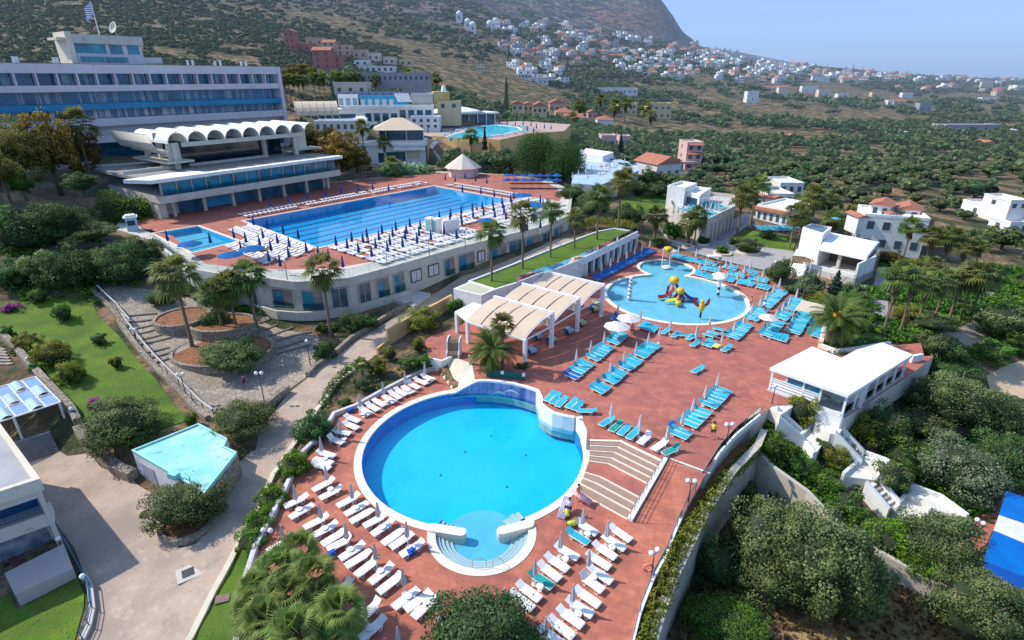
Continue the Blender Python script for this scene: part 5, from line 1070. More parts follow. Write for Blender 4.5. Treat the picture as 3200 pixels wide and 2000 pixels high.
for i in range(6):
 a=hit('C',-60,250+i*34); b=hit('C',45+i*16,300+i*24); mb=MB(); wallpath(mb,[(a.x,a.y),(b.x,b.y)],.38,min(a.z,b.z)-.4,a.z+.12); tag(mb.build('stone_step',STONEP),'worn stone step, %s from the top of the flight at the left picture edge'%ordn(i),'step','steps at the left picture edge')
BT=mat('blue_awning',(.0,.13,.52),(.0,.18,.60),scale=.6,rough=.5,trans=.15); WT=mat('white_awning',(.78,.78,.78),trans=.15)
bt_=thing('blue_awning','large blue awning with a broad white stripe in the lower right corner','awning',P('G',2300,500,-3.2)); o=bt_.location
def aw(q,z,m,nm='cloth_panel'):
 v=[P('G',*k,zz)-o for k,zz in zip(q,z)]; mb=MB(); mb.poly(v); return mb.build(nm,m,bt_)
aw([(2310,270),(2262,420),(2560,520),(2600,370)],(-3.2,-3,-3,-3.2),BT); aw([(2262,422),(2228,518),(2520,640),(2560,522)],(-3,-3,-3,-3),WT); aw([(2228,520),(2165,712),(2480,830),(2520,642)],(-3,-3.3,-3.3,-3),BT); aw([(2165,714),(2148,772),(2440,950),(2480,832)],(-3.3,-3.9,-3.9,-3.3),mat('blue_awning_dark',(.0,.08,.40),trans=.1))
for q in ((2310,275),(2155,765),(2225,520)): a=P('G',*q,-3.5)-o; mb=MB(); mb.tube([a,a-Vector((0,0,3.4))],.06,6); mb.build('post',STEEL,bt_)
mb=MB(); q=[P('G',*k,-6) for k in ((2060,560),(2130,420),(2280,400),(2250,560),(2130,640))]; mb.prism([(p.x,p.y) for p in q],-7.5,-6); struct(mb.build('red_paved_terrace',TERRA))
gc=P('H',1560,1345,5); gz_=thing('octagonal_gazebo','octagonal gazebo with a pointed cream roof beyond the lap pool','gazebo',(gc.x,gc.y+3.6,5)); r=4.3
mb=MB(); mb.lathe([(r,0),(r,2.4)],(0,0,0),8); mb.build('wall',mat('pinkish_white_wall',(.66,.58,.56)),gz_); mb=MB(); mb.lathe([(r+.9,2.3),(r+.9,2.5),(.25,6.0),(.1,6.1)],(0,0,0),8); mb.build('roof',mat('cream_tent_roof',(.68,.60,.50)),gz_)
mb=MB(); mb.lathe([(.1,6),(.16,6.6),(.28,7.0),(.1,7.4)],(0,0,0),8); mb.build('finial',mat('pink_finial',(.5,.25,.2)),gz_)
for k in range(8): a=2*math.pi*k/8; mb=MB(); mb.box((r*math.cos(a),r*math.sin(a),1.2),(.18,.18,2.4),rz=a); mb.build('corner_post',BEIGE,gz_)
fc=thing('lower_restaurant','two storey white restaurant with a cream hipped canopy beyond the lap pool','building',AZ('J',600,1180,184)); W_=Wall(AZ('J',600,1180,184),AZ('J',1335,1110,186)); Lw=(W_.B-W_.A).length
z0=5; zf=12.1; ze=W_.sz('J',720,755)[1]
wpart(fc,'wall',W_,0,Lw,4,zf-1,-16,0,WHITE); wpart(fc,'terrace_band',W_,-4,Lw+.5,zf-1.2,zf,-16,.6,WHITE)
pxpart(fc,'door',W_,'J',730,1040,820,1160,.01,.1,DARKG); pxpart(fc,'dark_opening',W_,'J',830,1030,1080,1140,.01,.08,DARKG); pxpart(fc,'cream_panel',W_,'J',1090,1010,1260,1110,.01,.12,CREAM); pxpart(fc,'awning_edge',W_,'J',930,975,1330,995,.3,2.2,WHITE); pxpart(fc,'arched_sign_band',W_,'J',1090,990,1260,1008,.13,.2,WHITE)
for x in (710,830,1090,1305): pxpart(fc,'post',W_,'J',x-8,755,x+8,895,-.3,.1,WHITEM)
pxpart(fc,'upper_glazing',W_,'J',725,765,1300,890,-4,-3.9,DARKG)
o=fc.location; u0=W_.sz('J',650,745)[0]; u1=W_.sz('J',1315,745)[0]; a,b=W_.pt(u0,ze,.8)-o,W_.pt(u1,ze,.8)-o; c,d=W_.pt(u1-2,ze,-15)-o,W_.pt(u0-1,ze,-15)-o; e,f_=W_.pt(u0+6,ze+3.2,-8)-o,W_.pt(u1-7,ze+3.2,-8)-o
mb=MB(); mb.poly([a,b,f_,e]); mb.poly([b,c,f_]); mb.poly([c,d,e,f_]); mb.poly([d,a,e]); mb.build('canopy_roof',CLOTH,fc)
mb=MB(); mb.poly([W_.pt(0,4,0)-o,W_.pt(-5,4,-10)-o,W_.pt(-5,zf,-10)-o,W_.pt(0,zf,0)-o]); mb.build('side_wall',WHITE,fc)
f2=thing('long_terrace_building','long white terraced building with tall windows and dark solar panels on its roof','building',AZ('J',560,640,226)); W_=Wall(AZ('J',-150,640,222),AZ('J',1440,600,232)); Lw=(W_.B-W_.A).length; o=f2.location
def pp(nm,x0,y0,x1,y1,a,b,m,c='J'): return pxpart(f2,nm,W_,c,x0,y0,x1,y1,a,b,m)
zt=W_.sz('J',800,480)[1]; wpart(f2,'wall',W_,0,Lw,8,zt,-10,0,WHITE)
for k in range(8): x=570+k*108; pp('window',x,540 if x<1000 else 500,x+82,640 if x<1000 else 600,.01,.1,DARKG)
for k in range(9): x=560+k*108-22; pp('column',x,535,x+14,650,.1,.5,WHITE)
wpart(f2,'roof_parapet',W_,W_.sz('J',270,440)[0],Lw,zt,zt+1.2,-.6,.5,WHITE);
W2_=Wall(W_.pt(0,0,-7),W_.pt(Lw,0,-7))
pxpart(f2,'upper_wall',W2_,'J',220,305,490,455,-9,0,WHITE); pxpart(f2,'blue_upper_wall',W2_,'J',500,320,1130,460,-9,-.4,mat('blue_wall',(.05,.28,.46),(.06,.36,.55),scale=.3)); pxpart(f2,'brown_upper_wall',W2_,'J',1150,290,1430,420,-9,-1,BEIGE); pxpart(f2,'ochre_wall',W2_,'J',1430,270,1640,420,-9,-1.5,YELLOW)
for x in (235,320,410): pxpart(f2,'window',W2_,'J',x,350,x+65,440,.01,.08,CURT)
for x in (510,600,690,780,870): pxpart(f2,'window',W2_,'J',x,365,x+60,445,-.39,-.3,CURTW)
mb=MB(); sl_=[]
for k in range(9): u=W2_.sz('J',945+k*20,320)[0]; mb=MB(); a=W2_.pt(u,zt+5.2,.0)-o; b=W2_.pt(u+1.2,zt+2.2,3)-o; mb.beam(a,b,.25,.25); mb.build('slanted_fin',WHITE,f2)
SOLAR=mat('solar_panel',(.01,.02,.06),(.02,.04,.10),scale=1,rough=.2,spec=.8)
ztop=W2_.sz('J',500,315)[1]
for r_ in range(3):
 for k in range(12):
  u=W2_.sz('J',270+k*92,300)[0]+r_*1.3; mb=MB(); mb.box(W2_.pt(u,ztop+.6,-3-r_*5)-o,(4.2,2.6,.12),rx=R(22)); mb.build('solar_panel',SOLAR,f2)
f3=thing('barrel_canopy_terrace','open terrace under a long cream barrel canopy next to the hotel','building',AZ('H',300,870,205)); W_=Wall(AZ('H',210,860,196),AZ('H',850,960,205)); o=f3.location
wpart(f3,'base_wall',W_,0,(W_.B-W_.A).length,6,W_.sz('H',400,905)[1],-14,0,WHITE); za=W_.sz('H',600,870)[1]; ua=W_.sz('H',290,800)[0]; ub=W_.sz('H',625,870)[0];
mb=MB(); n=10
for k in range(n):
 a0,a1=math.pi*k/n,math.pi*(k+1)/n
 def q_(a,u): return W_.pt(u,za+4.2*math.sin(a),-7-7*math.cos(a)*-1 if False else -7+7*math.cos(a))-o
 mb.poly([q_(a0,ua),q_(a0,ub),q_(a1,ub),q_(a1,ua)])
mb.build('barrel_roof',CLOTH,f3,smooth=True)
for k in range(7):
 u=ua+(ub-ua)*k/6; mb=MB(); mb.tube([W_.pt(u,za+4.25*math.sin(math.pi*j/8),-7+7.05*math.cos(math.pi*j/8))-o for j in range(9)],.13,5); mb.build('rib',BEIGE,f3); mb=MB(); mb.beam(W_.pt(u,za,0)-o,W_.pt(u+1.5,za-3.6,0)-o,.22,.22); mb.build('slanted_post',WHITEM,f3)
wpart(f3,'glazing',W_,ua,ub+6,za-3.8,za,-5,-4.9,DARKG)
f4=thing('glass_poolside_restaurant','glazed restaurant with a pale domed roof behind the turquoise pool','building',AZ('J',1350,730,250)); W_=Wall(AZ('J',1230,735,245),AZ('J',2200,680,262)); o=f4.location; Lw=(W_.B-W_.A).length
zt=W_.sz('J',1700,560)[1]; wpart(f4,'glazing',W_,Lw*.08,Lw,10,zt,-10,-.2,glassy('blue_black_glass',(.02,.06,.12),c2=(.03,.14,.22),scale=.3)); wpart(f4,'roof_edge',W_,Lw*.1,Lw+2,zt,zt+.6,-11,.8,WHITE); wpart(f4,'wall',W_,0,Lw*.3,10,zt-.2,-8,0,WHITE)
for k in range(7): wpart(f4,'column',W_,Lw*(.3+.1167*k)-.2,Lw*(.3+.1167*k)+.2,10,zt,.0,.4,WHITEM)
for x in (1350,1440,1250): pxpart(f4,'window',W_,'J',x,640,x+70,725,.01,.1,TEALG)
cc=W_.pt(Lw*.55,zt+.6,-6); mb=MB(); mb.lathe([(13,0),(10,1.0),(6,1.9),(2,2.4),(.5,2.5)],cc-o,24); mb.build('domed_roof',WHITE,f4,smooth=True)
mb=MB(); cc2=W_.pt(Lw*.5,zt+2.5,-14); mb.lathe([(.7,0),(.5,5),(1.4,6),(.8,8.5),(.1,9)],cc2-o,10); mb.build('white_tower',WHITE,f4)
UZ=11.8; ud=[P('J',1340,900,UZ),P('J',1480,862,UZ),P('J',1720,885,UZ),P('J',1900,895,UZ),P('J',2140,900,UZ),P('H',1760,1075,UZ),P('H',2050,1010,UZ),P('H',2330,990,UZ),P('H',2380,940,UZ),P('H',2000,915,UZ),P('H',1700,930,UZ),P('H',1250,960,UZ)]
mb=MB(); mb.prism([(p.x,p.y) for p in ud],4,UZ,mi=1,top=0); struct(mb.build('upper_terrace',[mat('pink_beige_paving',(.46,.34,.30),(.40,.30,.26),scale=.5),YELLOW]))
up=[P('H',1440,1035,UZ),P('H',1560,1000,UZ),P('H',1680,960,UZ),P('H',1830,948,UZ),P('H',1980,965,UZ),P('H',2010,990,UZ),P('H',1880,1015,UZ),P('H',1700,1040,UZ),P('H',1540,1052,UZ)]
tp2=thing('turquoise_pool','turquoise free form pool on the ochre walled upper terrace','swimming pool',up[0]); mb=MB(); mb.prism(L2(up,tp2.location),.05,.12); mb.build('basin_floor',mat('turquoise_basin',(.0,.48,.62),(.05,.60,.72),scale=.15,rough=.2,spec=.6,layers=[((.0,.30,.45),.12,.5,.7)]),tp2); mb=MB(); wallpath(mb,L2(up,tp2.location),.8,0,.22,closed=True); mb.build('rim',WHITE,tp2)
W_=Wall(ud[1],ud[4]); yw=thing('ochre_retaining_wall','ochre retaining wall with a recessed doorway under the turquoise pool','wall',(ud[1].x,ud[1].y,5)); L_=(W_.B-W_.A).length
wpart(yw,'wall',W_,-2,L_+4,3,UZ+.9,.0,.5,YELLOW); pxpart(yw,'doorway',W_,'J',1675,945,1710,1060,.5,.6,mat('dark_ochre',(.22,.13,.05))); pxpart(yw,'recess',W_,'J',1735,905,1835,1060,.5,.58,mat('dark_ochre',(.22,.13,.05)))
rr=[P('J',1345,890,11.5),P('J',1500,960,9.5),P('J',1690,1110,6),P('J',1610,1160,5)]; mb=MB(); q=[P('J',1340,900,11.5),P('J',1480,880,11.5),P('J',1700,1115,5.2),P('J',1560,1165,5.2)]; mb.prism([(p.x,p.y) for p in q],3,[11.5,11.5,5.2,5.2]); tag(mb.build('white_ramp',WHITE),'bright white ramp sloping down left of the ochre retaining wall','ramp')
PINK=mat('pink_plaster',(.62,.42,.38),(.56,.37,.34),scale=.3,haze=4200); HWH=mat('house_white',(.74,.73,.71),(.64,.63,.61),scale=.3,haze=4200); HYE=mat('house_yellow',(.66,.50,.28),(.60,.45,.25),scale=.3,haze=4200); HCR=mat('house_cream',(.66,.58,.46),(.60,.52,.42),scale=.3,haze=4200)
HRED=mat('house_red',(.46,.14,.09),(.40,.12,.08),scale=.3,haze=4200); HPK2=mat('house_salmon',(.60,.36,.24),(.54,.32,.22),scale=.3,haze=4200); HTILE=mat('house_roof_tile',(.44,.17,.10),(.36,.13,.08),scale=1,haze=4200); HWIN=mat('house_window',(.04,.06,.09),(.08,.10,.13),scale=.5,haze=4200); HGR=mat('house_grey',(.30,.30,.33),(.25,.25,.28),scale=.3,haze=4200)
def housepx(name,label,c,x0,y0,x1,y1,wm,roof='flat',cols=3,rows=2,depth=8,sk=0,Y=None,group=None,parts=True,cat='house',base=3,shut=None):
 if Y is None: Y=hit(c,(x0+x1)/2,y1).y
 A=AZ(c,x0,y1,Y+sk); B=AZ(c,x1,y1,Y-sk); W_=Wall(A,B); L=(W_.B-W_.A).length; zt=W_.sz(c,(x0+x1)/2,y0)[1]; zb=min(A.z,B.z); H_=zt-zb
 t_=thing(name,label,cat,(A.x,A.y,zb),group=group); o=t_.location
 wpart(t_,'wall',W_,0,L,zb-base,zt,-depth,0,wm)
 if roof=='flat':
  mb=MB(); q=[W_.pt(0,0,0),W_.pt(L,0,0),W_.pt(L,0,-depth),W_.pt(0,0,-depth)]; wallpath(mb,L2(grow(q,-.15),o),.3,zt-o.z,zt+.5-o.z,closed=True); mb.build('parapet',wm,t_)
 else:
  ov=.5; rh=min(L,depth)*.24; mb=MB(); v=[W_.pt(-ov,zt,ov)-o,W_.pt(L+ov,zt,ov)-o,W_.pt(L+ov,zt,-depth-ov)-o,W_.pt(-ov,zt,-depth-ov)-o]
  hip=roof=='hip'
  if L>=depth: r0,r1=W_.pt(depth*.5 if hip else -ov,zt+rh,-depth/2)-o,W_.pt(L-depth*.5 if hip else L+ov,zt+rh,-depth/2)-o; fs=[[v[0],v[1],r1,r0],[v[1],v[2],r1],[v[2],v[3],r0,r1],[v[3],v[0],r0]]
  else: r0,r1=W_.pt(L/2,zt+rh,ov-(L*.5 if hip else 0))-o,W_.pt(L/2,zt+rh,-depth-ov+(L*.5 if hip else 0))-o; fs=[[v[0],v[1],r0],[v[1],v[2],r1,r0],[v[2],v[3],r1],[v[3],v[0],r0,r1]]
  for f in fs: mb.poly(f)
  mb.poly([v[3],v[2],v[1],v[0]]); mb.build('roof',HTILE,t_)
 if parts:
  for r_ in range(rows):
   for k in range(cols):
    cw=L/cols; u=cw*(k+.5); ww=min(1.5,cw*.45); fh=H_/rows; z=zb+fh*r_+fh*.3
    wpart(t_,'window',W_,u-ww/2,u+ww/2,z,z+min(1.5,fh*.5),.01,.06,HWIN)
  WL=Wall(W_.pt(0,0,-depth),W_.pt(0,0,0)); WR=Wall(W_.pt(L,0,0),W_.pt(L,0,-depth));
  for r_ in range(rows): fh=H_/rows; z=zb+fh*r_+fh*.3; wpart(t_,'window',WL if A.x>0 else WR,depth*.35,depth*.35+1.1,z,z+min(1.4,fh*.5),.01,.06,HWIN)
 return t_,W_,zb,zt,L
hp=housepx
hp('yellow_villa','ochre villa with balconies at the left end of the tiled villa row','T',240,785,325,900,HYE,'gable',2,2,10,group=None)
hp('yellow_villa','ochre gabled villa second from the left in the tiled villa row','T',330,790,400,905,HYE,'gable',2,2,12)
hp('yellow_villa','pale yellow gabled villa in front of the poplar among the tiled villas','T',395,800,505,935,HYE,'gable',3,2,12)
hp('tiled_house','low house with a long orange tiled roof behind the yellow villas','T',525,780,640,850,HPK2,'gable',3,1,10)
hp('tiled_house','salmon house with a broad tiled roof between yellow villas and pines','T',570,850,710,930,HCR,'hip',3,1,10)
hp('tiled_house','small tiled house in front of the palm thicket','T',640,890,775,955,HCR,'gable',3,1,9)
hp('tiled_house','low tiled cottage left of the palm thicket at mid distance','T',815,850,885,900,HPK2,'gable',2,1,8)
hp('hipped_house','white house with an orange pyramid roof in the olive grove','T',885,905,1005,985,HWH,'hip',2,1,9)
hp('apartment_block','yellow two storey block with shaded balconies behind the palms','T',1040,785,1185,870,HYE,'flat',3,2,10)
hp('apartment_block','yellow stepped block at the edge of the olive grove','T',1260,785,1440,900,HYE,'flat',4,2,12)
hp('long_white_hall','long low white hall in the middle of the dark trees','T',832,670,1190,712,HWH,'flat',9,1,16,cat='building')
hp('pink_house','small pink flat roofed house beyond the willow','T',915,1030,1025,1120,PINK,'flat',2,1,9); hp('pink_house','pink flat roofed house behind the monkey puzzle tree','T',1050,1035,1135,1110,PINK,'flat',2,1,8)
ph_,W_,zb,zt,L=hp('tall_pink_house','three storey pink house with tiled awnings above the dry field','T',1545,1085,1665,1290,PINK,'flat',2,3,11,base=4)
for z in (zb+(zt-zb)*.62,zb+(zt-zb)*.95): mb=MB(); o=ph_.location; q=[W_.pt(.2,z,1.6)-o,W_.pt(L-.2,z,1.6)-o,W_.pt(L-.2,z+.7,0)-o,W_.pt(.2,z+.7,0)-o]; mb.poly(q); mb.build('tiled_awning',HTILE,ph_)
wpart(ph_,'balcony',W_,-1.8,L*.7,zb+2.6,zb+3.5,0,1.8,PINK)
hp('white_tiled_house','white house with an orange gabled roof in front of the tall pink house','T',1330,1240,1510,1360,mat('house_white_cool',(.66,.66,.68),haze=4200),'gable',3,1,11,sk=-2)
hp('white_tiled_house','small white wing with tiled roof left of the orange gabled house','T',1250,1235,1330,1300,HWH,'gable',2,1,8)
hp('white_cube_house','tall blank white cube house at the far side of the olive grove','T',2012,695,2100,780,HWH,'flat',1,1,9)
for i,(x0,y0,x1,y1,m,rf,lab) in enumerate([(735,290,860,340,HWH,'flat','white stepped house beside the tall cube house beyond the grove'),(860,320,945,375,HCR,'flat','cream two storey house right of the white stepped house'),(1002,350,1088,405,HWH,'flat','white cube house alone in the dark trees right of the cream house'),
 (1265,338,1355,372,HYE,'flat','small yellow house in the middle of the plain'),(1385,398,1425,430,HWH,'flat','tiny white house left of the tiled bungalow on the plain'),(1430,400,1520,430,HCR,'gable','tiled bungalow in the plain beside a tiny white house'),(1495,340,1575,375,HWH,'flat','pale house half hidden by trees above the tiled bungalow'),
 (2092,378,2208,415,HWH,'flat','long white house with dark windows near the right edge of the plain'),(2090,255,2180,305,HCR,'gable','cream house with a tiled roof near the right horizon'),(2312,282,2410,320,HWH,'flat','white house at the far right below the horizon'),(490,212,620,250,HWH,'flat','white house at the foot of the dense town on the left of the plain'),(560,295,635,350,HCR,'gable','cream gabled house with orange roof behind the white cube'),
 (440,298,555,330,HCR,'gable','low cream house with a long tiled roof behind the white cube'),(1040,232,1165,270,HCR,'gable','broad low house with tiled roof right below the town ridge'),(815,215,945,255,HWH,'flat','white villa under the pine row at the foot of the town'),(630,200,680,255,HYE,'flat','narrow yellow tower house beside the dark pines'),(1620,420,1715,480,HGR,'flat','grey unfinished house among the trees of the plain'),(1880,205,1985,232,HWH,'flat','thin white hall on the right horizon'),
 (1490,640,1540,670,HCR,'flat','small ruined stone hut in the grove'),(2130,715,2190,750,HCR,'gable','small stone barn near the right edge of the grove'),(650,675,740,705,HCR,'gable','little tiled shed in the olive rows')]):
 hp('plain_house',lab,'U',x0,y0,x1,y1,m,rf,2,1,8,parts=(x1-x0)>80)
t_,W_,zb,zt,L=hp('flat_roofed_depot','wide depot with a dark grey flat roof near the right edge of the grove','U',1815,585,2220,640,HGR,'flat',6,1,14,cat='building'); wpart(t_,'white_annex',W_,L,L+14,zb-1,zb+2,-8,0,HWH)
hp('white_villa','white villa with balconies and grey roof panels at the right picture edge','U',2200,1230,2440,1330,HWH,'flat',3,1,12,base=5); hp('white_villa','upper white block with brown pergola at the right picture edge','U',2300,1165,2440,1230,HWH,'flat',2,1,8,Y=128); hp('white_villa','lower white wing with garden at the right picture edge','U',2290,1330,2440,1410,HWH,'flat',2,1,6,base=4)
tbz=4.4; T0=[P('Y',150,365,tbz),P('Y',478,478,tbz),P('Y',745,350,tbz),P('Y',740,240,tbz),P('Y',520,215,tbz),P('Y',120,300,tbz)]
tt=thing('sun_terrace_building','white building with a sun terrace on its roof and stepped dark loggias below','building',(T0[1].x,T0[1].y,0)); blk(tt,'wall',T0,-1,tbz,BEIGE); blk(tt,'terrace_floor',grow(T0,-.4),tbz+.01,tbz+.04,mat('pale_terrace',(.55,.53,.50))); parapet(tt,T0,tbz,.9,.3,BEIGE)
TW=[P('Y',110,130,8.2),P('Y',275,152,8.2),P('Y',385,108,8.2),P('Y',240,88,8.2)]; blk(tt,'tower',TW,tbz-4,8,WHITE); parapet(tt,TW,8,.5,.3); TW2=[P('Y',280,185,7.2),P('Y',415,215,7.2),P('Y',520,150,7.2),P('Y',390,135,7.2)]; blk(tt,'side_block',TW2,tbz,7,WHITE); parapet(tt,TW2,7,.4,.3)
W_=Wall(TW2[0],TW2[1]); wpart(tt,'dark_opening',W_,.6,(TW2[1]-TW2[0]).length-.6,tbz,6.4,.01,.08,DARKG)
W_=Wall(T0[1],T0[2]); L_=(T0[2]-T0[1]).length
for k in range(7): wpart(tt,'loggia',W_,L_*(k+.3)/7.4,L_*(k+1.1)/7.4,3.2-.34*(7-k)*0+.0-2.7+(k*.0),3.3,.02,.08,mat('loggia_shade',(.13,.12,.15),(.09,.08,.10)));  # flat dark panels, the shade inside the loggias put into their colour
for k in range(7): wpart(tt,'loggia_pier',W_,L_*(k+.0)/7.4,L_*(k+.28)/7.4,-.5,3.8,.0,.7,BEIGE)
mb=MB(); wallpath(mb,L2([P('Y',590,655,0),P('Y',740,560,0),P('Y',880,480,0)],tt.location),.5,-.5,.9); mb.build('garden_wall',mat('grey_lilac_wall',(.30,.28,.30)),tt)
mb=MB(); wallpath(mb,[(p.x,p.y) for p in (P('Y',40,520,1),P('Y',130,640,.6),P('Y',300,690,.5))],.4,-1,.9); tag(mb.build('garden_wall',BEIGE),'beige curved garden wall left of the sun terrace building','wall')
ob_,W_,zb,zt,L=hp('trimmed_restaurant','low white building with a terracotta roof band behind the grey forecourt','Y',930,340,1235,470,WHITE,'flat',5,1,12,cat='building',sk=3); wpart(ob_,'terracotta_band',W_,-.3,L+.3,zt-.6,zt+.1,-.2,.7,mat('terracotta_band',(.50,.20,.12),scale=1)); wpart(ob_,'roof_top',W_,0,L,zt+.0,zt+.12,-12,0,ROOFW)
hp('white_villa','white villa with two tiled gables behind the terracotta banded building','Y',1040,215,1290,300,HWH,'flat',3,1,10,Y=ob_.location.y+13,base=6); hp('tiled_dormer','left tiled dormer roof on the white villa behind the forecourt','Y',1030,245,1110,262,HWH,'gable',1,1,4,Y=ob_.location.y+11,parts=False,cat='roof'); hp('tiled_dormer','right tiled dormer roof on the white villa behind the forecourt','Y',1120,235,1200,255,HWH,'gable',1,1,4,Y=ob_.location.y+11.5,parts=False,cat='roof')
hp('white_villa','white villa with an open roof frame at the edge of the grove','Y',1160,110,1380,210,HWH,'flat',3,1,10,Y=ob_.location.y+24,base=6)
q0=[P('Y',1385,520,5.0),P('Y',1580,580,5.0),P('Y',1660,520,5.0),P('Y',1470,485,5.0)]
rp_=thing('white_event_pavilion','white event building with a stair tower, pale flat roofs and an open brown room','building',(q0[1].x,q0[1].y,0))
blk(rp_,'stair_tower',q0,-1,4.8,WHITE); parapet(rp_,q0,4.8,.35,.3); blk(rp_,'roof_panels',grow(q0,-.8),4.85,4.95,DARKG)
zr_=3.55; q1=[P('Y',1570,640,zr_),P('Y',1540,715,zr_),P('Y',1990,815,zr_),P('Y',2110,650,zr_),P('Y',1860,575,zr_),P('Y',1740,690,zr_)]
q1=[P('Y',1540,715,zr_),P('Y',1990,812,zr_),P('Y',2115,655,zr_),P('Y',1640,560,zr_)]; blk(rp_,'roof',q1,zr_-.35,zr_,ROOFW)
W_=Wall(q1[0],q1[1]); L_=(q1[1]-q1[0]).length; wpart(rp_,'back_wall',W_,0,L_,-1,zr_-.35,-6,-4.5,mat('brown_room_wall',(.17,.13,.115),(.13,.10,.09),scale=.5)); wpart(rp_,'terrace_floor',W_,-1,L_,-1.5,.6,-4.5,2.6,BEIGE); wpart(rp_,'terrace_wall',W_,-1,L_,.6,1.3,2.3,2.6,WHITE); wpart(rp_,'side_wall',W_,L_-.3,L_,-1.5,zr_-.35,-5,2.6,WHITE); wpart(rp_,'side_wall',W_,0,.3,.6,zr_-.35,-5,-.2,WHITE); wpart(rp_,'pillar',W_,L_*.4,L_*.4+.5,.6,zr_-.35,-1.2,-.7,BEIGE)
W3=Wall(q1[1],q1[2]); L3=(q1[2]-q1[1]).length; wpart(rp_,'side_glazing',W3,1,L3-.5,.3,3.6,-.2,0,mat('grey_blue_glazing',(.16,.20,.26),(.25,.29,.34),scale=.8,rough=.2)); wpart(rp_,'side_base',W3,0,L3,-3,.3,-.3,.05,WHITE)
aw_=[P('Y',1330,720,3.2),P('Y',1540,720,3.4),P('Y',1480,800,2.8),P('Y',1290,780,2.8)]; mb=MB(); o=rp_.location; mb.poly([p-Vector(o) for p in aw_]); mb.build('white_awning',mat('white_awning',(.78,.78,.78)),rp_)
for p in (aw_[2],aw_[3]): mb=MB(); mb.tube([Vector((p.x,p.y,0))-Vector(o),Vector(p)-Vector(o)],.07,6); mb.build('awning_post',WHITEM,rp_)
blk(rp_,'balcony_block',[P('Y',1280,890,.8),P('Y',1400,930,.8),P('Y',1440,870,.8),P('Y',1300,850,.8)],-1.5,.8,WHITE)
ap=AZ('R',1150,330,97); wa_,W_,zb,zt,L=hp('holiday_apartments','big white holiday apartment block with curved roofs and tiled dormers behind palms','R',1150,195,1640,440,WHITE,'flat',4,2,9,Y=104,cat='building',sk=2,base=3); hp('white_villa','left upper storey with a tiled roof on the holiday apartments','R',1240,95,1385,200,WHITE,'gable',2,1,5,Y=108,base=1,sk=1); hp('white_villa','right upper storey with a tiled roof on the holiday apartments','R',1440,130,1620,215,WHITE,'gable',2,1,5,Y=108,base=1,sk=1)
mb=MB(); hp('tiled_dormer','terracotta dormer at the left of the holiday apartment block','R',1170,190,1235,205,HWH,'gable',1,1,4,Y=106,parts=False,cat='roof'); hp('tiled_dormer','terracotta dormer in the middle of the holiday apartment block','R',1390,160,1440,195,HWH,'gable',1,1,4,Y=106,parts=False,cat='roof'); hp('tiled_dormer','largest terracotta roof at the right end of the holiday apartment block','R',1645,215,1735,250,HTILE,'gable',1,1,6,Y=106,parts=False,cat='roof')
pb=thing('blue_garden_pool','small bright blue garden pool behind the palms','swimming pool',hit('R',980,220)); mb=MB(); q=[hit('R',*k) for k in ((915,235),(960,255),(1040,240),(1035,190),(970,195))]; mb.prism(L2(q,pb.location),-.3,.2); mb.build('water_basin',mat('garden_pool_blue',(.0,.38,.52),rough=.15,spec=.7),pb)
ss=thing('sun_sail','cream fabric sun sail on posts over the blue loungers at the plaza edge','sun sail',P('W',1700,850,2.2)); o=ss.location
q=[P('W',1540,885,2.1),P('W',1640,755,2.5),P('W',1930,820,2.5),P('W',1895,935,2.1)]; mb=MB(); mb.poly([p-o for p in q]); mb.build('cloth',CLOTH,ss)
for p in q: mb=MB(); mb.tube([Vector((p.x,p.y,0))-o,p-o],.05,6); mb.build('post',WHITEM,ss)
for i,(x0,y0,x1,y1,m,rf,rws,lab) in enumerate([(225,235,300,380,HRED,'gable',3,'tall narrow red tower house on the hillside'),(195,255,232,310,HPK2,'flat',1,'small salmon block attached left of the red tower house'),(312,335,410,395,HRED,'flat',1,'low red house right of the red tower house'),(380,290,515,345,HPK2,'flat',1,'long salmon house behind the low red house'),(440,380,575,525,HRED,'gable',3,'large red gabled house with three round windows'),
 (505,320,600,390,HPK2,'gable',2,'salmon gabled house above the large red gabled house'),(560,430,640,520,HRED,'flat',2,'shaded red wing at the right of the large red gabled house'),(612,345,720,420,HPK2,'flat',2,'salmon house with two cubes right of the red gables'),(738,380,835,445,HPK2,'flat',1,'broad salmon house left of the hillside car park'),(842,405,935,460,HCR,'flat',1,'pale salmon house above the white restaurant roofs'),
 (965,435,1050,490,HCR,'flat',1,'cream house with flat roof at the end of the salmon row'),(1085,450,1185,500,HYE,'flat',1,'yellow cream house at the right end of the hillside row'),(745,460,850,500,HWH,'flat',1,'white terrace house below the broad salmon house'),(780,505,1045,548,HWH,'flat',1,'long white arcade building above the palm row'),(1670,505,1720,540,HCR,'flat',1,'lone cream cube in the dark pine slope')]):
 hp('hillside_house',lab,'H',x0,y0,x1,y1,m,rf,2 if x1-x0<150 else 6,rws,8,base=5)
hp('white_terrace_wing','white wing with an open row of dark bays left of the two storey restaurant','J',-60,655,540,775,WHITE,'flat',7,1,7,Y=186,cat='building',base=6)
hp('white_terrace_wing','white two level wing with teal windows between restaurant and turquoise pool','J',1150,600,1500,742,WHITE,'flat',4,2,8,Y=222,cat='building',base=4)
hp('cream_block','tall cream block behind the palms left of the solar roofs','J',180,165,600,310,HCR,'flat',3,1,8,Y=262,cat='building',base=8)
hp('grey_arcade','long grey terrace wall with white posts above the palm row','J',330,40,1380,150,HGR,'flat',16,1,5,Y=285,cat='building',base=8)
hp('stepped_villa','ochre stepped block at the right end of the solar roofs','J',1480,400,1760,500,HYE,'flat',2,1,8,Y=240,cat='building',base=6)
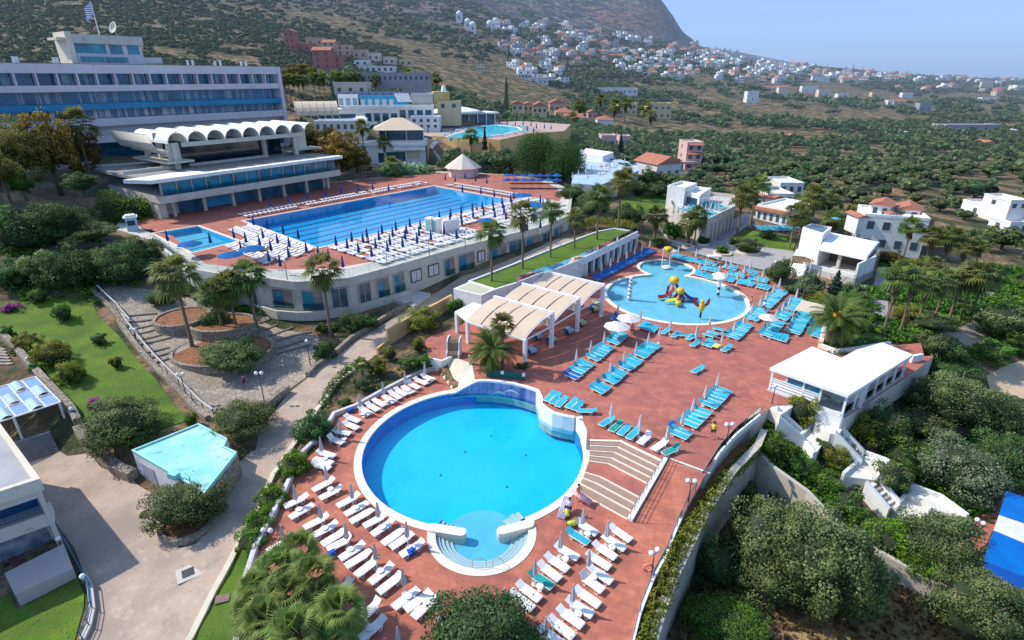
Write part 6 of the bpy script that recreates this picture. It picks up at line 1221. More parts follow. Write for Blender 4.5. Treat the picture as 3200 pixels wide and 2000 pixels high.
def qmesh(name,cen,nrm,size,tint,m,asp=1.0,extra=None,rs=None):
 rs=rs or np.random.default_rng(1); n=len(cen); r=rs.normal(size=(n,3)); t=np.cross(nrm,r); t/=np.linalg.norm(t,axis=1)[:,None]+1e-9; b=np.cross(nrm,t)
 s=np.asarray(size)[:,None]*.5; V=np.empty((n,4,3),np.float32)
 V[:,0]=cen-t*s-b*s*asp*.6; V[:,1]=cen+t*s*.75-b*s*asp; V[:,2]=cen+t*s+b*s*asp*.7; V[:,3]=cen-t*s*.8+b*s*asp
 if extra is not None: V=np.concatenate([V,extra[0]]); tint=np.r_[tint,extra[1]]; n=len(V)
 me=bpy.data.meshes.new(name); me.vertices.add(n*4); me.vertices.foreach_set('co',V.reshape(-1)); me.loops.add(n*4); me.loops.foreach_set('vertex_index',np.arange(n*4,dtype=np.int32)); me.polygons.add(n); me.polygons.foreach_set('loop_start',np.arange(0,n*4,4,dtype=np.int32))
 me.update(calc_edges=True); at=me.attributes.new('tint','FLOAT','FACE'); at.data.foreach_set('value',np.clip(tint,0,1).astype(np.float32)); me.materials.append(m); return me
def unit(v): return v/(np.linalg.norm(v,axis=1)[:,None]+1e-9)
def crownpts(rs,nc,nl,lo=-.62,cr=.34,flat=1.0,holes=.0):
 "leaf centres in a unit crown made of clumps (centre at 0, radius about 1)"
 d=unit(rs.normal(size=(nc,3))); d[:,2]=np.where(d[:,2]<lo,-d[:,2]*.5,d[:,2]); c=d*rs.uniform(.32,.86,size=(nc,1)); rad=rs.uniform(cr*.5,cr*1.35,nc); tc=rs.uniform(-.18,.18,nc)
 k=rs.integers(0,nc,nl); dd=unit(rs.normal(size=(nl,3))); out=c[k]; nd=unit(dd+out*.8); rr=rad[k]*rs.uniform(.7,1.1,nl)*(1+.5*(rs.random(nl)<.04))
 p=out+nd*rr[:,None]; p[:,2]*=flat
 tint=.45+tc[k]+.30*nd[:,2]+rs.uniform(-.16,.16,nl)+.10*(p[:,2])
 nrm=unit(nd+rs.normal(size=(nl,3))*.55); return p,nrm,tint
LM={}
def LMAT(k,haze=0):
 key=(k,haze)
 if key in LM: return LM[key]
 c={'olive':((0.039,0.057,0.018),(0.131,0.174,0.056),(0.274,0.329,0.128)),'dark':((0.018,0.045,0.016),(0.059,0.122,0.039),(0.148,0.248,0.076)),'green':((0.018,0.056,0.008),(0.074,0.174,0.022),(0.182,0.335,0.051)),
     'bright':((0.023,0.062,0.005),(0.103,0.211,0.015),(0.228,0.372,0.041)),'yellow':((.05,.06,.005),(.19,.20,.02),(.36,.36,.06)),'autumn':((0.057,0.037,0.010),(0.228,0.149,0.031),(0.410,0.298,0.061)),'autumn2':((0.046,0.043,0.012),(0.171,0.155,0.036),(0.308,0.273,0.071)),
     'silver':((0.040,0.062,0.031),(0.148,0.198,0.102),(0.319,0.384,0.224)),'palm':((.018,.04,.008),(.085,.135,.025),(.24,.28,.07)),'palmb':((.03,.06,.01),(.12,.19,.035),(.32,.38,.10)),'palmy':((.04,.045,.01),(.14,.15,.035),(.28,.28,.09)),'willow':((0.011,0.037,0.008),(0.046,0.118,0.022),(0.114,0.236,0.046)),
     'dead':((.06,.04,.02),(.20,.13,.06),(.34,.24,.12)),'magenta':((.20,.01,.12),(.45,.04,.30),(.6,.12,.45)),'cactus':((.03,.10,.03),(.20,.34,.16),(.50,.60,.42)),'scrub':((0.021,0.035,0.014),(0.063,0.084,0.033),(0.137,0.149,0.066)),'far':((0.030,0.057,0.018),(0.097,0.149,0.049),(0.205,0.273,0.102)),'blue':((.01,.03,.025),(.04,.085,.07),(.12,.17,.14))}[k]
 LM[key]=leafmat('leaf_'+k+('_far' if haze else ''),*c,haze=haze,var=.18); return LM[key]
BARK=mat('bark',(.16,.12,.09),(.09,.07,.05),scale=4,rough=.95,bump=.5,bscale=12); CORE=mat('crown_shade',(.034,.046,.020),(.022,.032,.014),scale=3,rough=1); PBARK=mat('palm_bark',(.26,.19,.13),(.17,.12,.08),scale=6,rough=.95,bump=.6,bscale=10)  # CORE: dark filler blob, shade deep in the crown put into its colour
CM={}
def crownmesh(kind,lod,var):
 key=(kind,lod,var)
 if key in CM: return CM[key]
 rs=np.random.default_rng(hash((kind,lod,var).__repr__())%9999 if False else (sum(map(ord,kind))*31+sum(map(ord,lod))*7+var))
 nc,nl,sz={'hh':(80,24000,.036),'h':(42,7000,.062),'m':(26,1500,.125),'l':(14,340,.24)}[lod]
 flat={'olive':.8,'silver':.85,'autumn':1,'autumn2':1,'hedge':.8}.get(kind,.88)
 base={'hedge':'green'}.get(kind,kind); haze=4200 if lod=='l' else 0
 if kind=='hedge': nc=int(nc*1.2)
 if kind=='willow':
  n=nl//4; d=unit(rs.normal(size=(n,3))); d[:,2]=np.abs(d[:,2]); st=d*rs.uniform(.6,.95,size=(n,1)); L_=rs.uniform(.5,1.25,n); P_=[];N_=[];T_=[]
  for j in range(9): P_.append(st+np.stack([st[:,0]*.10*j/8,st[:,1]*.10*j/8,-L_*j/8],1)+rs.normal(size=(n,3))*.02); q=d.copy(); q[:,2]=.15; N_.append(unit(q+rs.normal(size=(n,3))*.4)); T_.append(.55-.03*j+rs.uniform(-.2,.2,n))
  p,nr,tt=np.concatenate(P_),np.concatenate(N_),np.concatenate(T_); sz*=.9
 elif kind in('conifer','cypress'):
  n=nl; h=rs.uniform(0,1,n)**.8; rr=(1-h)*(.55 if kind=='conifer' else .9)+.05; rr*=.75+.25*np.sin(h*(38 if kind=='conifer' else 9)+0)*(1 if kind=='conifer' else .3); a=rs.uniform(0,6.283,n); rr=rr*rs.uniform(.7,1.05,n)*(1+.18*np.sin(a*5+h*11))
  p=np.stack([rr*np.cos(a),rr*np.sin(a),h*2-1],1); nr=unit(np.stack([np.cos(a),np.sin(a),np.full(n,.4)],1)+rs.normal(size=(n,3))*.5); tt=.4+rs.uniform(-.25,.25,n)+.15*np.sin(h*38); base='blue' if kind=='conifer' else 'dark'
 else:
  p,nr,tt=crownpts(rs,nc,nl,cr={'silver':.26,'olive':.27,'autumn':.24,'autumn2':.24}.get(kind,.30),flat=flat)
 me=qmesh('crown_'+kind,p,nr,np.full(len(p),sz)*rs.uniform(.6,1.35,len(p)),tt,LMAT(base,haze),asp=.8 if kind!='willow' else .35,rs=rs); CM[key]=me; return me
COREM={}
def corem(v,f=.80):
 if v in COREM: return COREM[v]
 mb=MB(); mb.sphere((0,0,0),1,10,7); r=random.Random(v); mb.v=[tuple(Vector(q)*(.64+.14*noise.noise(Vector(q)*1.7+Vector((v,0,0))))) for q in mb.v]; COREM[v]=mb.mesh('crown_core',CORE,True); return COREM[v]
TRK={}
def trunkmesh(v):
 if v in TRK: return TRK[v]
 r=random.Random(v); mb=MB(); mb.tube([(0,0,-.3),(.03,.02,.25),(.0,.06,.5)],[.10,.075,.06],7)
 for k in range(5):
  a=k*1.26+r.random(); L_=.45+.2*r.random(); mb.tube([(0,.04,.38+.04*k*.5),(L_*.45*math.cos(a),L_*.45*math.sin(a),.62),(L_*math.cos(a),L_*math.sin(a),.95)],[.045,.03,.015],5)
 TRK[v]=mb.mesh('trunk',BARK,True); return TRK[v]
NAMEOF={'olive':('olive_tree','grey green olive'),'dark':('dense_tree','dark green dense'),'green':('leafy_tree','green leafy'),'bright':('round_shrub','bright green'),'yellow':('yellow_shrub','yellow green'),'autumn':('autumn_tree','orange brown autumn'),'autumn2':('autumn_tree','brownish green autumn'),
 'silver':('silver_bush','silver green'),'willow':('weeping_tree','weeping green'),'conifer':('conifer','blue green conifer'),'cypress':('cypress','slim dark cypress'),'magenta':('bougainvillea','magenta flowering'),'hedge':('hedge_shrub','clipped green'),'cactus':('cactus_patch','pale green prickly pear'),'palm':('shrub','palmy'),'scrub':('bush','dark scrub'),'blue':('bush','blue green')}
NT=[0]
def tree(x,y,z,R_,H_,kind,lod,label,group=None,trunk=.28,core=True,cat=None,flat=None):
 NT[0]+=1; v=NT[0]%3; nm=NAMEOF[kind][0]; t_=thing(nm,label,cat or ('shrub' if ('shrub' in nm or 'bush' in nm or kind=='magenta') else 'tree'),(x,y,z),random.uniform(0,6.28),group)
 ch=H_*(1-trunk); c=part(t_,'crown',crownmesh(kind,lod,v)); zc=1.0 if kind in('conifer','cypress') else 1.25 if kind=='willow' else 1.32; c.location=(0,0,H_-ch/2*(zc-.08 if zc>1 else 1)+.0); c.scale=(R_*1.14,R_*1.14,ch/2*zc)
 if core and kind not in('willow','conifer','cypress','autumn','autumn2'): k=part(c,'shade_core',corem(v)); k.scale=(1,1,.85)
 if trunk>.05: k=part(t_,'trunk',trunkmesh(v)); s=min(R_,H_*.6); k.scale=(s*1.1,s*1.1,H_*.85)
 return t_
def treepx(c,x,y0,y1,hw,kind,label,lod=None,trunk=None,group=None,z=None,cat=None):
 p=hit(c,x,y1) if z is None else P(c,x,y1,z); o=CR[c]; dpt=p.y*CP-(p.z-CAMH)*SP; R_=hw/o[2]*dpt/FPX*1.08; d=ray(c,x,y0); zt=CAMH+d.z/d.y*(p.y+R_*.55)
 H_=max(zt-p.z,.6); px=hw/o[2]
 if lod is None: lod='hh' if px>75 else 'h' if px>32 else 'm' if px>12 else 'l'
 if trunk is None: trunk=.0 if kind in('hedge','bright','magenta','silver','cactus') else .06 if kind in('yellow','dark') or hw/CR[c][2]<25 else .14
 zz=p.z if z is not None else gz(p.x,p.y+R_*.45)
 return tree(p.x,p.y+R_*.45,min(zz,p.z+.3),R_,H_,kind,lod,label,group,trunk,cat=cat)
tl=[('L',150,350,720,170,'dark','large dark round tree at the left picture edge above the lawn'),('L',400,290,660,190,'dark','broad dark tree left of the small square pool'),('L',600,480,660,200,'olive','spreading pale olive tree left of the small square pool'),('L',870,110,450,180,'green','big leaved green tree beside the white kiosk'),
('L',860,615,960,210,'dark','dense blue green tree above the top of the paved stair'),('L',530,640,1010,150,'dark','tall dark tree at the top corner of the lawn'),('L',330,670,1000,130,'olive','light feathery tree over the top edge of the lawn'),('L',100,740,990,140,'dark','dark tree at the far left of the lawn'),('L',290,985,1095,60,'green','young shrub at the top edge of the lawn'),
('L',1080,545,870,130,'olive','grey weeping tree below the corner of the upper deck'),('L',1190,990,1115,95,'dark','low dark bush at the top of the paved stair'),('L',480,1090,1230,60,'green','small leaning tree in the upper part of the lawn'),('L',745,1310,1405,50,'dark','small dark tree in the middle of the lawn'),
('C',250,115,300,115,'autumn2','thin yellowish tree at the left edge of the lawn'),('C',475,195,440,140,'yellow','yellow green tree left on the lawn'),('C',645,385,610,105,'yellow','thin yellow tree in the middle left of the lawn'),('C',1095,330,468,55,'yellow','little bright yellow shrub on the right half of the lawn'),('C',880,740,860,65,'magenta','magenta flowering shrub beside the large olive on the lawn'),('L',45,1085,1150,60,'magenta','magenta bougainvillea at the left edge of the lawn'),
('C',60,40,180,60,'green','small green shrub beside the left edge stair'),('C',150,230,330,60,'olive','low shrub by the left lawn wall'),('C',330,400,520,50,'green','green shrub beside a globe lamp on the left wall'),
('C',1080,765,1290,320,'olive','very large olive tree at the lower edge of the lawn'),('C',1250,1010,1200,190,'dark','dark low bush behind the turquoise roof'),('C',2230,790,1130,250,'olive','wide olive tree right of the turquoise roof'),('D',1720,10,500,320,'olive','olive tree growing from the small planter at the road bend'),
('C',2150,180,545,265,'olive','rounded olive shrub at the front of the stair planters'),('L',1620,1100,1300,90,'dark','dark bush between the palms of the planters'),('L',1650,880,1150,140,'dark','leafy dark bush behind the planter palms'),('C',1790,880,1010,60,'green','creeper at the end of the long stone parapet'),
('A',120,900,1420,190,'autumn2','tall thin autumn tree at the left edge in front of the hotel'),('A',370,850,1390,180,'autumn','large autumn tree left of the lone fan palm'),('A',570,960,1320,130,'autumn','smaller autumn tree just left of the lone fan palm'),('A',20,1120,1500,110,'autumn2','half visible autumn tree at the left picture edge'),('A',150,1290,1480,80,'green','low green tree under the autumn trees'),('A',590,1290,1450,110,'dark','dark shrub under the lone fan palm'),
('H',470,930,1260,190,'autumn','orange autumn tree right of the vaulted restaurant'),('H',630,990,1310,180,'autumn','wide rusty autumn tree beside the lap pool end'),('H',760,1110,1350,120,'autumn2','brown tree by the foot of the two storey restaurant'),('H',300,485,600,125,'autumn2','round yellow brown tree above the hotel end wall'),('H',400,1010,1180,100,'autumn','dark orange tree close to the vault row end'),
('N',1150,340,545,75,'yellow','yellow green shrub in the bed above the round pool'),('N',1270,240,400,60,'yellow','upright yellow shrub at the low yellow wall'),('N',1540,140,320,60,'yellow','yellow shrub left of the white booth'),('B',1250,1115,1300,125,'yellow','large yellow green shrub against the ochre wall'),('B',1510,1040,1170,60,'green','bush at the far end of the ochre wall'),('N',1570,330,450,85,'green','green shrub beside the plaza stair corner'),('N',1430,370,505,90,'green','dark green bush in the bed behind the parasols'),
('N',1000,520,700,90,'olive','dry bush in the middle of the planted slope'),('N',830,735,825,60,'dark','low dark bush near the deck wall'),('N',560,850,1180,165,'dark','large bush between road and deck wall'),('N',350,1240,1530,140,'bright','bright round shrub on the kerb left of the round pool'),('N',500,1180,1280,70,'olive','thin shrub between the two big deck bushes'),('N',1180,590,670,60,'olive','dusty shrub near the parasols of the upper row'),
('O',740,50,320,140,'bright','bright green round shrub beside the deck wall corner'),('O',640,250,520,125,'bright','second bright round shrub along the kerb'),('O',560,470,720,135,'green','third round shrub along the kerb near the twin globe lamp'),('O',640,690,830,110,'green','low shrub mass at the top of the fan palm bed'),
('B',720,1145,1310,90,'dark','broad leaved bush below the curved terrace building'),('B',840,1160,1295,75,'dark','second broad leaved bush below the curved terrace building'),('B',500,1230,1320,45,'green','small bush at the foot of the tall fan palm'),('N',640,170,400,90,'dark','leafy shrub bed beside the road and stair'),('N',700,30,110,60,'green','shrub behind the fan palm on the road corner'),
('X',660,1260,1440,65,'yellow','yellow green bush at the foot of the date palm'),('X',1130,1350,1490,95,'dark','dark bush right of the date palm by the pool back wall'),('X',800,1380,1490,70,'dark','dark ground plants between palm and pool back wall'),
('T',430,985,1340,155,'willow','large weeping tree left of the white cube terrace'),('T',640,1035,1380,145,'willow','second weeping tree touching the sun terrace'),('T',180,1130,1380,145,'dark','round dark tree beside the octagonal gazebo'),('T',560,1180,1370,90,'dark','dark low tree between the weeping trees'),('J',2080,720,1160,75,'conifer','tiered monkey puzzle tree in front of the ochre wall'),('T',1060,1020,1210,50,'conifer','pointed conifer in front of the pink houses'),
('T',200,590,870,28,'cypress','tall bare poplar left of the yellow villas'),('J',175,150,430,40,'cypress','dark cypress at the left of the long terrace building'),('T',770,620,700,20,'cypress','slim cypress in the pine belt'),
('M',1060,50,235,80,'dark','dark tree left of the terrace tower'),('M',965,150,285,60,'olive','small tree on the lawn left of the terrace tower'),('M',880,330,525,120,'dark','dark round tree above the clipped hedge'),('M',600,245,420,130,'dark','leafy dark tree between lap pool deck and hedge'),('M',460,180,320,100,'dark','dark shrubs at the end of the upper deck'),('M',1240,470,610,75,'green','green shrub beside the beige garden wall'),
('M',1110,590,655,65,'green','low bush at the far corner of the plaza'),('M',1450,565,640,45,'dark','small palm like bush in the far planter'),('M',1790,570,715,80,'olive','round olive tree in the large cream planter'),('M',1590,640,705,45,'green','low green plant in the low cream planter'),('M',1690,575,650,40,'olive','little olive at the lawn corner planter'),('M',1940,520,605,50,'dark','small dark tree in the middle of the right lawn'),
('M',2025,750,925,90,'dark','round dark tree right of the upper lounger rows'),('W',1740,340,740,150,'silver','silver green tree below the white event building'),('W',2060,380,770,150,'conifer','pointed blue green tree in front of the open brown room'),('W',2310,490,790,120,'silver','pale pine in front of the event building terrace'),('W',1900,600,830,160,'yellow','yellow green bush behind the sun sail'),('W',2260,640,1010,180,'green','big green tree above the thick date palm'),('W',2350,850,1200,140,'green','green tree at the left of the shaded driveway'),('W',1480,560,700,60,'olive','dusty bush behind the far plaza wall'),
('R',1400,430,560,80,'autumn2','dry brown shrub at the foot of the holiday apartments'),('R',1560,500,590,60,'yellow','yellow green palm shrub behind the driveway'),('R',1700,480,620,70,'green','green bushes between the slim palms'),('R',1560,850,1000,90,'yellow','yellow green shrubs under the right palm group'),('R',1750,930,1090,150,'olive','thin light olive in front of the right palm group'),('R',2260,830,1170,180,'olive','pale tree beside the curving driveway'),('R',1800,1090,1290,150,'dark','dark shrub mass right of the white pavilion'),('R',2350,1050,1230,120,'green','green shrubs at the right picture edge below the driveway'),
('E',540,615,925,130,'yellow','round yellow green shrub in front of the white pavilion wall'),('E',1095,785,1075,135,'yellow','ball shaped yellow green shrub right of the white stair'),('E',350,850,960,100,'bright','clipped hedge shrub beside the top flight of the white stair'),('E',300,940,1240,140,'hedge','large clipped shrub at the corner of the two retaining walls'),('E',420,1010,1130,110,'hedge','flat clipped shrub behind the corner shrub'),('E',560,1150,1360,115,'hedge','second clipped shrub along the light retaining wall'),
('E',740,1000,1160,80,'dark','small olive bush between the stair landings'),('E',855,1075,1265,95,'yellow','yellow shrub between the stair landings'),('E',920,1010,1200,60,'silver','silver shrub touching the second stair flight'),('G',1170,150,310,105,'hedge','third clipped shrub along the light retaining wall'),('G',1320,265,450,115,'hedge','fourth clipped shrub along the light retaining wall'),('G',1420,400,540,90,'hedge','fifth clipped shrub along the light retaining wall'),('G',1590,455,700,135,'bright','bright green round shrub on the light retaining wall'),('G',1770,655,845,110,'bright','lower bright green shrub near the end of the light wall'),
('G',1900,400,790,200,'olive','grey olive tree left of the blue awning'),('G',1700,460,600,90,'silver','grey bush below the last stair landing'),('G',1570,80,330,95,'olive','loose shrub right of the third stair flight'),('E',1340,1190,1420,110,'olive','rounded olive bush right of the lower stair'),
('G',850,290,900,250,'olive','left part of the big olive thicket in the walled pit'),('G',1120,360,1060,280,'olive','central and largest olive of the thicket in the walled pit'),('G',1360,600,1060,200,'olive','right olive of the thicket in the walled pit'),('G',890,640,1040,240,'olive','front left olive of the thicket in the walled pit'),
('G',560,1000,1290,210,'green','green bush at the bottom edge of the walled pit'),('G',480,560,900,120,'dark','shaded bush against the tall retaining wall'),('G',640,200,420,90,'dark','shaded brush in the inner corner of the walled pit'),('G',2110,790,1290,230,'olive','large olive tree at the bottom right below the blue awning'),('G',2370,920,1330,160,'olive','olive tree in the bottom right corner'),
('E',1880,430,1020,300,'olive','huge olive tree in the middle of the right hand wood'),('E',1590,770,1060,190,'olive','olive tree left of the huge one in the right hand wood'),('E',2220,620,1020,240,'olive','olive tree beside the pale sand clearing'),('E',1880,1000,1520,310,'silver','big silver leaved tree above the blue awning'),('E',2270,950,1420,220,'dark','dark tree at the right edge above the blue awning'),('E',1420,990,1310,170,'green','green tree between white stair and silver tree'),('E',1240,700,1120,150,'dark','dark tree behind the ball shaped shrub'),
('E',1660,90,380,130,'olive','small olive right of the pavilion end'),('E',1780,290,500,210,'dark','dark shrub bank below the driveway'),('E',2160,190,410,160,'green','green trees left above the sand clearing'),('E',2300,-20,220,150,'olive','olive at the right edge beside the driveway'),('E',1500,520,760,170,'dark','dark shaded trees under the white pavilion'),('E',2330,640,800,120,'dark','dark shrub on the lower edge of the sand clearing'),('E',1650,1100,1330,130,'green','green undergrowth left of the silver tree'),('E',1750,1390,1500,90,'bright','bright shrub near the last stair landing')]
for q in tl: treepx(*q,z=11 if q[0]=='A' else None)
q=P('Q',575,1420,1.0); tree(q.x,q.y,-1.35,3.35,3.9,'dark','hh','huge glossy green bush at the bottom of the picture',trunk=0,cat='shrub'); q=P('Q',900,1560,.6); tree(q.x-.3,q.y,-1.35,1.9,2.6,'dark','hh','lower right lobe of green foliage beside the huge glossy bush',trunk=0,cat='shrub')
def hedge(label,pts,w,h,kind='hedge',z=None,sz=.16,n=260):
 "a continuous clipped or planted strip: one thing, leaves over a box-like body"
 rs=np.random.default_rng(len(label)); p=dens(pts,.8); C_=[];Nn=[];T_=[]
 o=p[0].copy(); o.z=(gz(o.x,o.y) if z is None else z)
 for k,q in enumerate(p):
  zz=(gz(q.x,q.y) if z is None else z)-o.z; ww=w*(.8+.4*rs.random()); hh=h*(.65+.6*rs.random()); m_=int(n*.5*ww); a=rs.uniform(0,6.283,m_); e=rs.uniform(0,1,m_); cc=np.stack([q.x-o.x+ww*.55*np.cos(a)*np.sqrt(1-e*e*.8),q.y-o.y+ww*.55*np.sin(a)*np.sqrt(1-e*e*.8),zz+hh*e],1); cc+=rs.normal(size=cc.shape)*.07
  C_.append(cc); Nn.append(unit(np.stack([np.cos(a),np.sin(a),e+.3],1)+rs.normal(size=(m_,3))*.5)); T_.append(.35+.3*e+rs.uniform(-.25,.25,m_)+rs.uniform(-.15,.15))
 me=qmesh('hedge_leaves',np.concatenate(C_),np.concatenate(Nn),np.full(sum(map(len,C_)),sz),np.concatenate(T_),LMAT({'hedge':'green'}.get(kind,kind)),rs=rs)
 ob=bpy.data.objects.new('hedge',me); col.objects.link(ob); ob.location=o; tag(ob,label,'hedge'); return ob
hedge('clipped yellow hedge on the edge of the lawn roof',[P('M',545,490,3.2),P('M',640,470,3.2),P('M',780,490,3.2),P('M',925,515,3.2)],2.2,1.3,'yellow',z=3.15)
hedge('long narrow hedge along the kerb between road and round pool bed',HP([('N',900,470),('N',800,570),('N',700,700),('N',650,800)]),1.1,1.0,'hedge')
hedge('mixed planting strip between the deck fence and the tall retaining wall',[Vector((a.x*.55+b.x*.45,a.y*.55+b.y*.45,0)) for a,b in ((Vector((7,21,0)),Vector((6.3,20,0))),(Vector((9,25.6,0)),Vector((9.2,25,0))),(Vector((10.4,28,0)),Vector((10.6,27.6,0))),(Vector((12,31.2,0)),Vector((12.4,30.8,0))),(Vector((13.9,33.6,0)),Vector((14.4,33.2,0))),(Vector((15.8,36.3,0)),Vector((16.4,36,0))),(Vector((18.6,39.4,0)),Vector((19.4,39.6,0))),(Vector((21.6,42.4,0)),Vector((22.6,42.6,0))),(Vector((23.8,44.8,0)),Vector((24.3,44.6,0))))],1.2,.7,'yellow',z=-1.6,sz=.13,n=420)
hedge('prickly pear bed with pale green pads beside the far end of the lap pool',[P('H',920,1310,6.5),P('H',1100,1270,6.5),P('H',1250,1280,6),P('H',1400,1290,6)],6,2.4,'cactus',sz=.8,n=34)
hedge('dark planting below the deck wall on the right side of the plaza',[P('R',1000,1215,-.2),P('R',1150,1160,-.2),P('R',1280,1130,-.4)],2,.9,'dark',z=-.4)
def fanpalm(v,skirt=True,rich=False):
 rs=random.Random(v); tr=MB();
 me_c=[];tn=[];
 def leaf(base,d,L,spread,droop,tint,nb=9):
  d=d.normalized(); side=d.cross(Vector((0,0,1))); side=side.normalized() if side.length>.01 else Vector((1,0,0)); up=side.cross(d)
  BW=.075 if nb<12 else .042
  for k in range(nb):
   a=(k/(nb-1)-.5)*2*spread; dd=(d*math.cos(a)+side*math.sin(a)); l=L*(.72+.28*math.cos(a))*rs.uniform(.9,1.1)
   mid=base+dd*l*.55+up*.02; tip=base+dd*l+Vector((0,0,-droop*l*(.5+.5*abs(math.sin(a))))); w=side*math.cos(a)*BW*L-d*math.sin(a)*BW*L
   me_c.append([base-w*.15,base+w*.15,mid+w,mid-w]); me_c.append([mid-w,mid+w,tip+w*.12,tip-w*.12]); t_=tint+rs.uniform(-.15,.15); tn.extend([t_,t_+.08])
 nf=50 if rich else 44
 for i in range(nf):
  el=rs.uniform(-.5,1.45); az=i*2.399+rs.uniform(-.2,.2); st=Vector((math.cos(az)*math.cos(el),math.sin(az)*math.cos(el),math.sin(el))); pet=st*rs.uniform(.45,.75)
  leaf(pet,Vector((st.x,st.y,st.z-.35)),rs.uniform(.5,.8),1.15,.35 if el>0 else .6,.45+.25*math.sin(el)+rs.uniform(-.1,.1),9 if not rich else 15)
  tr.tube([Vector((0,0,-.05)),pet*.6+Vector((0,0,.03)),pet],[.02,.014,.01],4,cap=False)
 V=np.array([[tuple(p) for p in q] for q in me_c],np.float32); return V,np.array(tn),tr
def qmesh2(name,V,t,m):
 return qmesh(name,np.zeros((0,3)),np.zeros((0,3)),np.zeros(0),np.zeros(0),m,extra=(V,t))
FP=[]
for v in range(3):
 V,t_,tr=fanpalm(v,rich=(v==2)); cm=qmesh2('palm_fronds',V,t_,LMAT(('palm','palmy','palmb')[v]))
 rs=random.Random(v+9); sk=[];st=[]
 for i in range(70):
  az=rs.uniform(0,6.28); r0=rs.uniform(.10,.2); z0=rs.uniform(-.55,.0); L=rs.uniform(.3,.55); p=Vector((math.cos(az)*r0,math.sin(az)*r0,z0)); q=p+Vector((math.cos(az)*.12,math.sin(az)*.12,-L)); s=Vector((-math.sin(az),math.cos(az),0))*.06
  sk.append([tuple(p-s),tuple(p+s),tuple(q+s*.5),tuple(q-s*.5)]); st.append(rs.uniform(.1,.9))
 sm_=qmesh2('dead_fronds',np.array(sk,np.float32),np.array(st),LMAT('dead')); FP.append((cm,sm_,tr.mesh('petioles',BARK)))
mb=MB(); mb.tube([(0,0,-.02),(.0,0,.04),(.01,0,.5),(0,0,1)],[1.5,1.15,.85,.9],10); PTR=mb.mesh('palm_trunk',PBARK,True)
def datepalm(v,nf=60):
 rs=random.Random(v); Q=[];T=[]
 for i in range(nf):
  el=rs.uniform(-.35,1.35); az=i*2.399; L=rs.uniform(.85,1.05); pts=[]
  for k in range(9):
   s=k/8; e=el-1.15*s*s; pts.append((pts[-1] if pts else Vector((0,0,0)))+Vector((math.cos(az)*math.cos(e),math.sin(az)*math.cos(e),math.sin(e)))*L/8)
  side=Vector((-math.sin(az),math.cos(az),0)); tt=.35+.2*math.sin(el)+rs.uniform(-.1,.1)
  for k in range(1,9):
   for j in range(3):
    p=pts[k-1].lerp(pts[k],j/3); d=(pts[k]-pts[k-1]).normalized(); l=.20*math.sin(math.pi*(.12+.85*(k+j/3)/9))+.03
    for sg in (-1,1):
     tip=p+side*sg*l*.75+d*l*.55+Vector((0,0,-.25*l)); w=d*.018; Q.append([tuple(p-w),tuple(p+w),tuple(tip+w*.3),tuple(tip-w*.3)]); T.append(tt+rs.uniform(-.15,.2)+(.1 if sg>0 else 0))
   Q.append([tuple(pts[k-1]-side*.008),tuple(pts[k-1]+side*.008),tuple(pts[k]+side*.006),tuple(pts[k]-side*.006)]); T.append(.9)
 return np.array(Q,np.float32),np.array(T)
DV,DT=datepalm(3); DP=qmesh2('date_palm_fronds',DV,DT,LMAT('palm'))
NP=[0]
def palm(x,y,z,H_,R_,label,v=None,group=None,skirt=True,lean=0):
 NP[0]+=1; v=NP[0]%2 if v is None else v; t_=thing('fan_palm',label,'palm',(x,y,z),random.uniform(0,6.28),group); cm,sm_,pm=FP[v]
 k=part(t_,'trunk',PTR); r=.17 if R_<2.2 else .22; k.scale=(r,r,H_)
 c=part(t_,'crown',cm); c.location=(0,0,H_); c.scale=(R_,)*3
 if skirt: c=part(t_,'dead_fronds',sm_); c.location=(0,0,H_); c.scale=(R_*.95,R_*.95,R_*random.uniform(.9,1.3))
 return t_
def palmpx(c,cx,cy,bx,by,hw,label,z=None,v=None,group=None,skirt=True):
 p=hit(c,bx,by) if z is None else P(c,bx,by,z); o=CR[c]; dpt=p.y*CP-(p.z-CAMH)*SP; R_=hw/o[2]*dpt/FPX*1.18; d=ray(c,cx,cy); zc=CAMH+d.z/d.y*p.y; return palm(p.x,p.y,p.z,max(zc-p.z,1),R_,label,v,group,skirt)
G1='palms on the lawn roof'
for q in [('L',1370,890,1455,1410,130,'tall fan palm growing from the front planter, leftmost of the stair palms'),('L',1620,1010,1690,1325,100,'shorter fan palm in the middle planter, left of its twin'),('L',1770,970,1800,1325,105,'fan palm with a brown skirt in the middle planter'),('L',1925,890,1950,1310,115,'fan palm at the right end of the stair planters'),('B',520,850,568,1330,110,'tall fan palm in front of the curved terrace building')]: palmpx(*q)
for i,q in enumerate([('B',1785,560,1782,915,85),('B',2025,420,2015,820,85),('B',2245,400,2225,735,75),('M',470,450,470,665,65),('M',650,290,640,600,85),('M',820,190,800,525,80)]): palmpx(*q,'tall fan palm on the lawn roof, %s from the canopy end'%ordn(i),z=3.1,group=G1)
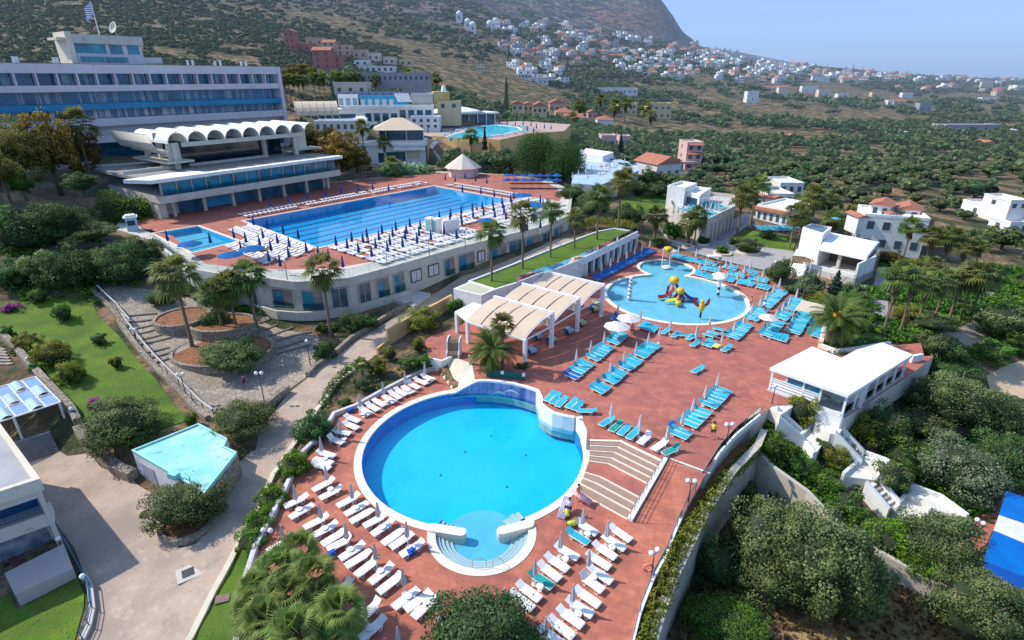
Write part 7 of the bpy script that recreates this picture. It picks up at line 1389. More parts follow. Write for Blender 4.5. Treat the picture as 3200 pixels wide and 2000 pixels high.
for q in [('M',1095,430,1075,600,75,'fan palm by the beige garden wall'),('M',1320,480,1335,630,75,'left fan palm of the pair below the sun terrace'),('M',1405,430,1375,645,70,'right fan palm of the pair below the sun terrace'),('M',1735,290,1700,570,75,'fan palm at the right corner of the sun terrace building'),('M',1840,215,1795,530,75,'tallest fan palm beside the sun terrace corner'),('M',2115,420,2095,670,75,'fan palm at the far right end of the forecourt lawn'),('M',2185,440,2165,600,60,'fan palm standing behind the forecourt lawn palm'),('M',2245,290,2235,490,80,'leafy fan palm behind the white stair tower'),('M',2390,330,2380,480,65,'fan palm next to the blue garden pool'),
 ('R',790,90,790,240,75,'fan palm left of the blue garden pool'),('R',965,210,950,330,65,'fan palm directly in front of the blue garden pool'),('R',1110,200,1080,310,75,'fan palm at the left corner of the holiday apartments'),('R',1262,195,1240,350,70,'fan palm in front of the left half of the holiday apartments'),('R',1418,225,1385,420,65,'fan palm in front of the middle of the holiday apartments'),('R',1555,270,1490,545,70,'tall fan palm at the right corner of the holiday apartments'),('R',1690,340,1650,590,65,'slim fan palm right of the holiday apartments'),('R',1845,350,1785,620,80,'large slim fan palm on the slope right of the apartments'),('R',1955,430,1935,570,65,'fan palm above the right palm group'),('R',2060,430,2040,580,60,'rightmost fan palm above the driveway'),('R',1700,560,1690,700,60,'low fan palm behind the right palm group')]: palmpx(*q)
for i,q in enumerate([('R',1465,640,1345,1095,100),('R',1560,690,1475,1075,90),('R',1665,700,1605,1010,95),('R',1780,690,1740,960,90),('R',1900,680,1855,950,85),('R',1985,640,1925,990,95),('R',2070,650,2000,985,95)]): palmpx(*q,'pale trunked fan palm by the driveway, %s from the left of its row'%ordn(i),group='grouped palms by the driveway')
palmpx('X',880,880,890,1495,125,'tall slender fan palm with a pale trunk before the canopy pavilion')
q=P('X',760,1430,-.1); dpm=thing('date_palm','low bushy date palm in front of the canopy pavilion','palm',(q.x,q.y,0)); k=part(dpm,'trunk',PTR); k.scale=(.35,.35,2.2); k=part(dpm,'crown',DP); k.location=(0,0,2.4); k.scale=(3.0,3.0,2.8)
q=P('W',2010,1310,0); dpm=thing('date_palm','stout date palm with an orange heart in the plaza corner planter','palm',(q.x,q.y,.2)); mb=MB(); mb.lathe([(.55,-.3),(.95,.4),(1.0,1.3),(.8,2.4),(.6,2.9)],(0,0,0),14); mb.build('trunk',PBARK,dpm,smooth=True); k=part(dpm,'crown',DP); k.location=(0,0,3.3); k.scale=(3.9,3.9,3.5); mb=MB(); mb.sphere((0,0,3.5),(.7,.7,.8),10,7); mb.build('orange_heart',mat('orange_fibre',(.45,.24,.03),(.35,.18,.02),scale=6),dpm)
mb=MB(); wallpath(mb,[(p.x,p.y) for p in (P('R',925,960,0),P('R',875,1175,0),P('R',1010,1222,0))],.5,-.5,.45); tag(mb.build('planter_kerb',NOS),'cream kerb around the planter of the stout date palm','kerb')
q=hit('N',1010,545); yk=palm(q.x,q.y,q.z,1.6,.95,'small spiky yucca palm in the bed beside the road',0,skirt=False)
for i,(x,y,r) in enumerate([(1010,650,2.0),(830,830,2.2),(1150,900,2.0),(640,1010,2.0),(920,1080,2.4),(1390,1230,2.2),(560,1240,1.8),(700,1330,2.4),(960,1430,2.3),(1300,1470,2.0),(1230,1060,1.6)]):
 p=P('O',x,y+30,2.4-.0012*(y-600)+(i%3-1)*.45); palm(p.x,p.y,-1.9,p.z+1.9,r*.68,'lush fan palm in the thicket beside the pool deck, %s from the back'%ordn(i),2,'fan palm thicket beside the deck')
palmpx('A',130,880,150,1250,80,'fan palm crown showing above the autumn trees',z=11)
pi=0
for x,y in ((230,610),(265,600),(300,612),(335,605),(372,612),(450,590),(490,600),(525,590),(600,585),(655,590),(715,590),(770,592),(905,608),(975,600),(1145,560),(1210,600),(1360,600),(1130,620)):
 palmpx('H',x,y,x+4,y+(190 if x<560 else 90),38,'slender fan palm in the row above the hotel end, %s from the left'%ordn(pi),group='palm row on the upper terrace',v=0); pi+=1
for q in [('J',555,730,570,1190,85,'tall fan palm left of the two storey restaurant'),('J',850,920,832,1180,75,'fan palm in front of the two storey restaurant doors'),('J',915,1215,925,1430,100,'leaning palm at the near edge of the prickly pear bed'),('J',1900,830,1908,1145,85,'fan palm in front of the ochre retaining wall'),('A',625,960,700,1370,105,'lone fan palm left of the vaulted restaurant'),
 ('T',770,810,750,905,45,'fan palm left in the villa palm thicket'),('T',1000,810,1015,910,45,'fan palm right in the villa palm thicket'),('T',1090,790,1092,925,42,'tall fan palm before the yellow shaded block'),('T',905,760,905,850,38,'fan palm at the back of the villa palm thicket'),('T',1235,820,1245,910,42,'fan palm at the left corner of the stepped yellow block'),('T',1275,880,1285,960,38,'low palm below the stepped yellow block'),('T',700,900,700,960,40,'palm beside the tiled cottage'),('T',1080,1370,1085,1500,80,'fan palm beyond the upper deck corner'),('T',2100,1400,2095,1530,70,'fan palm beside the left white villa'),('T',2020,1450,2015,1560,60,'shorter fan palm beside the left white villa')]: palmpx(*q)
BX=[]
bpy.context.view_layer.update()
for ob in list(col.objects):
 if ob.type=='MESH' and ob.name.split('.')[0] in('wall','roof','tower','terrace_floor','roof_slab','glazing','upper_wall','stair_tower','floor','base_wall','white_annex','cloth','upper_terrace','water_basin','side_block'):
  w_=[ob.matrix_world@Vector(c) for c in ob.bound_box]; BX.append((min(p.x for p in w_),max(p.x for p in w_),min(p.y for p in w_),max(p.y for p in w_)))
BX=np.array(BX); AV=[plaza,odeck,rdeck,gp_,road,plz,lawn1,GB,T0,grow(tq,1)]
for o_ in col.objects:
 if o_.name.startswith(('lawn','driveway','sand_clearing')) and o_.type=='MESH' and 'kind' in o_:
  pass
def free(x,y,m=2.5,front=6):
 x=np.asarray(x);y=np.asarray(y); ok=np.ones(len(x),bool)
 for a,b,c,d in BX: ok&=~((x>a-m)&(x<b+m)&(y>c-(front if c>170 else m))&(y<d+m))
 for p in AV: ok&=~inpoly(x,y,p)
 return ok
LIM=[(x_,y_) for x_,y_ in ()]
def nz(x,y,s,o=0): return np.array([noise.fractal(Vector((a*s+o,b*s,1.7)),1,2,3) for a,b in zip(x,y)])
rs=np.random.default_rng(21)
def scatter(n,a0,a1,Y0,Y1,pw=1.0): # uniform in plan between two depths
 Y=np.sqrt(rs.uniform(Y0**2,Y1**2,n)); a=rs.uniform(a0,a1,n); return a*Y,Y
X_,Y_=scatter(5200,.10,1.2,104,330)
k=free(X_,Y_); a_=X_/Y_; k&=(nz(X_,Y_,.018)>-.02)|(rs.random(len(X_))<.10); k&=~((a_<.30)&(Y_<150)); k&=~((a_<.62)&(Y_<112)); k&=~((Y_<104+40*(.9-a_))&(a_<.9))
X_,Y_=X_[k],Y_[k]
keep=[]
for i in np.argsort(Y_):
 if all((X_[i]-X_[j])**2+(Y_[i]-Y_[j])**2>(4.9)**2 for j in keep[-160:]): keep.append(i)
KD=['olive','olive','dark','green','olive']
STUFF=[]
for n_,i in enumerate(keep):
 x,y=float(X_[i]),float(Y_[i]); r=random.uniform(2.1,3.3)*(1.0 if random.random()<.85 else 1.35); h=r*random.uniform(1.25,1.6)
 if n_<290:
  row=int((y-104)//12); kd='dark' if random.random()<.22 else 'olive'
  tree(x,y,surf(x,y),r,h,kd,'m' if y<135 else 'l','%s %s tree in the olive grove beyond the holiday houses'%('large' if r>2.9 else 'mid sized' if r>2.3 else 'small','dark green' if kd=='dark' else 'grey green'),'olive grove trees',trunk=.18)
 else: STUFF.append((x,y,r,h,0))
def mass(n,a0,a1,Y0,Y1,rmin,rmax,thr,s,front=6,hr=(1.1,1.7)):
 x,y=scatter(n,a0,a1,Y0,Y1); kk=free(x,y,1.5,front); kk&=nz(x,y,s,5)>thr; x,y=x[kk],y[kk]
 for a,b in zip(x,y): r=random.uniform(rmin,rmax); STUFF.append((float(a),float(b),r,r*random.uniform(*hr),0))
mass(2500,.02,1.25,310,620,2.3,4.0,-.02,.012,9); mass(700,.02,.16,210,330,2.2,3.8,-.2,.02,9)
mass(2700,-.22,1.3,600,1500,3.2,6.0,-.08,.007,14)
mass(1500,.45,1.5,1500,3600,7,13,-.25,.003,10,(.8,1.2))
mass(900,-.30,.16,205,330,1.9,3.4,-.25,.02,8)
mass(500,-.12,.10,165,215,1.8,3.0,-.1,.02,9)
def massobj(name,L_,label,kind,haze,nl,leaf,cat='trees'):
 rs=np.random.default_rng(3); n=len(L_); A=np.array(L_); Z=np.array([surf(a,b) for a,b in A[:,:2]]); p,nr,tt=crownpts(rs,9,nl*8,lo=-.2,cr=.4,flat=.85); out=[];no=[];ti=[];si=[]
 for i in range(n):
  k=rs.integers(0,len(p),nl); r,h=A[i,2],A[i,3]; c=p[k]*np.array([r,r,h*.5]); c[:,2]+=h*.5; c+=np.array([A[i,0],A[i,1],Z[i]]); out.append(c); no.append(nr[k]); ti.append(tt[k]+rs.uniform(-.15,.15)); si.append(np.full(nl,leaf*r))
 me=qmesh(name,np.concatenate(out),np.concatenate(no),np.concatenate(si),np.concatenate(ti),LMAT(kind,haze),rs=rs); ob=bpy.data.objects.new(name,me); col.objects.link(ob); return tag(ob,label,cat,kind='stuff')
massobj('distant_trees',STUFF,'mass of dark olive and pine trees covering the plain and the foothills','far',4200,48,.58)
SC=[]
def scr(n,a0,a1,Y0,Y1,r0,r1,thr,s):
 x,y=scatter(n,a0,a1,Y0,Y1); kk=free(x,y,1,4)&(nz(x,y,s,9)>thr)&~((x>-112)&(x<-55)&(y<200)&(y<128+(x+112)*1.3)); x,y=x[kk],y[kk]
 for a,b in zip(x,y): r=random.uniform(r0,r1); SC.append((float(a),float(b),r,r*random.uniform(.7,1.1),0))
scr(9500,-1.05,-.18,190,520,.6,1.9,-.34,.03); scr(6000,-.9,.25,500,1300,1.4,3.6,-.2,.012)
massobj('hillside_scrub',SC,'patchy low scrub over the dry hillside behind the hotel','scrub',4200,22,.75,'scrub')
GS=[]
x,y=scatter(2600,-.95,-.45,62,125); kk=free(x,y,1,1)&(nz(x,y,.08)>.0)
for a,b in zip(x[kk],y[kk]): r=random.uniform(.4,1.1); GS.append((float(a),float(b),r,r*.9,0))
x,y=scatter(3000,.55,1.1,36,105); kk=free(x,y,.5,.5)&(nz(x,y,.08)>-.1)&~inpoly(x,y,pit)&(y<100)
for a,b in zip(x[kk],y[kk]): r=random.uniform(.4,1.2); GS.append((float(a),float(b),r,r*.8,0))
massobj('undergrowth',GS,'low undergrowth and ground cover on the slopes beside the resort','green',0,60,.30,'undergrowth')
rs=np.random.default_rng(5); xx=rs.uniform(8,42,9000); yy=rs.uniform(16,46,9000); kk=inpoly(xx,yy,pit); xx,yy=xx[kk],yy[kk]; n=len(xx); nn=unit(np.stack([rs.normal(size=n),rs.normal(size=n),np.full(n,.15)],1))
me=qmesh('dry_grass',np.stack([xx,yy,np.full(n,-6.95)],1),nn,rs.uniform(.2,.55,n),rs.uniform(0,1,n),LMAT('dead'),asp=.8,rs=rs); ob=bpy.data.objects.new('dry_grass',me); col.objects.link(ob); tag(ob,'dry straw coloured grass on the floor of the walled pit','grass',kind='stuff')
LW=mat('lounger_white_plastic',(.80,.79,.78),(.74,.73,.72),scale=5,rough=.45,seeobj=.08); LBL=mat('lounger_turquoise_mesh',(.03,.44,.58),(.02,.38,.54),scale=4,rough=.6,seeobj=.18); LGR=mat('lounger_green_mesh',(.01,.33,.29),(.01,.28,.25),scale=4,rough=.6); LDB=mat('lounger_blue_mesh',(.01,.13,.42),(.01,.10,.36),scale=4,rough=.6); SHD=mat('grey_towel',(.22,.27,.34),(.18,.22,.29),scale=6)
def lounger_parts(bed_m):
 t_={}
 mb=MB()
 for s in (-1,1): mb.tube([(s*.32,-.95,.30),(s*.33,-.4,.31),(s*.33,.35,.31),(s*.32,.60,.33)],.035,6)
 mb.tube([(-.32,-.95,.30),(.32,-.95,.30)],.035,6); t_['frame']=mb.mesh('frame',LW)
 mb=MB(); mb.box((0,-.22,.335),(.60,1.42,.035)); t_['bed']=mb.mesh('bed',bed_m)
 mb=MB(); mb.box((0,.76,.43),(.60,.58,.035),rx=R(22)); t_['backrest']=mb.mesh('backrest',bed_m)
 for k_,a_ in (('up',48),('flat',4)): mb=MB(); c_=math.cos(R(a_));s_=math.sin(R(a_)); mb.box((0,.49+.29*c_,.335+.29*s_),(.60,.58,.035),rx=R(a_)); t_[k_]=mb.mesh('backrest',bed_m)
 mb=MB(); mb.tube([(0,-.16,.30),(0,-.10,.02),(0,.0,.0),(0,.06,.04),(0,.18,.30)],.035,6); t_['leg']=mb.mesh('leg',LW)
 return t_
LP={k:lounger_parts(m) for k,m in (('white',LW),('blue',LBL),('green',LGR),('deepblue',LDB))}
LG=[(-.31,-.62),(.31,-.62),(-.31,.42),(.31,.42)]
FIRST={}
def lounger(x,y,z,rz,label,color='white',group=None,parts=True):
 key=(color,parts)
 if key not in FIRST:
  if parts:
   r=thing(('white' if color=='white' else 'green' if color=='green' else 'blue')+'_sun_lounger',label,'sun lounger',(x,y,z),rz,group); q=LP[color]
   for n_ in ('frame','bed','backrest'): part(r,n_,q[n_])
   for a,b in LG: k=part(r,'leg',q['leg']); k.location=(a,b,0)
   FIRST[key]=r; return r
  mb=MB(); mb.cur=0
  for s in (-1,1):
   mb.beam((s*.32,-.95,.30),(s*.32,.6,.31),.05,.05,mi=0)
   for b in (-.6,.45): mb.beam((s*.32,b-.14,.3),(s*.32,b,0),.05,.05,mi=0)
  mb.box((0,-.22,.335),(.62,1.46,.04),mi=1); mb.box((0,.78,.45),(.62,.6,.04),rx=R(25),mi=1)
  o=mb.build(('white' if color=='white' else 'blue')+'_sun_lounger',[LW,{'white':LW,'blue':LBL,'green':LGR,'deepblue':LDB}[color]]); o.location=(x,y,z); o.rotation_euler=(0,0,rz); tag(o,label,'sun lounger',group); FIRST[key]=o; return o
 f=FIRST[key]
 if parts:
  c=dup(f,(x,y,z),rz,label,group); u_=random.random()
  if u_<.3:
   for q in c.children:
    if q.name.startswith('backrest'): q.data=LP[color]['up' if u_<.13 else 'flat']
  return c
 c=f.copy(); col.objects.link(c); c.location=(x,y,z); c.rotation_euler=(0,0,rz); c['label']=label
 if group: c['group']=group
 return c
def head(a,b): d=b-a; return math.atan2(-d.x,d.y)
def jit(v,s=.05): return v+random.uniform(-s,s)
def single(c,lst,z,desc,color='white',flip=1):
 for i,q in enumerate(lst):
  a,b=P(c,q[0],q[1],z+.35),P(c,q[2],q[3],z+.35); m_=(a+b)/2; cl=q[4] if len(q)>4 else color; d=desc%ordn(i) if '%s' in desc else desc
  if cl!=color: d={'blue':'turquoise sun lounger among the white ones, ','green':'green sun lounger in ','white':'white sun lounger in ','deepblue':'deep blue sun lounger in '}[cl]+'place '+str(i+1)+' of '+desc.split(' in ')[-1].split(',')[0] if False else (({'blue':'turquoise','green':'green','white':'white','deepblue':'deep blue'}[cl])+' sun lounger'+d.split('sun lounger',1)[1])
  lounger(m_.x,m_.y,z,head(a,b)+(0 if flip>0 else math.pi),d,cl,desc.split(',')[0][:60] if cl==color else None)
ZR=-1.3
single('O',[(1150,90,1330,-5),(1220,165,1400,75),(1390,235,1560,145),(1460,315,1640,220),(1510,385,1690,285),(1640,425,1820,330),(1715,505,1885,390),(1815,590,1985,470),(1895,625,2060,515),(1985,700,2170,590)],ZR,'white sun lounger in the row closest to the round pool rim, %s from the top')
single('O',[(890,240,1075,155),(940,345,1125,240),(1075,440,1265,345),(1160,515,1350,415),(1245,595,1430,485),(1295,645,1500,545),(1410,735,1610,610),(1465,805,1670,680),(1560,890,1745,750),(1690,960,1880,810),(1770,1050,1965,900)],ZR,'white sun lounger in the second row from the round pool, %s from the top')
single('O',[(1920,1190,2115,1045),(2030,1215,2235,1075),(2095,1290,2290,1110),(1600,1300,1745,1170),(1600,1490,1800,1320),(740,660,930,555),(1370,1090,1450,1000)],ZR,'white sun lounger beside the palms and the big bush, %s of that corner')
single('Q',[(1700,500,1535,395),(1625,590,1440,475,'blue'),(2020,560,1850,445),(1965,640,1790,535),(1885,730,1690,605),(1525,730,1335,625),(1825,820,1630,700),(1435,845,1235,715),(1360,935,1170,790),(1845,955,1640,825),(1280,1000,1095,880,'green'),(1770,1045,1555,890),(1180,1130,960,975),(1105,1215,900,1060),(1725,1175,1520,1035),(1655,1265,1450,1140),(1575,1375,1350,1215),(1485,1475,1270,1310),(1390,1560,1195,1415)],ZR,'white sun lounger in the front right block below the wide steps, %s from the steps')
single('N',[(1675,560,1580,525),(1615,600,1500,555),(1540,640,1440,590),(1480,685,1390,625),(1420,705,1320,650),(1370,740,1260,675),(1320,775,1200,715),(1225,810,1105,745),(1165,855,1040,785),(1090,890,975,820),(980,955,845,905),(970,1025,830,965),(885,1070,740,1045),(830,1160,680,1105),(740,1285,590,1240),(715,1350,560,1310),(690,1400,545,1350)],ZR,'white sun lounger in the row along the upper left deck wall, %s from the ramp')
def row(c,p0,p1,n,ax,z,desc,color='blue',parts=True,skip=(),alt={},grp=None):
 a,b=P(c,*p0,z+.33),P(c,*p1,z+.33); h=head(P(c,*ax[0],z+.33),P(c,*ax[1],z+.33)); h0=h
 for i in range(n):
  if i in skip: continue
  q=a.lerp(b,i/max(1,n-1)); cl=alt.get(i,color); d=desc%ordn(i)
  if cl!=color: d={'blue':'turquoise','green':'green','white':'white','deepblue':'deep blue'}[cl]+' sun lounger'+d.split('sun lounger',1)[1]
  lounger(jit(q.x,.06),jit(q.y,.06),z,h0+random.uniform(-.05,.05),d,cl,(grp or desc.split(',')[0])[:70],parts)
row('S',(862,375),(1345,-25),19,((940,330),(800,270)),0,'turquoise sun lounger in the left row on the plaza, %s from the round pool',alt={0:'deepblue',1:'deepblue'},skip=(6,13))
row('S',(1110,505),(1640,75),23,((1190,535),(1035,460)),0,'turquoise sun lounger in the middle row on the open plaza, %s from the round pool',skip=(3,9,15))
single('S',[(620,610,700,530),(670,640,755,550),(725,665,815,580),(825,670,905,600),(885,695,965,615),(930,700,1080,705)],0,'turquoise sun lounger above the curved pool wall, %s from the left','blue')
single('S',[(1150,835,1245,775),(1240,890,1330,815,'green'),(1320,925,1405,845),(1400,965,1490,880),(1510,1010,1600,930,'white'),(1640,1070,1750,995,'white'),(1740,1105,1870,1050,'green')],0,'turquoise sun lounger in the short row above the wide steps, %s from the left','blue')
row('S',(1875,925),(2290,505),15,((1945,955),(1800,895)),0,'turquoise sun lounger in the right row leading to the fence, %s from the steps',skip=(2,8))
single('S',[(2010,340,2105,290)],0,'single turquoise sun lounger alone in the open middle of the plaza','blue')
V4=[(1420,690,1470,640),(1465,710,1520,655),(1515,725,1570,670),(1560,745,1615,690),(1700,765,1770,715),(1060,590,1120,530,'deepblue'),(1100,610,1160,555,'deepblue')]
single('V',V4,0,'turquoise sun lounger just below the paddling pool, %s from the left','blue')
single('W',[(20,1210,80,1160),(110,1190,210,1200),(200,1240,300,1205),(250,1330,340,1270),(410,1310,470,1265),(470,1335,530,1285),(650,1390,730,1335),(420,1180,540,1215),(480,1150,590,1185),(560,1110,640,1130)],0,'turquoise sun lounger in the loose group below the paddling pool, %s from the left','blue')
row('W',(760,1215),(1385,635),30,((850,1245),(675,1190)),0,'turquoise sun lounger in the first diagonal row right of the pool, %s from below',skip=(8,9,17))
row('W',(1190,1195),(1580,740),24,((1280,1225),(1095,1165)),0,'turquoise sun lounger in the second diagonal row right of the pool, %s from below',skip=(9,15))
row('W',(1300,1205),(1430,1245),4,((1330,1250),(1375,1180)),0,'turquoise sun lounger standing crosswise below the second diagonal row, %s from the left')
row('W',(1530,1155),(1690,905),13,((1620,1185),(1440,1130)),0,'turquoise sun lounger in the packed third row before the sun sail, %s from below')
row('W',(1800,1200),(1850,1020),9,((1880,1235),(1700,1180)),0,'turquoise sun lounger in the packed last row beside the date palm, %s from below')
row('W',(310,410),(520,475),6,((300,430),(330,390)),0,'turquoise sun lounger on the poolside line above the paddling pool, %s from the left')
row('W',(660,480),(1200,600),12,((640,510),(700,465)),0,'turquoise sun lounger on the curved line right above the pool rim, %s from the left',skip=(3,8))
row('W',(400,350),(1180,510),15,((390,370),(430,330)),0,'turquoise sun lounger on the middle line below the grey forecourt, %s from the left',skip=(4,5,10))
row('W',(480,290),(1060,410),10,((470,300),(505,265)),0,'turquoise sun lounger on the back line below the grey forecourt, %s from the left',skip=(2,6))
row('W',(20,200),(420,290),14,((30,215),(50,175)),0,'turquoise sun lounger along the fence of the grey forecourt, %s from the left',skip=(9,))
row('M',(640,895),(1060,680),30,((660,905),(610,880)),0,'deep blue sun lounger in the shaded row under the colonnade, %s from the canopies','deepblue',parts=False)
U=Vector((.628,.778,0)).normalized(); NN=Vector((.778,-.628,0)).normalized(); c0=OP[1]; cnt=0; rest=[]
cand=[]
for r_,off in enumerate((2.6,5.2,7.6,10.0,12.4,14.8)):
 for k in range(54):
  s=1+k*.93+(k//6)*.5; q=c0+U*s+NN*off
  if not inpoly(np.array([q.x]),np.array([q.y]),grow(odeck,-1.6))[0] or 25<s<29.5 and off>8 or random.random()<.04: continue
  cand.append((q.x,q.y,head(q,q-NN)+.1,'white sun lounger on the upper deck, %s along the %s line from the lap pool'%(ordn(k),ordn(r_)),'white sun loungers on the upper deck, %s line'%ordn(r_)))
w_=(OP[0]-OP[1]).normalized(); nb_=Vector((-w_.y,w_.x,0)); nb_=nb_ if nb_.dot(Vector((0,-1,0)))>0 else -nb_
for r_,off in enumerate((2.2,4.6,7.0,9.4)):
 for k in range(24):
  q=c0+w_*(k*1.05-2)+nb_*off
  if not inpoly(np.array([q.x]),np.array([q.y]),grow(odeck,-1.4))[0] or inpoly(np.array([q.x]),np.array([q.y]),grow(SPL,1.2))[0] or random.random()<.08: continue
  cand.append((q.x,q.y,head(q,q-nb_)+.3,'white sun lounger before the near lap pool end, %s in the %s line'%(ordn(k),ordn(r_)),'white sun loungers at the near short side of the lap pool, %s line'%ordn(r_)))
for r_,off in enumerate((2.4,4.8)):
 for k in range(24):
  q=OP[2]+(OP[3]-OP[2]).normalized()*(k*1.05)-nb_*off
  if inpoly(np.array([q.x]),np.array([q.y]),grow(odeck,-1))[0] and random.random()>.05: cand.append((q.x,q.y,head(q,q+nb_),'white sun lounger beyond the far lap pool end, %s in the %s line'%(ordn(k),ordn(r_)),'white sun loungers at the far short side of the lap pool, %s line'%ordn(r_)))
for k in range(100):
 q=OP[0]+U*(k//2*1.0+2)-NN*(2.2+2.3*(k%2))
 if random.random()>.1: cand.append((q.x,q.y,head(q,q+NN),'white sun lounger on the restaurant side of the lap pool, %s from the left'%ordn(k),'white sun loungers on the restaurant side of the lap pool'))
cand.sort(key=lambda c:c[0]**2+c[1]**2)
for i,cd_ in enumerate(cand):
 if i<226: lounger(jit(cd_[0],.1),jit(cd_[1],.1),5.005,cd_[2]+random.uniform(-.15,.15),cd_[3],'white',cd_[4],parts=False)
 else: rest.append(cd_)
def stuffcopy(name,me_v,me_f,mi,mats,places,label,cat):
 mb=MB()
 for x,y,z,rz in places:
  c_,s_=math.cos(rz),math.sin(rz); i=len(mb.v); mb.v+=[(x+a*c_-b*s_,y+a*s_+b*c_,z+d) for a,b,d in me_v]; mb.f+=[tuple(i+k for k in f) for f in me_f]; mb.mi+=mi
 return tag(mb.build(name,mats),label,cat,kind='stuff')
f0=FIRST[('white',False)].data; stuffcopy('sun_loungers',[tuple(v.co) for v in f0.vertices],[tuple(p.vertices) for p in f0.polygons],[p.material_index for p in f0.polygons],[LW,LW],[(c[0],c[1],5.005,c[2]) for c in rest],'crowd of distant white sun loungers around the far sides of the lap pool','sun loungers')
PGR=mat('parasol_grey_stripe',(.60,.58,.58),(.38,.37,.40),scale=9,rough=.9); PWH=mat('parasol_white',(.76,.72,.70),(.66,.61,.60),scale=6,rough=.9,trans=.1); PBL=mat('parasol_navy',(.015,.06,.26),(.01,.04,.18),scale=6,rough=.9); PBO=mat('parasol_open_blue',(.01,.16,.42),(.01,.12,.36),scale=4,rough=.9,trans=.2)
def folded(m):
 mb=MB(); mb.lathe([(.02,2.48),(.05,2.40),(.09,2.15),(.15,1.65),(.20,1.22),(.17,1.02),(.06,.98)][::-1],(0,0,0),14,lob=.32); a=mb.mesh('folded_canopy',m)
 mb=MB(); mb.tube([(0,0,0),(0,0,2.5)],.025,6); b=mb.mesh('pole',WHITEM); mb=MB(); mb.lathe([(.24,0),(.24,.08),(.05,.12)],(0,0,0),10); c=mb.mesh('foot',BEIGE); return a,b,c
FO={'grey':folded(PGR),'white':folded(PWH),'navy':folded(PBL)}
def parasol(x,y,z,kind,label,group,s=1.0,parts=True):
 a,b,c=FO[kind]; nm={'grey':'grey','white':'white','navy':'navy'}[kind]+'_folded_parasol'
 t_=thing(nm,label,'parasol',(x,y,z),random.uniform(0,6),group,s); part(t_,'folded_canopy',a); part(t_,'pole',b)
 if parts: part(t_,'foot',c)
 return t_
def table(x,y,z,label,group=None):
 t_=thing('side_table',label,'side table',(x,y,z),0,group); mb=MB()
 if 'side' not in FIRST:
  mb.lathe([(.26,.40),(.27,.43),(.25,.45)],(0,0,0),12); FIRST['side']=mb.mesh('table_top',LW); mb=MB(); mb.tube([(0,0,0),(0,0,.41)],.04,6); mb.lathe([(.17,0),(.17,.03)],(0,0,0),8); FIRST['sideleg']=mb.mesh('leg',LW)
 part(t_,'table_top',FIRST['side']); part(t_,'leg',FIRST['sideleg'])
def tips(c,lst,z,kind,desc,group,tab=False,parts=True):
 for i,(x,y) in enumerate(lst):
  p=P(c,x,y,z+2.48); parasol(p.x,p.y,z,kind,desc%ordn(i),group,1.22 if kind=='navy' else 1,parts)
  if tab: table(p.x+.35,p.y-.45,z,'small round white table at the foot of the '+(desc%ordn(i)).split('folded parasol')[0].replace('grey striped','striped')+'parasol, '+(desc%ordn(i)).split(', ')[-1],'round side tables on the pool deck')
tips('N',[(1590,400),(1402,490),(1195,590),(970,700),(785,925),(600,1105),(650,1375)],ZR,'grey','grey striped folded parasol on the upper left deck, %s from the ramp','grey parasols, upper left deck',True)
tips('O',[(955,45),(1495,30),(1195,215),(1745,205),(1440,405),(2020,390),(835,435),(1720,600),(1985,830),(2320,1050),(1612,1115),(1935,1390)],ZR,'grey','grey striped folded parasol on the lower left deck, %s from the top','grey parasols, lower left deck',True)
tips('Q',[(1585,265),(1818,385),(1370,490),(1640,655),(1125,740),(1490,985),(840,1020),(1230,1290)],ZR,'grey','grey striped folded parasol on the front right deck, %s from the steps','grey parasols, front right deck',True)
tips('S',[(915,125),(1052,40),(1483,55),(1368,140),(1237,235),(1247,635),(1520,745),(1780,850),(1925,710),(2025,590),(2142,465),(2258,355)],0,'white','cream white folded parasol on the open plaza, %s in line','white parasols on the plaza')
tips('V',[(968,755),(1528,765),(1670,675),(1425,470),(1140,390),(1805,570),(2145,675)],0,'white','cream white folded parasol just below the paddling pool, %s in line','white parasols below the paddling pool')
tips('W',[(800,1020),(650,1155),(320,1080),(490,950),(925,925),(1020,800),(1130,710),(1205,640),(1295,550),(1370,480),(1590,610),(1500,700),(1415,780),(1325,880),(1235,960),(1160,360),(1100,420),(1000,260),(925,310),(840,390),(760,205),(690,250),(605,310),(440,220),(355,265),(315,110),(90,70)],0,'white','cream white folded parasol on the terrace right of the paddling pool, %s in line','white parasols right of the pool')
tips('M',[(680,775),(748,740),(805,715),(872,685),(930,655),(985,630),(1045,605)],0,'white','white folded parasol in the shaded colonnade row, %s from the canopies','white parasols by the colonnade')
tips('L',[(1255,555),(1580,570),(1760,535),(1850,565),(1910,440),(1815,635)],5,'navy','navy folded parasol near the small square pool, %s in line','navy parasols near the small pool',parts=False)
tips('B',[(80,470),(200,505),(315,540),(45,535),(20,590),(155,575),(105,625),(245,600),(375,640),(240,675),(90,705),(175,740),(465,670),(545,695),(425,740),(650,745)],5,'navy','navy folded parasol before the near end of the lap pool, %s in line','navy parasols at the near end of the lap pool',parts=False)
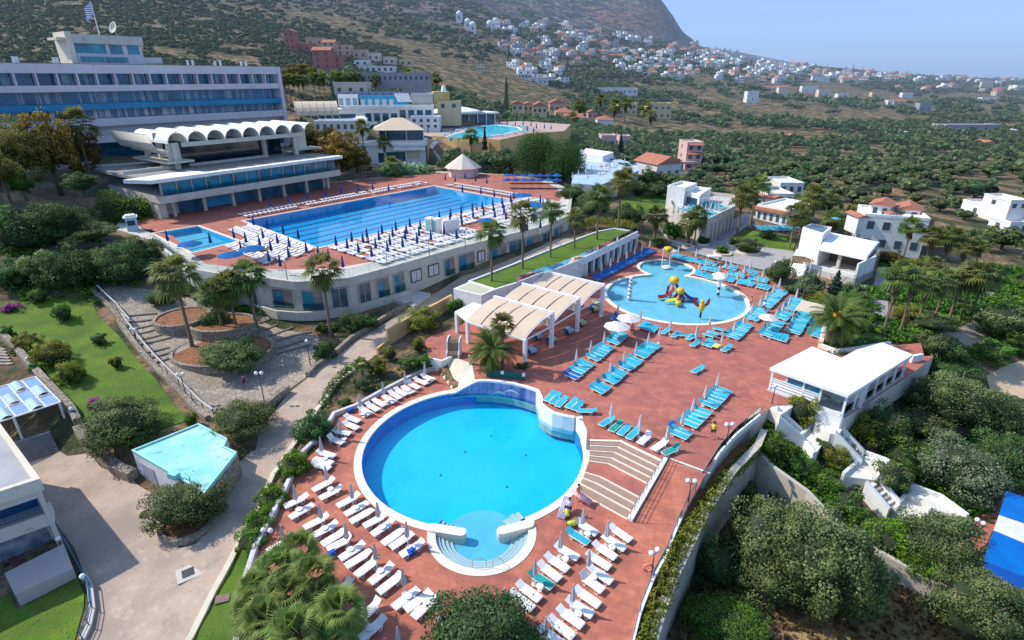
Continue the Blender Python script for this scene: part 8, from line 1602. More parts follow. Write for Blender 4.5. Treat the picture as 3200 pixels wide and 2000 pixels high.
tips('B',[(600,590),(685,610),(720,560),(805,570),(770,640),(835,535),(870,670),(900,610),(925,550),(950,505),(990,630),(1010,585),(1030,525),(1055,480),(1105,600),(1125,545),(1135,505),(1160,455),(1215,570),(1230,520),(1240,470),(1320,545),(1420,510),(1515,540),(1385,400),(1470,380),(1465,415),(1550,355),(1550,400),(1555,440),(1635,340),(1640,385),(1710,325),(1720,370),(1790,300),(1795,340),(1805,385),(1860,290),(1865,320),(1875,355),(1890,400),(1925,275),(1935,310),(1505,125),(1580,105),(1660,125),(1745,140),(1430,115),(2150,280),(2170,310),(640,215),(770,195),(1000,195),(100,305),(240,280),(380,255),(520,235),(880,185),(1560,205),(1700,215),(1800,235),(1950,250),(2060,300),(2200,300),(2230,360),(2000,380),(2100,420),(1960,440),(2150,460),(2050,480),(1990,330)],5,'navy','navy folded parasol along the long side of the lap pool, %s in line','navy parasols along the lap pool',parts=False)
def openpar(c,x,y,z,r,m,label):
 p=P(c,x,y,z+2.45); t_=thing('open_parasol',label,'parasol',(p.x,p.y,z)); mb=MB(); mb.lathe([(r,2.0),(r*.55,2.28),(.05,2.5)],(0,0,0),8); mb.lathe([(r*.99,1.96),(r*.5,2.24),(.04,2.46)],(0,0,0),8); mb.build('canopy',m,t_); mb=MB(); mb.tube([(0,0,0),(0,0,2.6)],.03,6); mb.build('pole',WHITEM,t_)
for q in (('V',1275,545,0,1.6,PWH,'open white parasol nearest the paddling pool rim'),('V',1125,645,0,1.7,PWH,'open white parasol at the top of the left lounger row'),('W',610,410,0,1.3,PWH,'open white parasol on the rim above the paddling pool'),('W',1225,940,0,1.3,PWH,'open pinkish parasol in the second diagonal row'),('L',1430,615,5,1.9,PBO,'open blue parasol beside the small square pool'),('L',1900,650,5,2.0,PBO,'open blue parasol right of the small square pool'),('L',1735,695,5,1.9,PBO,'open blue parasol near the deck corner lamp'),
  ('B',2010,250,5,2.4,PBO,'open blue parasol at the far right end of the lap pool'),('B',2120,325,5,2.6,PBO,'open blue parasol near the right edge of the upper deck'),('B',1740,440,5,1.8,PBO,'open pale blue parasol among the rows on the upper deck'),('M',1190,665,0,1.5,PWH,'open white parasol at the far corner of the plaza')): openpar(*q)
for i in range(14):
 p=P('H',2000+ (i%7)*62-100,1385+(i//7)*38,5.0); t_=thing('open_parasol','open blue parasol in the shaded bar area behind the lap pool, %s from the left'%ordn(i),'parasol',(p.x,p.y,5),0,'open blue parasols in the bar area'); mb=MB(); mb.lathe([(1.5,2.0),(.05,2.55)],(0,0,0),8); mb.build('canopy',PBL if i%3 else PBO,t_); mb=MB(); mb.tube([(0,0,0),(0,0,2.5)],.03,5); mb.build('pole',WHITEM,t_)
sb_=thing('white_sunshade','white box shaped sunshade over a lounger near the forecourt fence','sunshade',P('W',515,300,0)); mb=MB(); mb.box((0,0,1.5),(2.4,1.3,.12)); mb.box((1.15,0,1.1),(.1,1.3,.9)); mb.build('cloth',PWH,sb_); mb=MB(); mb.tube([(1.1,.5,0),(1.1,.5,1.5)],.03,5); mb.build('post',WHITEM,sb_); mb=MB(); mb.tube([(-1.1,-.5,0),(-1.1,-.5,1.5)],.03,5); mb.build('post',WHITEM,sb_)
for i,(x,y) in enumerate(((1322,545),(1370,550))):
 p=P('B',x,y,5); t_=thing('changing_cubicle','%s pale green changing cubicle with white frame on the upper deck'%('left','right')[i],'cubicle',(p.x,p.y,5),R(-35)); mb=MB(); mb.box((0,0,1.35),(1.5,1.3,2.7)); mb.build('wall',WHITE,t_); mb=MB(); mb.box((0,-.67,1.35),(1.1,.05,2.2)); mb.build('door',mat('pale_green_door',(.25,.52,.52)),t_)
p=P('B',1475,560,5); mb=MB(); mb.box((0,0,1.3),(3.4,.3,2.6),rz=R(35)); ob=mb.build('white_screen_wall',WHITE); ob.location=p; tag(ob,'white screen wall beside the changing cubicles on the upper deck','wall')
PL=[]
for i in range(90):
 a=i/90; q=up[int(a*len(up))%len(up)].lerp(up[(int(a*len(up))+1)%len(up)],a*len(up)%1); c=sum(up,Vector())/len(up); q=q+(q-c).normalized()*random.uniform(1.5,5); PL.append((q.x,q.y,UZ+.02,random.uniform(0,6)))
f0=FIRST[('white',False)].data; stuffcopy('terrace_loungers',[tuple(v.co) for v in f0.vertices],[tuple(p.vertices) for p in f0.polygons],[p.material_index for p in f0.polygons],[LW,LBL],PL,'crowd of white and blue loungers around the far turquoise pool','sun loungers')
for i,(x,y) in enumerate(((1300,990),(1400,985),(1500,975),(1590,955),(1900,930),(1960,940),(2020,935),(2080,945),(2050,975),(2120,960),(2180,960),(2100,990),(2230,965),(1840,930),(1760,935))): p=P('H',x,y-12,UZ+2.4); parasol(p.x,p.y,UZ,'navy','navy folded parasol beside the far turquoise pool, %s from the left'%ordn(i),'navy parasols at the far pool',1.3,False)
MINI=[]
for i in range(70):
 s,t0=random.random(),random.random(); q=T0[1].lerp(T0[2],.06+.88*s)+(T0[0]-T0[1])*(.08+.75*t0); MINI.append((q.x,q.y,tbz+.05,.6))
for i in range(26):
 q=HP([('Y',960+i*14,520+ (i%4)*12)])[0]; MINI.append((q.x,q.y,q.z+.1,1.2))
for i,(x,y,z,rz) in enumerate(MINI): lounger(x,y,z,rz+random.uniform(-.2,.2),('turquoise sun lounger on the terrace of the loggia building, %s counted from the front' if i<70 else 'turquoise sun lounger on the far lawn terrace, %s from the left')%ordn(i if i<70 else i-70),'blue','tiny turquoise loungers on the far terraces',parts=False)
for i in range(9):
 p=P('Y',170+i*45+(0 if i<5 else 35),330-i*4-8,tbz+2.3); parasol(p.x,p.y,tbz,'white','white folded parasol on the terrace of the loggia building, %s from the left'%ordn(i),'white parasols on the loggia building terrace',parts=False)
for x in (475,540,600): q=P('Y',x,350,tbz); t_=thing('white_arch_frame','white frame arch on the sun terrace, %s'%{475:'left one',540:'middle one',600:'right one'}[x],'frame',(q.x,q.y,tbz)); mb=MB(); mb.tube([(-1,0,0),(-1,0,2.6),(1,0,2.6),(1,0,0)],.08,5); mb.build('frame',WHITEM,t_)
wt=[P('T',690,1385,7),P('T',900,1400,7),P('T',1200,1290,7),P('T',1190,1240,7),P('T',1000,1190,7),P('T',760,1130,7)]
tw_=thing('white_terrace','white terrace with folded white parasols beyond the willow trees','terrace',(wt[0].x,wt[0].y,4)); blk(tw_,'wall',wt,0,6.9,mat('grey_white_stone',(.48,.48,.50),(.42,.42,.44))); blk(tw_,'floor',wt,6.9,7.0,mat('blue_white_floor',(.30,.48,.62),(.45,.52,.60),scale=.4)); blk(tw_,'flat_block',[P('T',765,1160,9),P('T',930,1180,9),P('T',1010,1150,9),P('T',800,1120,9)],6,9,WHITE)
for i,(x,y) in enumerate(((700,1310),(745,1290),(800,1270),(845,1250),(870,1265),(915,1235),(955,1225),(985,1240),(1015,1225),(815,1310),(1095,1200),(910,1290))):
 p=P('T',x,y,9.2); parasol(p.x,p.y,7,'white','white folded parasol on the white terrace beyond the willows, %s from the left'%ordn(i),'white parasols on the far white terrace',parts=False)
for i in range(24):
 q=wt[0].lerp(wt[2],.08+.8*random.random()).lerp(wt[4],.1+.6*random.random()); lounger(q.x,q.y,7.0,.8,'white sun lounger on the white terrace beyond the willows, %s from the front'%ordn(i),'white','white sun loungers on the far white terrace',parts=False)
GLO=mat('white_globe',(.85,.85,.84),(.82,.82,.8),rough=.3)
def lamp(c,bx,by,tx,ty,label,z=None,double=True):
 p=hit(c,bx,by) if z is None else P(c,bx,by,z); d=ray(c,tx,ty); H_=max(1.0,CAMH+d.z/d.y*p.y-p.z); t_=thing('globe_lamp',label,'street lamp',p,random.uniform(-.6,.6)); mb=MB(); mb.tube([(0,0,0),(0,0,H_-.15)],[.06,.035],7); mb.build('post',DARKM,t_)
 if double: mb=MB(); mb.tube([(-.28,0,H_-.12),(0,0,H_-.3),(.28,0,H_-.12)],.025,5); mb.build('arm',DARKM,t_)
 for s in ((-.28,.28) if double else (0,)): mb=MB(); mb.sphere((s,0,H_+.05),.2,12,8); mb.build('globe',GLO,t_,smooth=True)
for q in [('S',2320,1050,2345,840,'twin globe lamp at the fence near the person in yellow',0),('G',298,375,315,210,'twin globe lamp by the deck fence below the wide steps',-1.3),('G',65,850,80,655,'twin globe lamp by the fence with the orange lifebuoy',-1.3),('N',80,770,55,505,'twin globe lamp on the stair beside the road railing',None),('C',1765,735,1722,515,'twin globe lamp at the lower part of the long stone parapet',None),('C',1290,200,1270,90,'twin globe lamp at the upper part of the long stone parapet',None),
 ('O',740,620,712,480,'twin globe lamp in the shrubs beside the deck wall',None),('R',1240,1080,1258,1005,'twin globe lamp on the slope behind the date palm',None),('D',590,650,592,575,'single lamp at the bend of the blue railing',None),('D',820,1010,805,935,'single globe lamp at the foot of the blue railing',None),('E',300,700,330,555,'dark lamp post at the corner of the white pavilion',0),('C',285,440,275,375,'globe lamp on the left stone wall by the lawn',None),('C',40,180,25,105,'globe lamp at the far left of the lawn wall',None),('C',705,930,695,845,'globe lamp on the stone wall near the pergola',None),
 ('G',2080,560,2062,455,'left globe lamp beside the blue awning terrace',-6),('G',2115,590,2112,478,'right globe lamp beside the blue awning terrace',-6),('N',515,430,508,200,'dark lamp post in the middle of the stair',None),('R',520,640,515,530,'globe lamp at the plaza corner by the round dark tree',0)]: lamp(*q[:5],q[5],q[6],double='twin' in q[5])
for i,(bx,by,tx,ty) in enumerate((('L',1465,820,1445,690),)[:0] or ((-470,320,-490,190),(-135,360,-145,210),(238,905,225,760),(990,770,990,660),(1312,735,1316,600),(1582,660,1580,530))): lamp('B',bx,by,tx,ty,'slim lamp post on the edge of the upper deck, %s from the left'%ordn(i),5.3,False)
lr=thing('lifebuoy','orange lifebuoy hanging on the fence lamp post','lifebuoy',P('Q',2195,830,-.6)); mb=MB(); n=16; mb.tube([(.33*math.cos(2*math.pi*k/n),0,.33*math.sin(2*math.pi*k/n)) for k in range(n+1)],.075,8,cap=False); mb.build('ring',mat('orange_ring',(.75,.22,.12),rough=.4),lr)
for i,(x,y) in enumerate(((2040,700),(1720,980),(1880,880),(1250,1230),(1500,1090),(1330,1050),(2050,640))):
 p=P('X',x,y,0); t_=thing('cafe_table','cafe table with a pale cloth under the canopies, %s from the pool side'%ordn(i),'table',(p.x,p.y,0),R(40),'cafe tables under the canopies'); mb=MB(); mb.box((0,0,.74),(1,1,.05)); mb.box((0,-.5,.55),(1,.02,.38)); mb.box((0,.5,.55),(1,.02,.38)); mb.build('cloth',mat('table_cloth_blue',(.35,.50,.62)) if i%2 else mat('table_cloth_lime',(.50,.58,.28)),t_); mb=MB(); mb.box((0,0,.36),(.5,.5,.7)); mb.build('base',DARKM,t_)
 for s in (-1,1):
  ch=thing('cafe_chair','%s blue chair beside the cafe table, table %s from the pool'%('left' if s<0 else 'right',ordn(i)),'chair',(p.x+s*.62,p.y+s*.5,0),R(40+90*s),'cafe chairs under the canopies'); cm_=mat('blue_chair',(.03,.12,.35)); mb=MB(); mb.box((0,0,.45),(.45,.45,.04)); mb.build('seat',cm_,ch); mb=MB(); mb.box((0,.22,.7),(.45,.04,.45)); mb.build('backrest',cm_,ch)
  for a in (-.2,.2):
   for b in (-.2,.2): mb=MB(); mb.tube([(a,b,0),(a,b,.44)],.018,4); mb.build('leg',STEEL,ch)
for i,(c,x,y) in enumerate((('S',1300,-1000),)[:0]): pass
bs=thing('green_screen','low dark green screen with white notices behind the round pool wall','screen',P('S',230,400,0)); a,b=P('S',60,385,0),P('S',420,425,0); mb=MB(); mb.beam(a-bs.location+Vector((0,0,.5)),b-bs.location+Vector((0,0,.5)),.06,.9); mb.build('panel',mat('dark_green_net',(.02,.13,.12),(.015,.1,.1),scale=3),bs)
for x in (210,412): q=onwall(a,b,'S',x,375 if x<300 else 415)-bs.location; mb=MB(); mb.box((q.x,q.y-.06,.8),(.35,.03,.42)); mb.build('notice',mat('white_notice',(.85,.85,.85)),bs)
mh=thing('drain_cover','dark square drain cover set in pale concrete on the road','drain cover',hit('D',1780,885)); mb=MB(); mb.box((0,0,.08),(1.5,1.5,.05),rz=.6); mb.build('surround',BEIGE,mh); mb=MB(); mb.box((0,0,.11),(.8,.8,.03),rz=.6); mb.build('cover',DARKM,mh)
mh=thing('inspection_cover','brown inspection cover in the grass beside the kerb','inspection cover',hit('O',290,1135)); mb=MB(); mb.box((0,0,.16),(.9,.7,.05),rz=.3); mb.build('cover',mat('brown_cover',(.22,.15,.12)),mh)
PY=mat('play_yellow',(.75,.48,.03),rough=.4); PR_=mat('play_red',(.50,.07,.08),rough=.4); PP=mat('play_purple',(.16,.08,.30),rough=.4); PPK=mat('play_pink',(.70,.25,.30),rough=.4); PBK=mat('play_black',(.02,.02,.03)); PGN=mat('play_lime',(.45,.55,.08))
po=P('V',1885,345,-.1); sl=thing('octopus_slide','colourful octopus water slide with two yellow heads and three chutes in the paddling pool','water slide',po)
hz=lambda x,y: (lambda q:(q-po))(onwall(Vector((po.x-5,po.y,0)),Vector((po.x+5,po.y,0)),'V',x,y))
for nm,x,y,r,dy in (('back_head',1872,138,.75,1.2),('front_head',1915,238,.68,-.1)):
 q=hz(x,y)+Vector((0,dy,0)); mb=MB(); mb.sphere(q,(r,r,r*.85),14,9); ob=mb.build(nm,PY,sl,smooth=True)
 for k in range(5):
  a=2*math.pi*k/5+.3; mb=MB(); mb.tube([q+Vector((math.cos(a)*.3,math.sin(a)*.3,-.4)),q+Vector((math.cos(a)*.75,math.sin(a)*.75,-1.1)),Vector((q.x+math.cos(a)*.95,q.y+math.sin(a)*.95,0))],[.22,.2,.16],7); mb.build('tentacle',(PPK,PP,PR_,PPK,PP)[k],sl,smooth=True)
for q0,q1,m in (((1850,215),(1640,320),PR_),((1950,250),(2140,350),PP),((1900,290),(1890,400),PY)):
 a=hz(*q0); b=P('V',*q1,.15)-po; d=(b-a).normalized(); sd=Vector((-d.y,d.x,0)).normalized()*.38; mb=MB(); n=8
 for k in range(n):
  t0,t1=k/n,(k+1)/n; f=lambda t_: a.lerp(b,t_)+Vector((0,0,-.5*math.sin(math.pi*t_))); p0,p1=f(t0),f(t1); u=Vector((0,0,.28))
  mb.poly([p0-sd,p1-sd,p1+sd,p0+sd]); mb.poly([p0-sd,p0-sd+u,p1-sd+u,p1-sd]); mb.poly([p0+sd,p1+sd,p1+sd+u,p0+sd+u])
 mb.build('chute',m,sl)
mb=MB(); q=P('V',1895,395,.3)-po; mb.sphere(q,(.5,.5,.42),10,7); mb.build('frog_head',PY,sl,smooth=True); mb=MB(); q=P('V',1795,360,.3)-po; mb.poly([q+Vector((-1,0,-.2)),q+Vector((.9,-.4,.1)),q+Vector((1,.5,.3)),q+Vector((-.3,.5,.1))]); mb.build('leaf',PGN,sl)
q=P('V',1278,335,-.05); tq_=thing('striped_water_tower','white water spraying column with black bands at the left of the paddling pool','water toy',q)
for k in range(5): mb=MB(); mb.lathe([(.42-.03*k,0),(.36-.03*k,.45),(.30-.03*k,.5)],(0,0,k*.62),12); mb.build('white_segment',WHITEM,tq_,smooth=True); mb=MB(); mb.lathe([(.3-.02*k,0),(.34-.02*k,.06),(.3-.02*k,.12)],(0,0,k*.62+.5),12); mb.build('black_band',PBK,tq_)
mb=MB(); mb.sphere((0,0,3.25),.3,10,7); mb.build('top_ball',WHITEM,tq_,smooth=True)
q=P('W',580,695,-.05); tq_=thing('water_mushroom','white water mushroom on a black and white striped pole','water toy',q)
for k in range(6): mb=MB(); mb.lathe([(.2,0),(.2,.46)],(0,0,k*.46),10); mb.build('pole_band',PBK if k in(0,2) else WHITEM,tq_)
mb=MB(); mb.lathe([(1.15,3.0),(.9,3.35),(.4,3.6),(.05,3.7)],(0,0,-.3),16); mb.lathe([(.2,2.75),(1.15,3.0)],(0,0,-.3),16); mb.build('cap',WHITE,tq_,smooth=True)
q=P('W',355,975,-.05); tq_=thing('butterfly_water_toy','yellow butterfly water toy with dark red wings on a post','water toy',q)
mb=MB(); mb.tube([(0,0,0),(0,0,1.0)],.14,8); mb.build('post',PBK,tq_); mb=MB(); mb.sphere((0,0,1.55),(.42,.4,.75),12,9); mb.build('body',PY,tq_,smooth=True); mb=MB(); mb.sphere((0,0,2.35),(.3,.3,.28),10,7); mb.build('head',PY,tq_,smooth=True)
for s in (-1,1):
 mb=MB(); w_pts=[(0,0,1.7),(s*.5,.1,2.0),(s*1.0,.15,2.9),(s*1.15,.15,2.5),(s*1.05,.15,1.9),(s*.5,.1,1.5)]; mb.poly(w_pts); mb.poly([(a,b+.08,c) for a,b,c in w_pts]); mb.build('wing',PR_,tq_)
q1,q2=P('M',1130,815,-.05),P('M',1187,810,-.05); tq_=thing('tipping_bucket_frame','white frame with a round yellow tipping bucket over the small pool circle','water toy',(q1+q2)/2); h_=(q2-q1)/2
for s in (-1,1): mb=MB(); mb.tube([h_*s,h_*s+Vector((0,0,3.6))],.07,7); mb.build('post',WHITEM,tq_)
mb=MB(); mb.tube([-h_+Vector((0,0,3.5)),h_+Vector((0,0,3.5))],.06,7); mb.build('crossbar',PY,tq_); mb=MB(); mb.lathe([(.5,-.35),(.8,0),(.75,.45),(.3,.6)],(.15,0,3.2),14); mb.build('bucket',PY,tq_,smooth=True); mb=MB(); mb.sphere((.15,-.76,3.25),(.18,.08,.18),8,6); mb.build('spout',PBK,tq_)
mb=MB(); mb.lathe([(.9,0),(.8,.2),(.3,.35)],(h_*.3),14); mb.build('splash_base',WHITE,tq_)
for i,(x,y) in enumerate(((893,850),(880,815))):
 p=P('W',x,y,.05); t_=thing('pool_handrail','curved steel handrail at the right rim of the paddling pool, %s'%('lower one','upper one')[i],'handrail',p); mb=MB(); mb.tube([(0,0,0),(0,0,.8),(-.5,.1,.85),(-.8,.15,.3),(-.8,.15,-.2)],.03,6); mb.build('rail',STEEL,t_)
SKIN=mat('skin',(.50,.28,.18),(.44,.24,.15),scale=6,rough=.6); HAIR=mat('dark_hair',(.03,.02,.015));
def person(loc_,rz,label,top,bottom,pose='stand',h=1.7):
 t_=thing('person',label,'person',loc_,rz); s=h/1.72; V=[];E=[];RA=[]
 def ch(pts,rads,root=None):
  i0=len(V); V.extend([tuple(Vector(p)*s) for p in pts]); RA.extend([r*s for r in rads])
  if root is not None: E.append((root,i0))
  for k in range(len(pts)-1): E.append((i0+k,i0+k+1))
  return i0
 bend=.35 if pose=='bend' else 0
 sp=[(0,0,.93),(0,.04*0-bend*.3,1.12),(0,-bend*.8,1.30-bend*.25),(0,-bend*1.1,1.43-bend*.45)]
 a=ch(sp,[.125,.12,.14,.075]); nk=(0,sp[3][1]-bend*.1,1.50-bend*.5); hd=(0,nk[1]-.02-bend*.15,1.62-bend*.6); c=ch([nk,hd,(0,hd[1],hd[2]+.07)],[.05,.092,.075],3)
 ch([(0,hd[1]-.10,hd[2]-.01)],[.016],c+1)
 for sd in (-1,1):
  st=.14*sd if pose=='walk' else 0
  ch([(sd*.10,0,.86),(sd*.11,-st*.9-.02,.48),(sd*.11,-st*1.6+.03,.09),(sd*.115,-st*1.6-.13,.035)],[.085,.055,.04,.03],0)
  ay=sp[2][1]; az=1.40-bend*.35; reach=pose in('carry','bend')
  el=(sd*.26,ay-(.12 if reach else 0),az-.28); wr=(sd*.24,ay-(.38 if reach else .06),az-(.30 if reach else .52));
  b=ch([(sd*.17,ay,az),el,wr,(wr[0],wr[1]-.03,wr[2]-.06)],[.05,.038,.027,.026],2); hb=b+3
  dv_=Vector((0,-.8,-.35)).normalized() if reach else Vector((0,-.25,-1)).normalized()
  for k in range(4): p0=Vector((wr[0]+(k-1.5)*.018,wr[1]-.03,wr[2]-.06))+dv_*.03; L_=(.065,.078,.072,.055)[k]; ch([p0,p0+dv_*L_*.6,p0+dv_*L_*.9+Vector((0,-.012,-.012))],[.0085,.0075,.006],hb)
  p0=Vector((wr[0]-sd*.03,wr[1]-.03,wr[2]-.05)); ch([p0,p0+dv_*.03+Vector((-sd*.015,-.01,0))],[.010,.008],hb)
 me=bpy.data.meshes.new('body'); me.from_pydata(V,E,[]); me.materials.append(SKIN); ob=bpy.data.objects.new('body',me); col.objects.link(ob); ob.parent=t_
 md=ob.modifiers.new('skin','SKIN'); sv=me.skin_vertices[0].data if me.skin_vertices else None
 if sv is None:
  bpy.context.view_layer.objects.active=ob; md_l=me.skin_vertices
  bm=bmesh.new(); bm.from_mesh(me); bm.verts.layers.skin.verify(); bm.to_mesh(me); bm.free(); sv=me.skin_vertices[0].data
 for k,r in enumerate(RA): sv[k].radius=(r,r); sv[k].use_root=(k==0)
 ob.modifiers.new('sub','SUBSURF').levels=1
 mb=MB(); mb.sphere((0,(hd[1]+.015)*s,(hd[2]+.035)*s),(.108*s,.112*s,.12*s),12,8); mb.build('hair',HAIR,t_,smooth=True)
 for e in (-1,1): mb=MB(); mb.sphere((e*.034*s,(hd[1]-.092)*s,(hd[2]+.01)*s),.012*s,6,4); mb.build('eye',PBK,t_)
 if top is not None:
  mb=MB(); mb.tube([(0,sp[k][1]*s,z_*s) for k,z_ in ((0,.90),(1,1.1),(2,sp[2][2]),(3,sp[3][2]-.0))],[.155*s,.15*s,.185*s,.09*s],10)
  for sd in (-1,1): mb.tube([(sd*.14*s,sp[2][1]*s,(1.41-bend*.35)*s),(sd*.24*s,(sp[2][1]-.05)*s,(1.2-bend*.35)*s)],[.075*s,.06*s],8)
  mb.build('shirt',top,t_,smooth=True)
 mb=MB(); mb.tube([(0,0,.80*s),(0,0,.98*s)],[.165*s,.15*s],10)
 for sd in (-1,1): mb.tube([(sd*.10*s,0,.9*s),(sd*.115*s,0,.58*s)],[.11*s,.095*s],8)
 mb.build('shorts',bottom,t_,smooth=True); return t_
YT=mat('yellow_shirt',(.80,.62,.05)); DKR=mat('dark_shorts',(.08,.03,.04)); PKT=mat('pink_cloth',(.75,.35,.38)); PUR=mat('purple_shirt',(.20,.05,.20)); NAVY=mat('navy_cloth',(.02,.03,.09)); WHC=mat('white_cloth',(.78,.78,.78)); RDC=mat('red_swimwear',(.40,.06,.05)); LIM=mat('lime_towel',(.62,.68,.10))
person(P('S',2195,962,0),R(150),'person in a yellow shirt and dark red shorts walking beside the fence',YT,DKR,'walk',1.8)
person(P('Q',1530,195,-1.3),R(20),'person in swimwear holding a pink air mattress at the foot of the steps',None,PKT,'carry')
person(P('Q',1445,325,-1.3),R(160),'person in white carrying a long lilac float beside the pool rim',WHC,NAVY,'carry')
person(P('Q',1430,425,-1.3),R(200),'person bending over a lime towel behind the turquoise lounger',LIM,DKR,'bend')
person(hit('C',2320,640),R(30),'person in a purple shirt on the paved stair beside the olive shrub',PUR,NAVY,'walk')
person(P('W',985,850,0),R(-60),'person in red swimwear walking at the right rim of the paddling pool',None,RDC,'walk')
person(P('L',1705,455,5),R(90),'person in a purple dress near the shop windows by the lap pool',PUR,PUR,'stand'); person(P('B',850,650,5),R(10),'person in a pink top sitting area on the upper deck among the loungers',PKT,NAVY,'stand'); person(P('B',1670,395,5),R(10),'person in swimwear between parasols at the lap pool edge',None,RDC,'walk')
for c,x,y,l,t1,b1 in (('V',1310,800,'person in pink resting beside the top of the left lounger row',PKT,NAVY),('W',1150,900,'person in white between the first diagonal rows',WHC,NAVY),('W',905,480,'person in pink on the upper rows beside the white parasols',PKT,WHC)):
 person(P(c,x,y,5 if c in 'LB' else 0),random.uniform(0,6),l,t1,b1,'walk')
q=P('W',560,1330,.36); mb=MB(); mb.box((0,0,0),(.7,1.2,.03)); mb.box((.33,.1,-.1),(.04,1.0,.2)); ob=mb.build('beach_towel',mat('towel_yellow',(.75,.65,.15))); ob.location=q; ob.rotation_euler=(0,0,-.7); tag(ob,'yellow beach towel over a turquoise lounger below the paddling pool','towel')
def lilo(loc_,rz,rx,m,label,L_=1.8):
 t_=thing('air_mattress',label,'air mattress',loc_); mb=MB()
 for k in range(5): mb.tube([((k-2)*.13,-L_/2,0),((k-2)*.13,L_/2,0)],.075,7)
 ob=mb.build('tubes',m,t_,smooth=True); ob.rotation_euler=(rx,0,rz); return t_
lilo(P('Q',1560,130,-.6)+Vector((0,-.3,0)),R(60),R(20),mat('pink_vinyl',(.80,.42,.48),rough=.35),'pink air mattress carried at the foot of the wide steps'); lilo(P('Q',1400,260,-.7),R(-25),R(35),mat('lilac_vinyl',(.55,.52,.72),rough=.35),'long lilac float carried beside the pool rim')
q=P('Q',1480,400,-.9); mb=MB(); mb.sphere((0,0,0),(.45,.3,.3),9,6); ob=mb.build('lime_towel_bundle',LIM); ob.location=q; tag(ob,'bundled lime towel on the white lounger near the steps','towel')
for c,x,y,m,l in (('N',900,855,mat('blue_beanbag',(.02,.10,.45)),'blue rubbish bag by the upper left deck wall'),('O',2070,680,mat('blue_beanbag',(.02,.10,.45)),'bright blue crate beside the lounger next to the pool entry'),('O',1320,700,mat('blue_beanbag',(.02,.10,.45)),'bright blue crate at the foot end of the second lounger row'),('S',1815,830,LDB,'folded blue cushion at the bottom of the right lounger row')):
 q=P(c,x,y,-1.1 if c!='S' else .3); mb=MB(); mb.box((0,0,0),(.55,.45,.4),rz=.5); mb.box((.05,.05,.22),(.4,.3,.1),rz=.8); ob=mb.build('blue_crate',m); ob.location=q; tag(ob,l,'crate')
rsn=random.Random(11)
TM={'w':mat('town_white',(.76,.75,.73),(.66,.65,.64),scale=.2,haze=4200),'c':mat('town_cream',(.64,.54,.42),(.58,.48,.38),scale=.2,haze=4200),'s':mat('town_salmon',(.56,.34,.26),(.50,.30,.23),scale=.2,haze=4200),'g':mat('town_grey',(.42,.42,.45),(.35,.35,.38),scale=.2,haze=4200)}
def thouse(seed,m):
 r=random.Random(seed); mb=MB(); w,d,h=r.uniform(8,13),r.uniform(8,11),r.choice((3.5,6.2,6.6));
 mb.box((0,0,h/2-2),(w,d,h+4),mi=0);
 if r.random()<.75: mb.box((w*.22,d*.1,h+1.4),(w*.5,d*.7,2.8),mi=0)
 if r.random()<.6: mb.box((-w*.5-1.3,-.5,h*.3),(3.4,d*.6,h*.6+3),mi=0)
 rows=2 if h>5 else 1
 for j in range(rows):
  n=r.choice((2,3,3,4))
  for k in range(n): mb.box((w*((k+.5)/n-.5),-d/2,1.6+j*3.1),(1.5,.16,1.5),mi=1)
  for k in range(2): mb.box((-w/2,d*((k+.5)/2-.5),1.6+j*3.1),(.16,1.3,1.4),mi=1); mb.box((w/2,d*((k+.5)/2-.5),1.6+j*3.1),(.16,1.3,1.4),mi=1)
 if r.random()<.5: mb.box((0,-d/2-1.2,3.1),(w*.8,2.2,.2),mi=0); mb.box((0,-d/2-2.2,3.6),(w*.8,.12,.9),mi=0)
 if m in('s','c') and r.random()<.7 or r.random()<.15:
  z=h; i=len(mb.v); mb.v+=[(-w/2-.5,-d/2-.5,z),(w/2+.5,-d/2-.5,z),(w/2+.5,d/2+.5,z),(-w/2-.5,d/2+.5,z),(-w*.25,0,z+2.4),(w*.25,0,z+2.4)]
  for f in ((0,1,5,4),(1,2,5),(2,3,4,5),(3,0,4)): mb.f.append(tuple(i+q for q in f)); mb.mi.append(2)
 return mb.mesh('town_house',[TM[m],HWIN,HTILE])
TH={m:[thouse(i*7+ord(m),m) for i in range(6)] for m in 'wcsg'}
zones=[ # polygon in photo pixels (s), count, palette, words
 ([(2215,150),(2330,165),(2480,205),(2700,238),(2700,262),(2480,245),(2300,225),(2180,215)],74,'wwwwwwcw','the dense white ridge of the town'),
 ([(1960,120),(2215,150),(2200,235),(2080,255),(1950,225)],52,'wwwcwscw','the middle of the hillside town'),
 ([(1700,75),(1960,115),(1950,190),(1800,205),(1680,170)],44,'wwcwsgcw','the upper slope of the hillside town'),
 ([(1540,75),(1700,90),(1690,115),(1550,105)],12,'wwwc','the highest left edge of the town'),
 ([(1560,120),(1700,130),(1760,200),(1580,180)],20,'scwcgw','the brownish quarter left of the town'),
 ([(1580,190),(1770,205),(1790,265),(1640,262)],14,'wwcw','the white hotel quarter above the dark trees'),
 ([(1900,175),(2110,205),(2130,245),(1950,232)],18,'wwsc','the lower edge of the town'),
 ([(2230,225),(2420,245),(2440,262),(2240,262)],12,'wwcw','the houses under the ridge'),
 ([(2700,235),(3200,246),(3200,262),(2750,258)],30,'wwcw','the far houses along the right horizon'),
 ([(2750,262),(3200,268),(3200,300),(2800,300)],9,'wccw','the scattered houses of the far plain')]
HS=[]
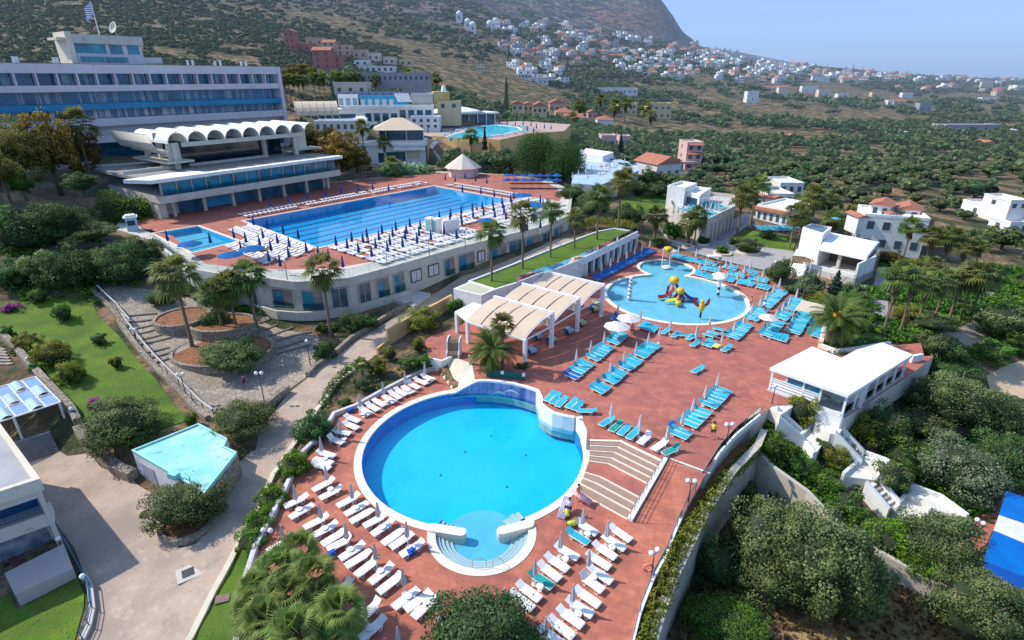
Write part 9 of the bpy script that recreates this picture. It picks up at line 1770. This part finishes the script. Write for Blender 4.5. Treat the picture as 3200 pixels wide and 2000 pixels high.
for zi,(poly,n,pal,words) in enumerate(zones):
 xs=[p[0] for p in poly];ys=[p[1] for p in poly]; got=[];tr=0
 while len(got)<n and tr<n*60:
  tr+=1; x,y=rsn.uniform(min(xs),max(xs)),rsn.uniform(min(ys),max(ys))
  if not inpoly(np.array([x]),np.array([y]),poly)[0]: continue
  if any(abs(x-a)<11 and abs(y-b)<5.5 for a,b,_ in got): continue
  got.append((x,y,rsn.choice(pal)))
 got.sort()
 for i,(x,y,m) in enumerate(got):
  p=hit('s',x,y); me=rsn.choice(TH[m]); ob=bpy.data.objects.new('town_house',me); col.objects.link(ob); k=max(.8,min(2.2,p.y/900)) if p.y>900 else rsn.uniform(.75,1.0)
  ob.location=(p.x,p.y,surf(p.x,p.y)+.3); ob.rotation_euler=(0,0,rsn.uniform(-.7,.5)); ob.scale=(k,k,k*rsn.uniform(.9,1.15)); tag(ob,'%s house, %s from the left in %s'%({'w':'white cubic','c':'cream coloured','s':'salmon coloured','g':'grey unfinished'}[m],ordn(i),words),'house','houses in '+words)
for i,(x,y,m) in enumerate(((1436,62,'w'),(1462,85,'w'),(1478,95,'w'),(1530,92,'w'))):
 p=hit('s',x,y+10); ob=thing('white_chapel' if i<3 else 'white_villa',('tall domed white chapel block high on the slope, leftmost','middle white chapel block high on the slope','right white chapel block high on the slope','white villa right of the chapel blocks')[i],'building',(p.x,p.y,p.z)); mb=MB(); s=p.y/700; mb.box((0,0,4*s),(7*s,7*s,10*s)); mb.lathe([(3.5*s,0),(3*s,1.6*s),(1.6*s,2.9*s),(.1,3.4*s)],(0,0,9*s),12); mb.build('wall',TM['w'],ob); mb=MB(); mb.box((0,-3.5*s,5*s),(1.4*s,.2,3*s)); mb.build('window',HWIN,ob)
for i in range(60):
 x=rsn.uniform(1560,2720); t_=(x-1560)/1160; y=rsn.uniform(95+ t_*110,200+t_*60); p=hit('s',x,y); k=min(3,max(1,p.y/900))
 tree(p.x,p.y,surf(p.x,p.y),rsn.uniform(1.2,2.2)*k,rsn.uniform(7,12)*k,'cypress','l','slim dark cypress among the town houses, %s of the scattered ones'%ordn(i),'cypresses among the town houses',trunk=0)
bpy.context.view_layer.update()
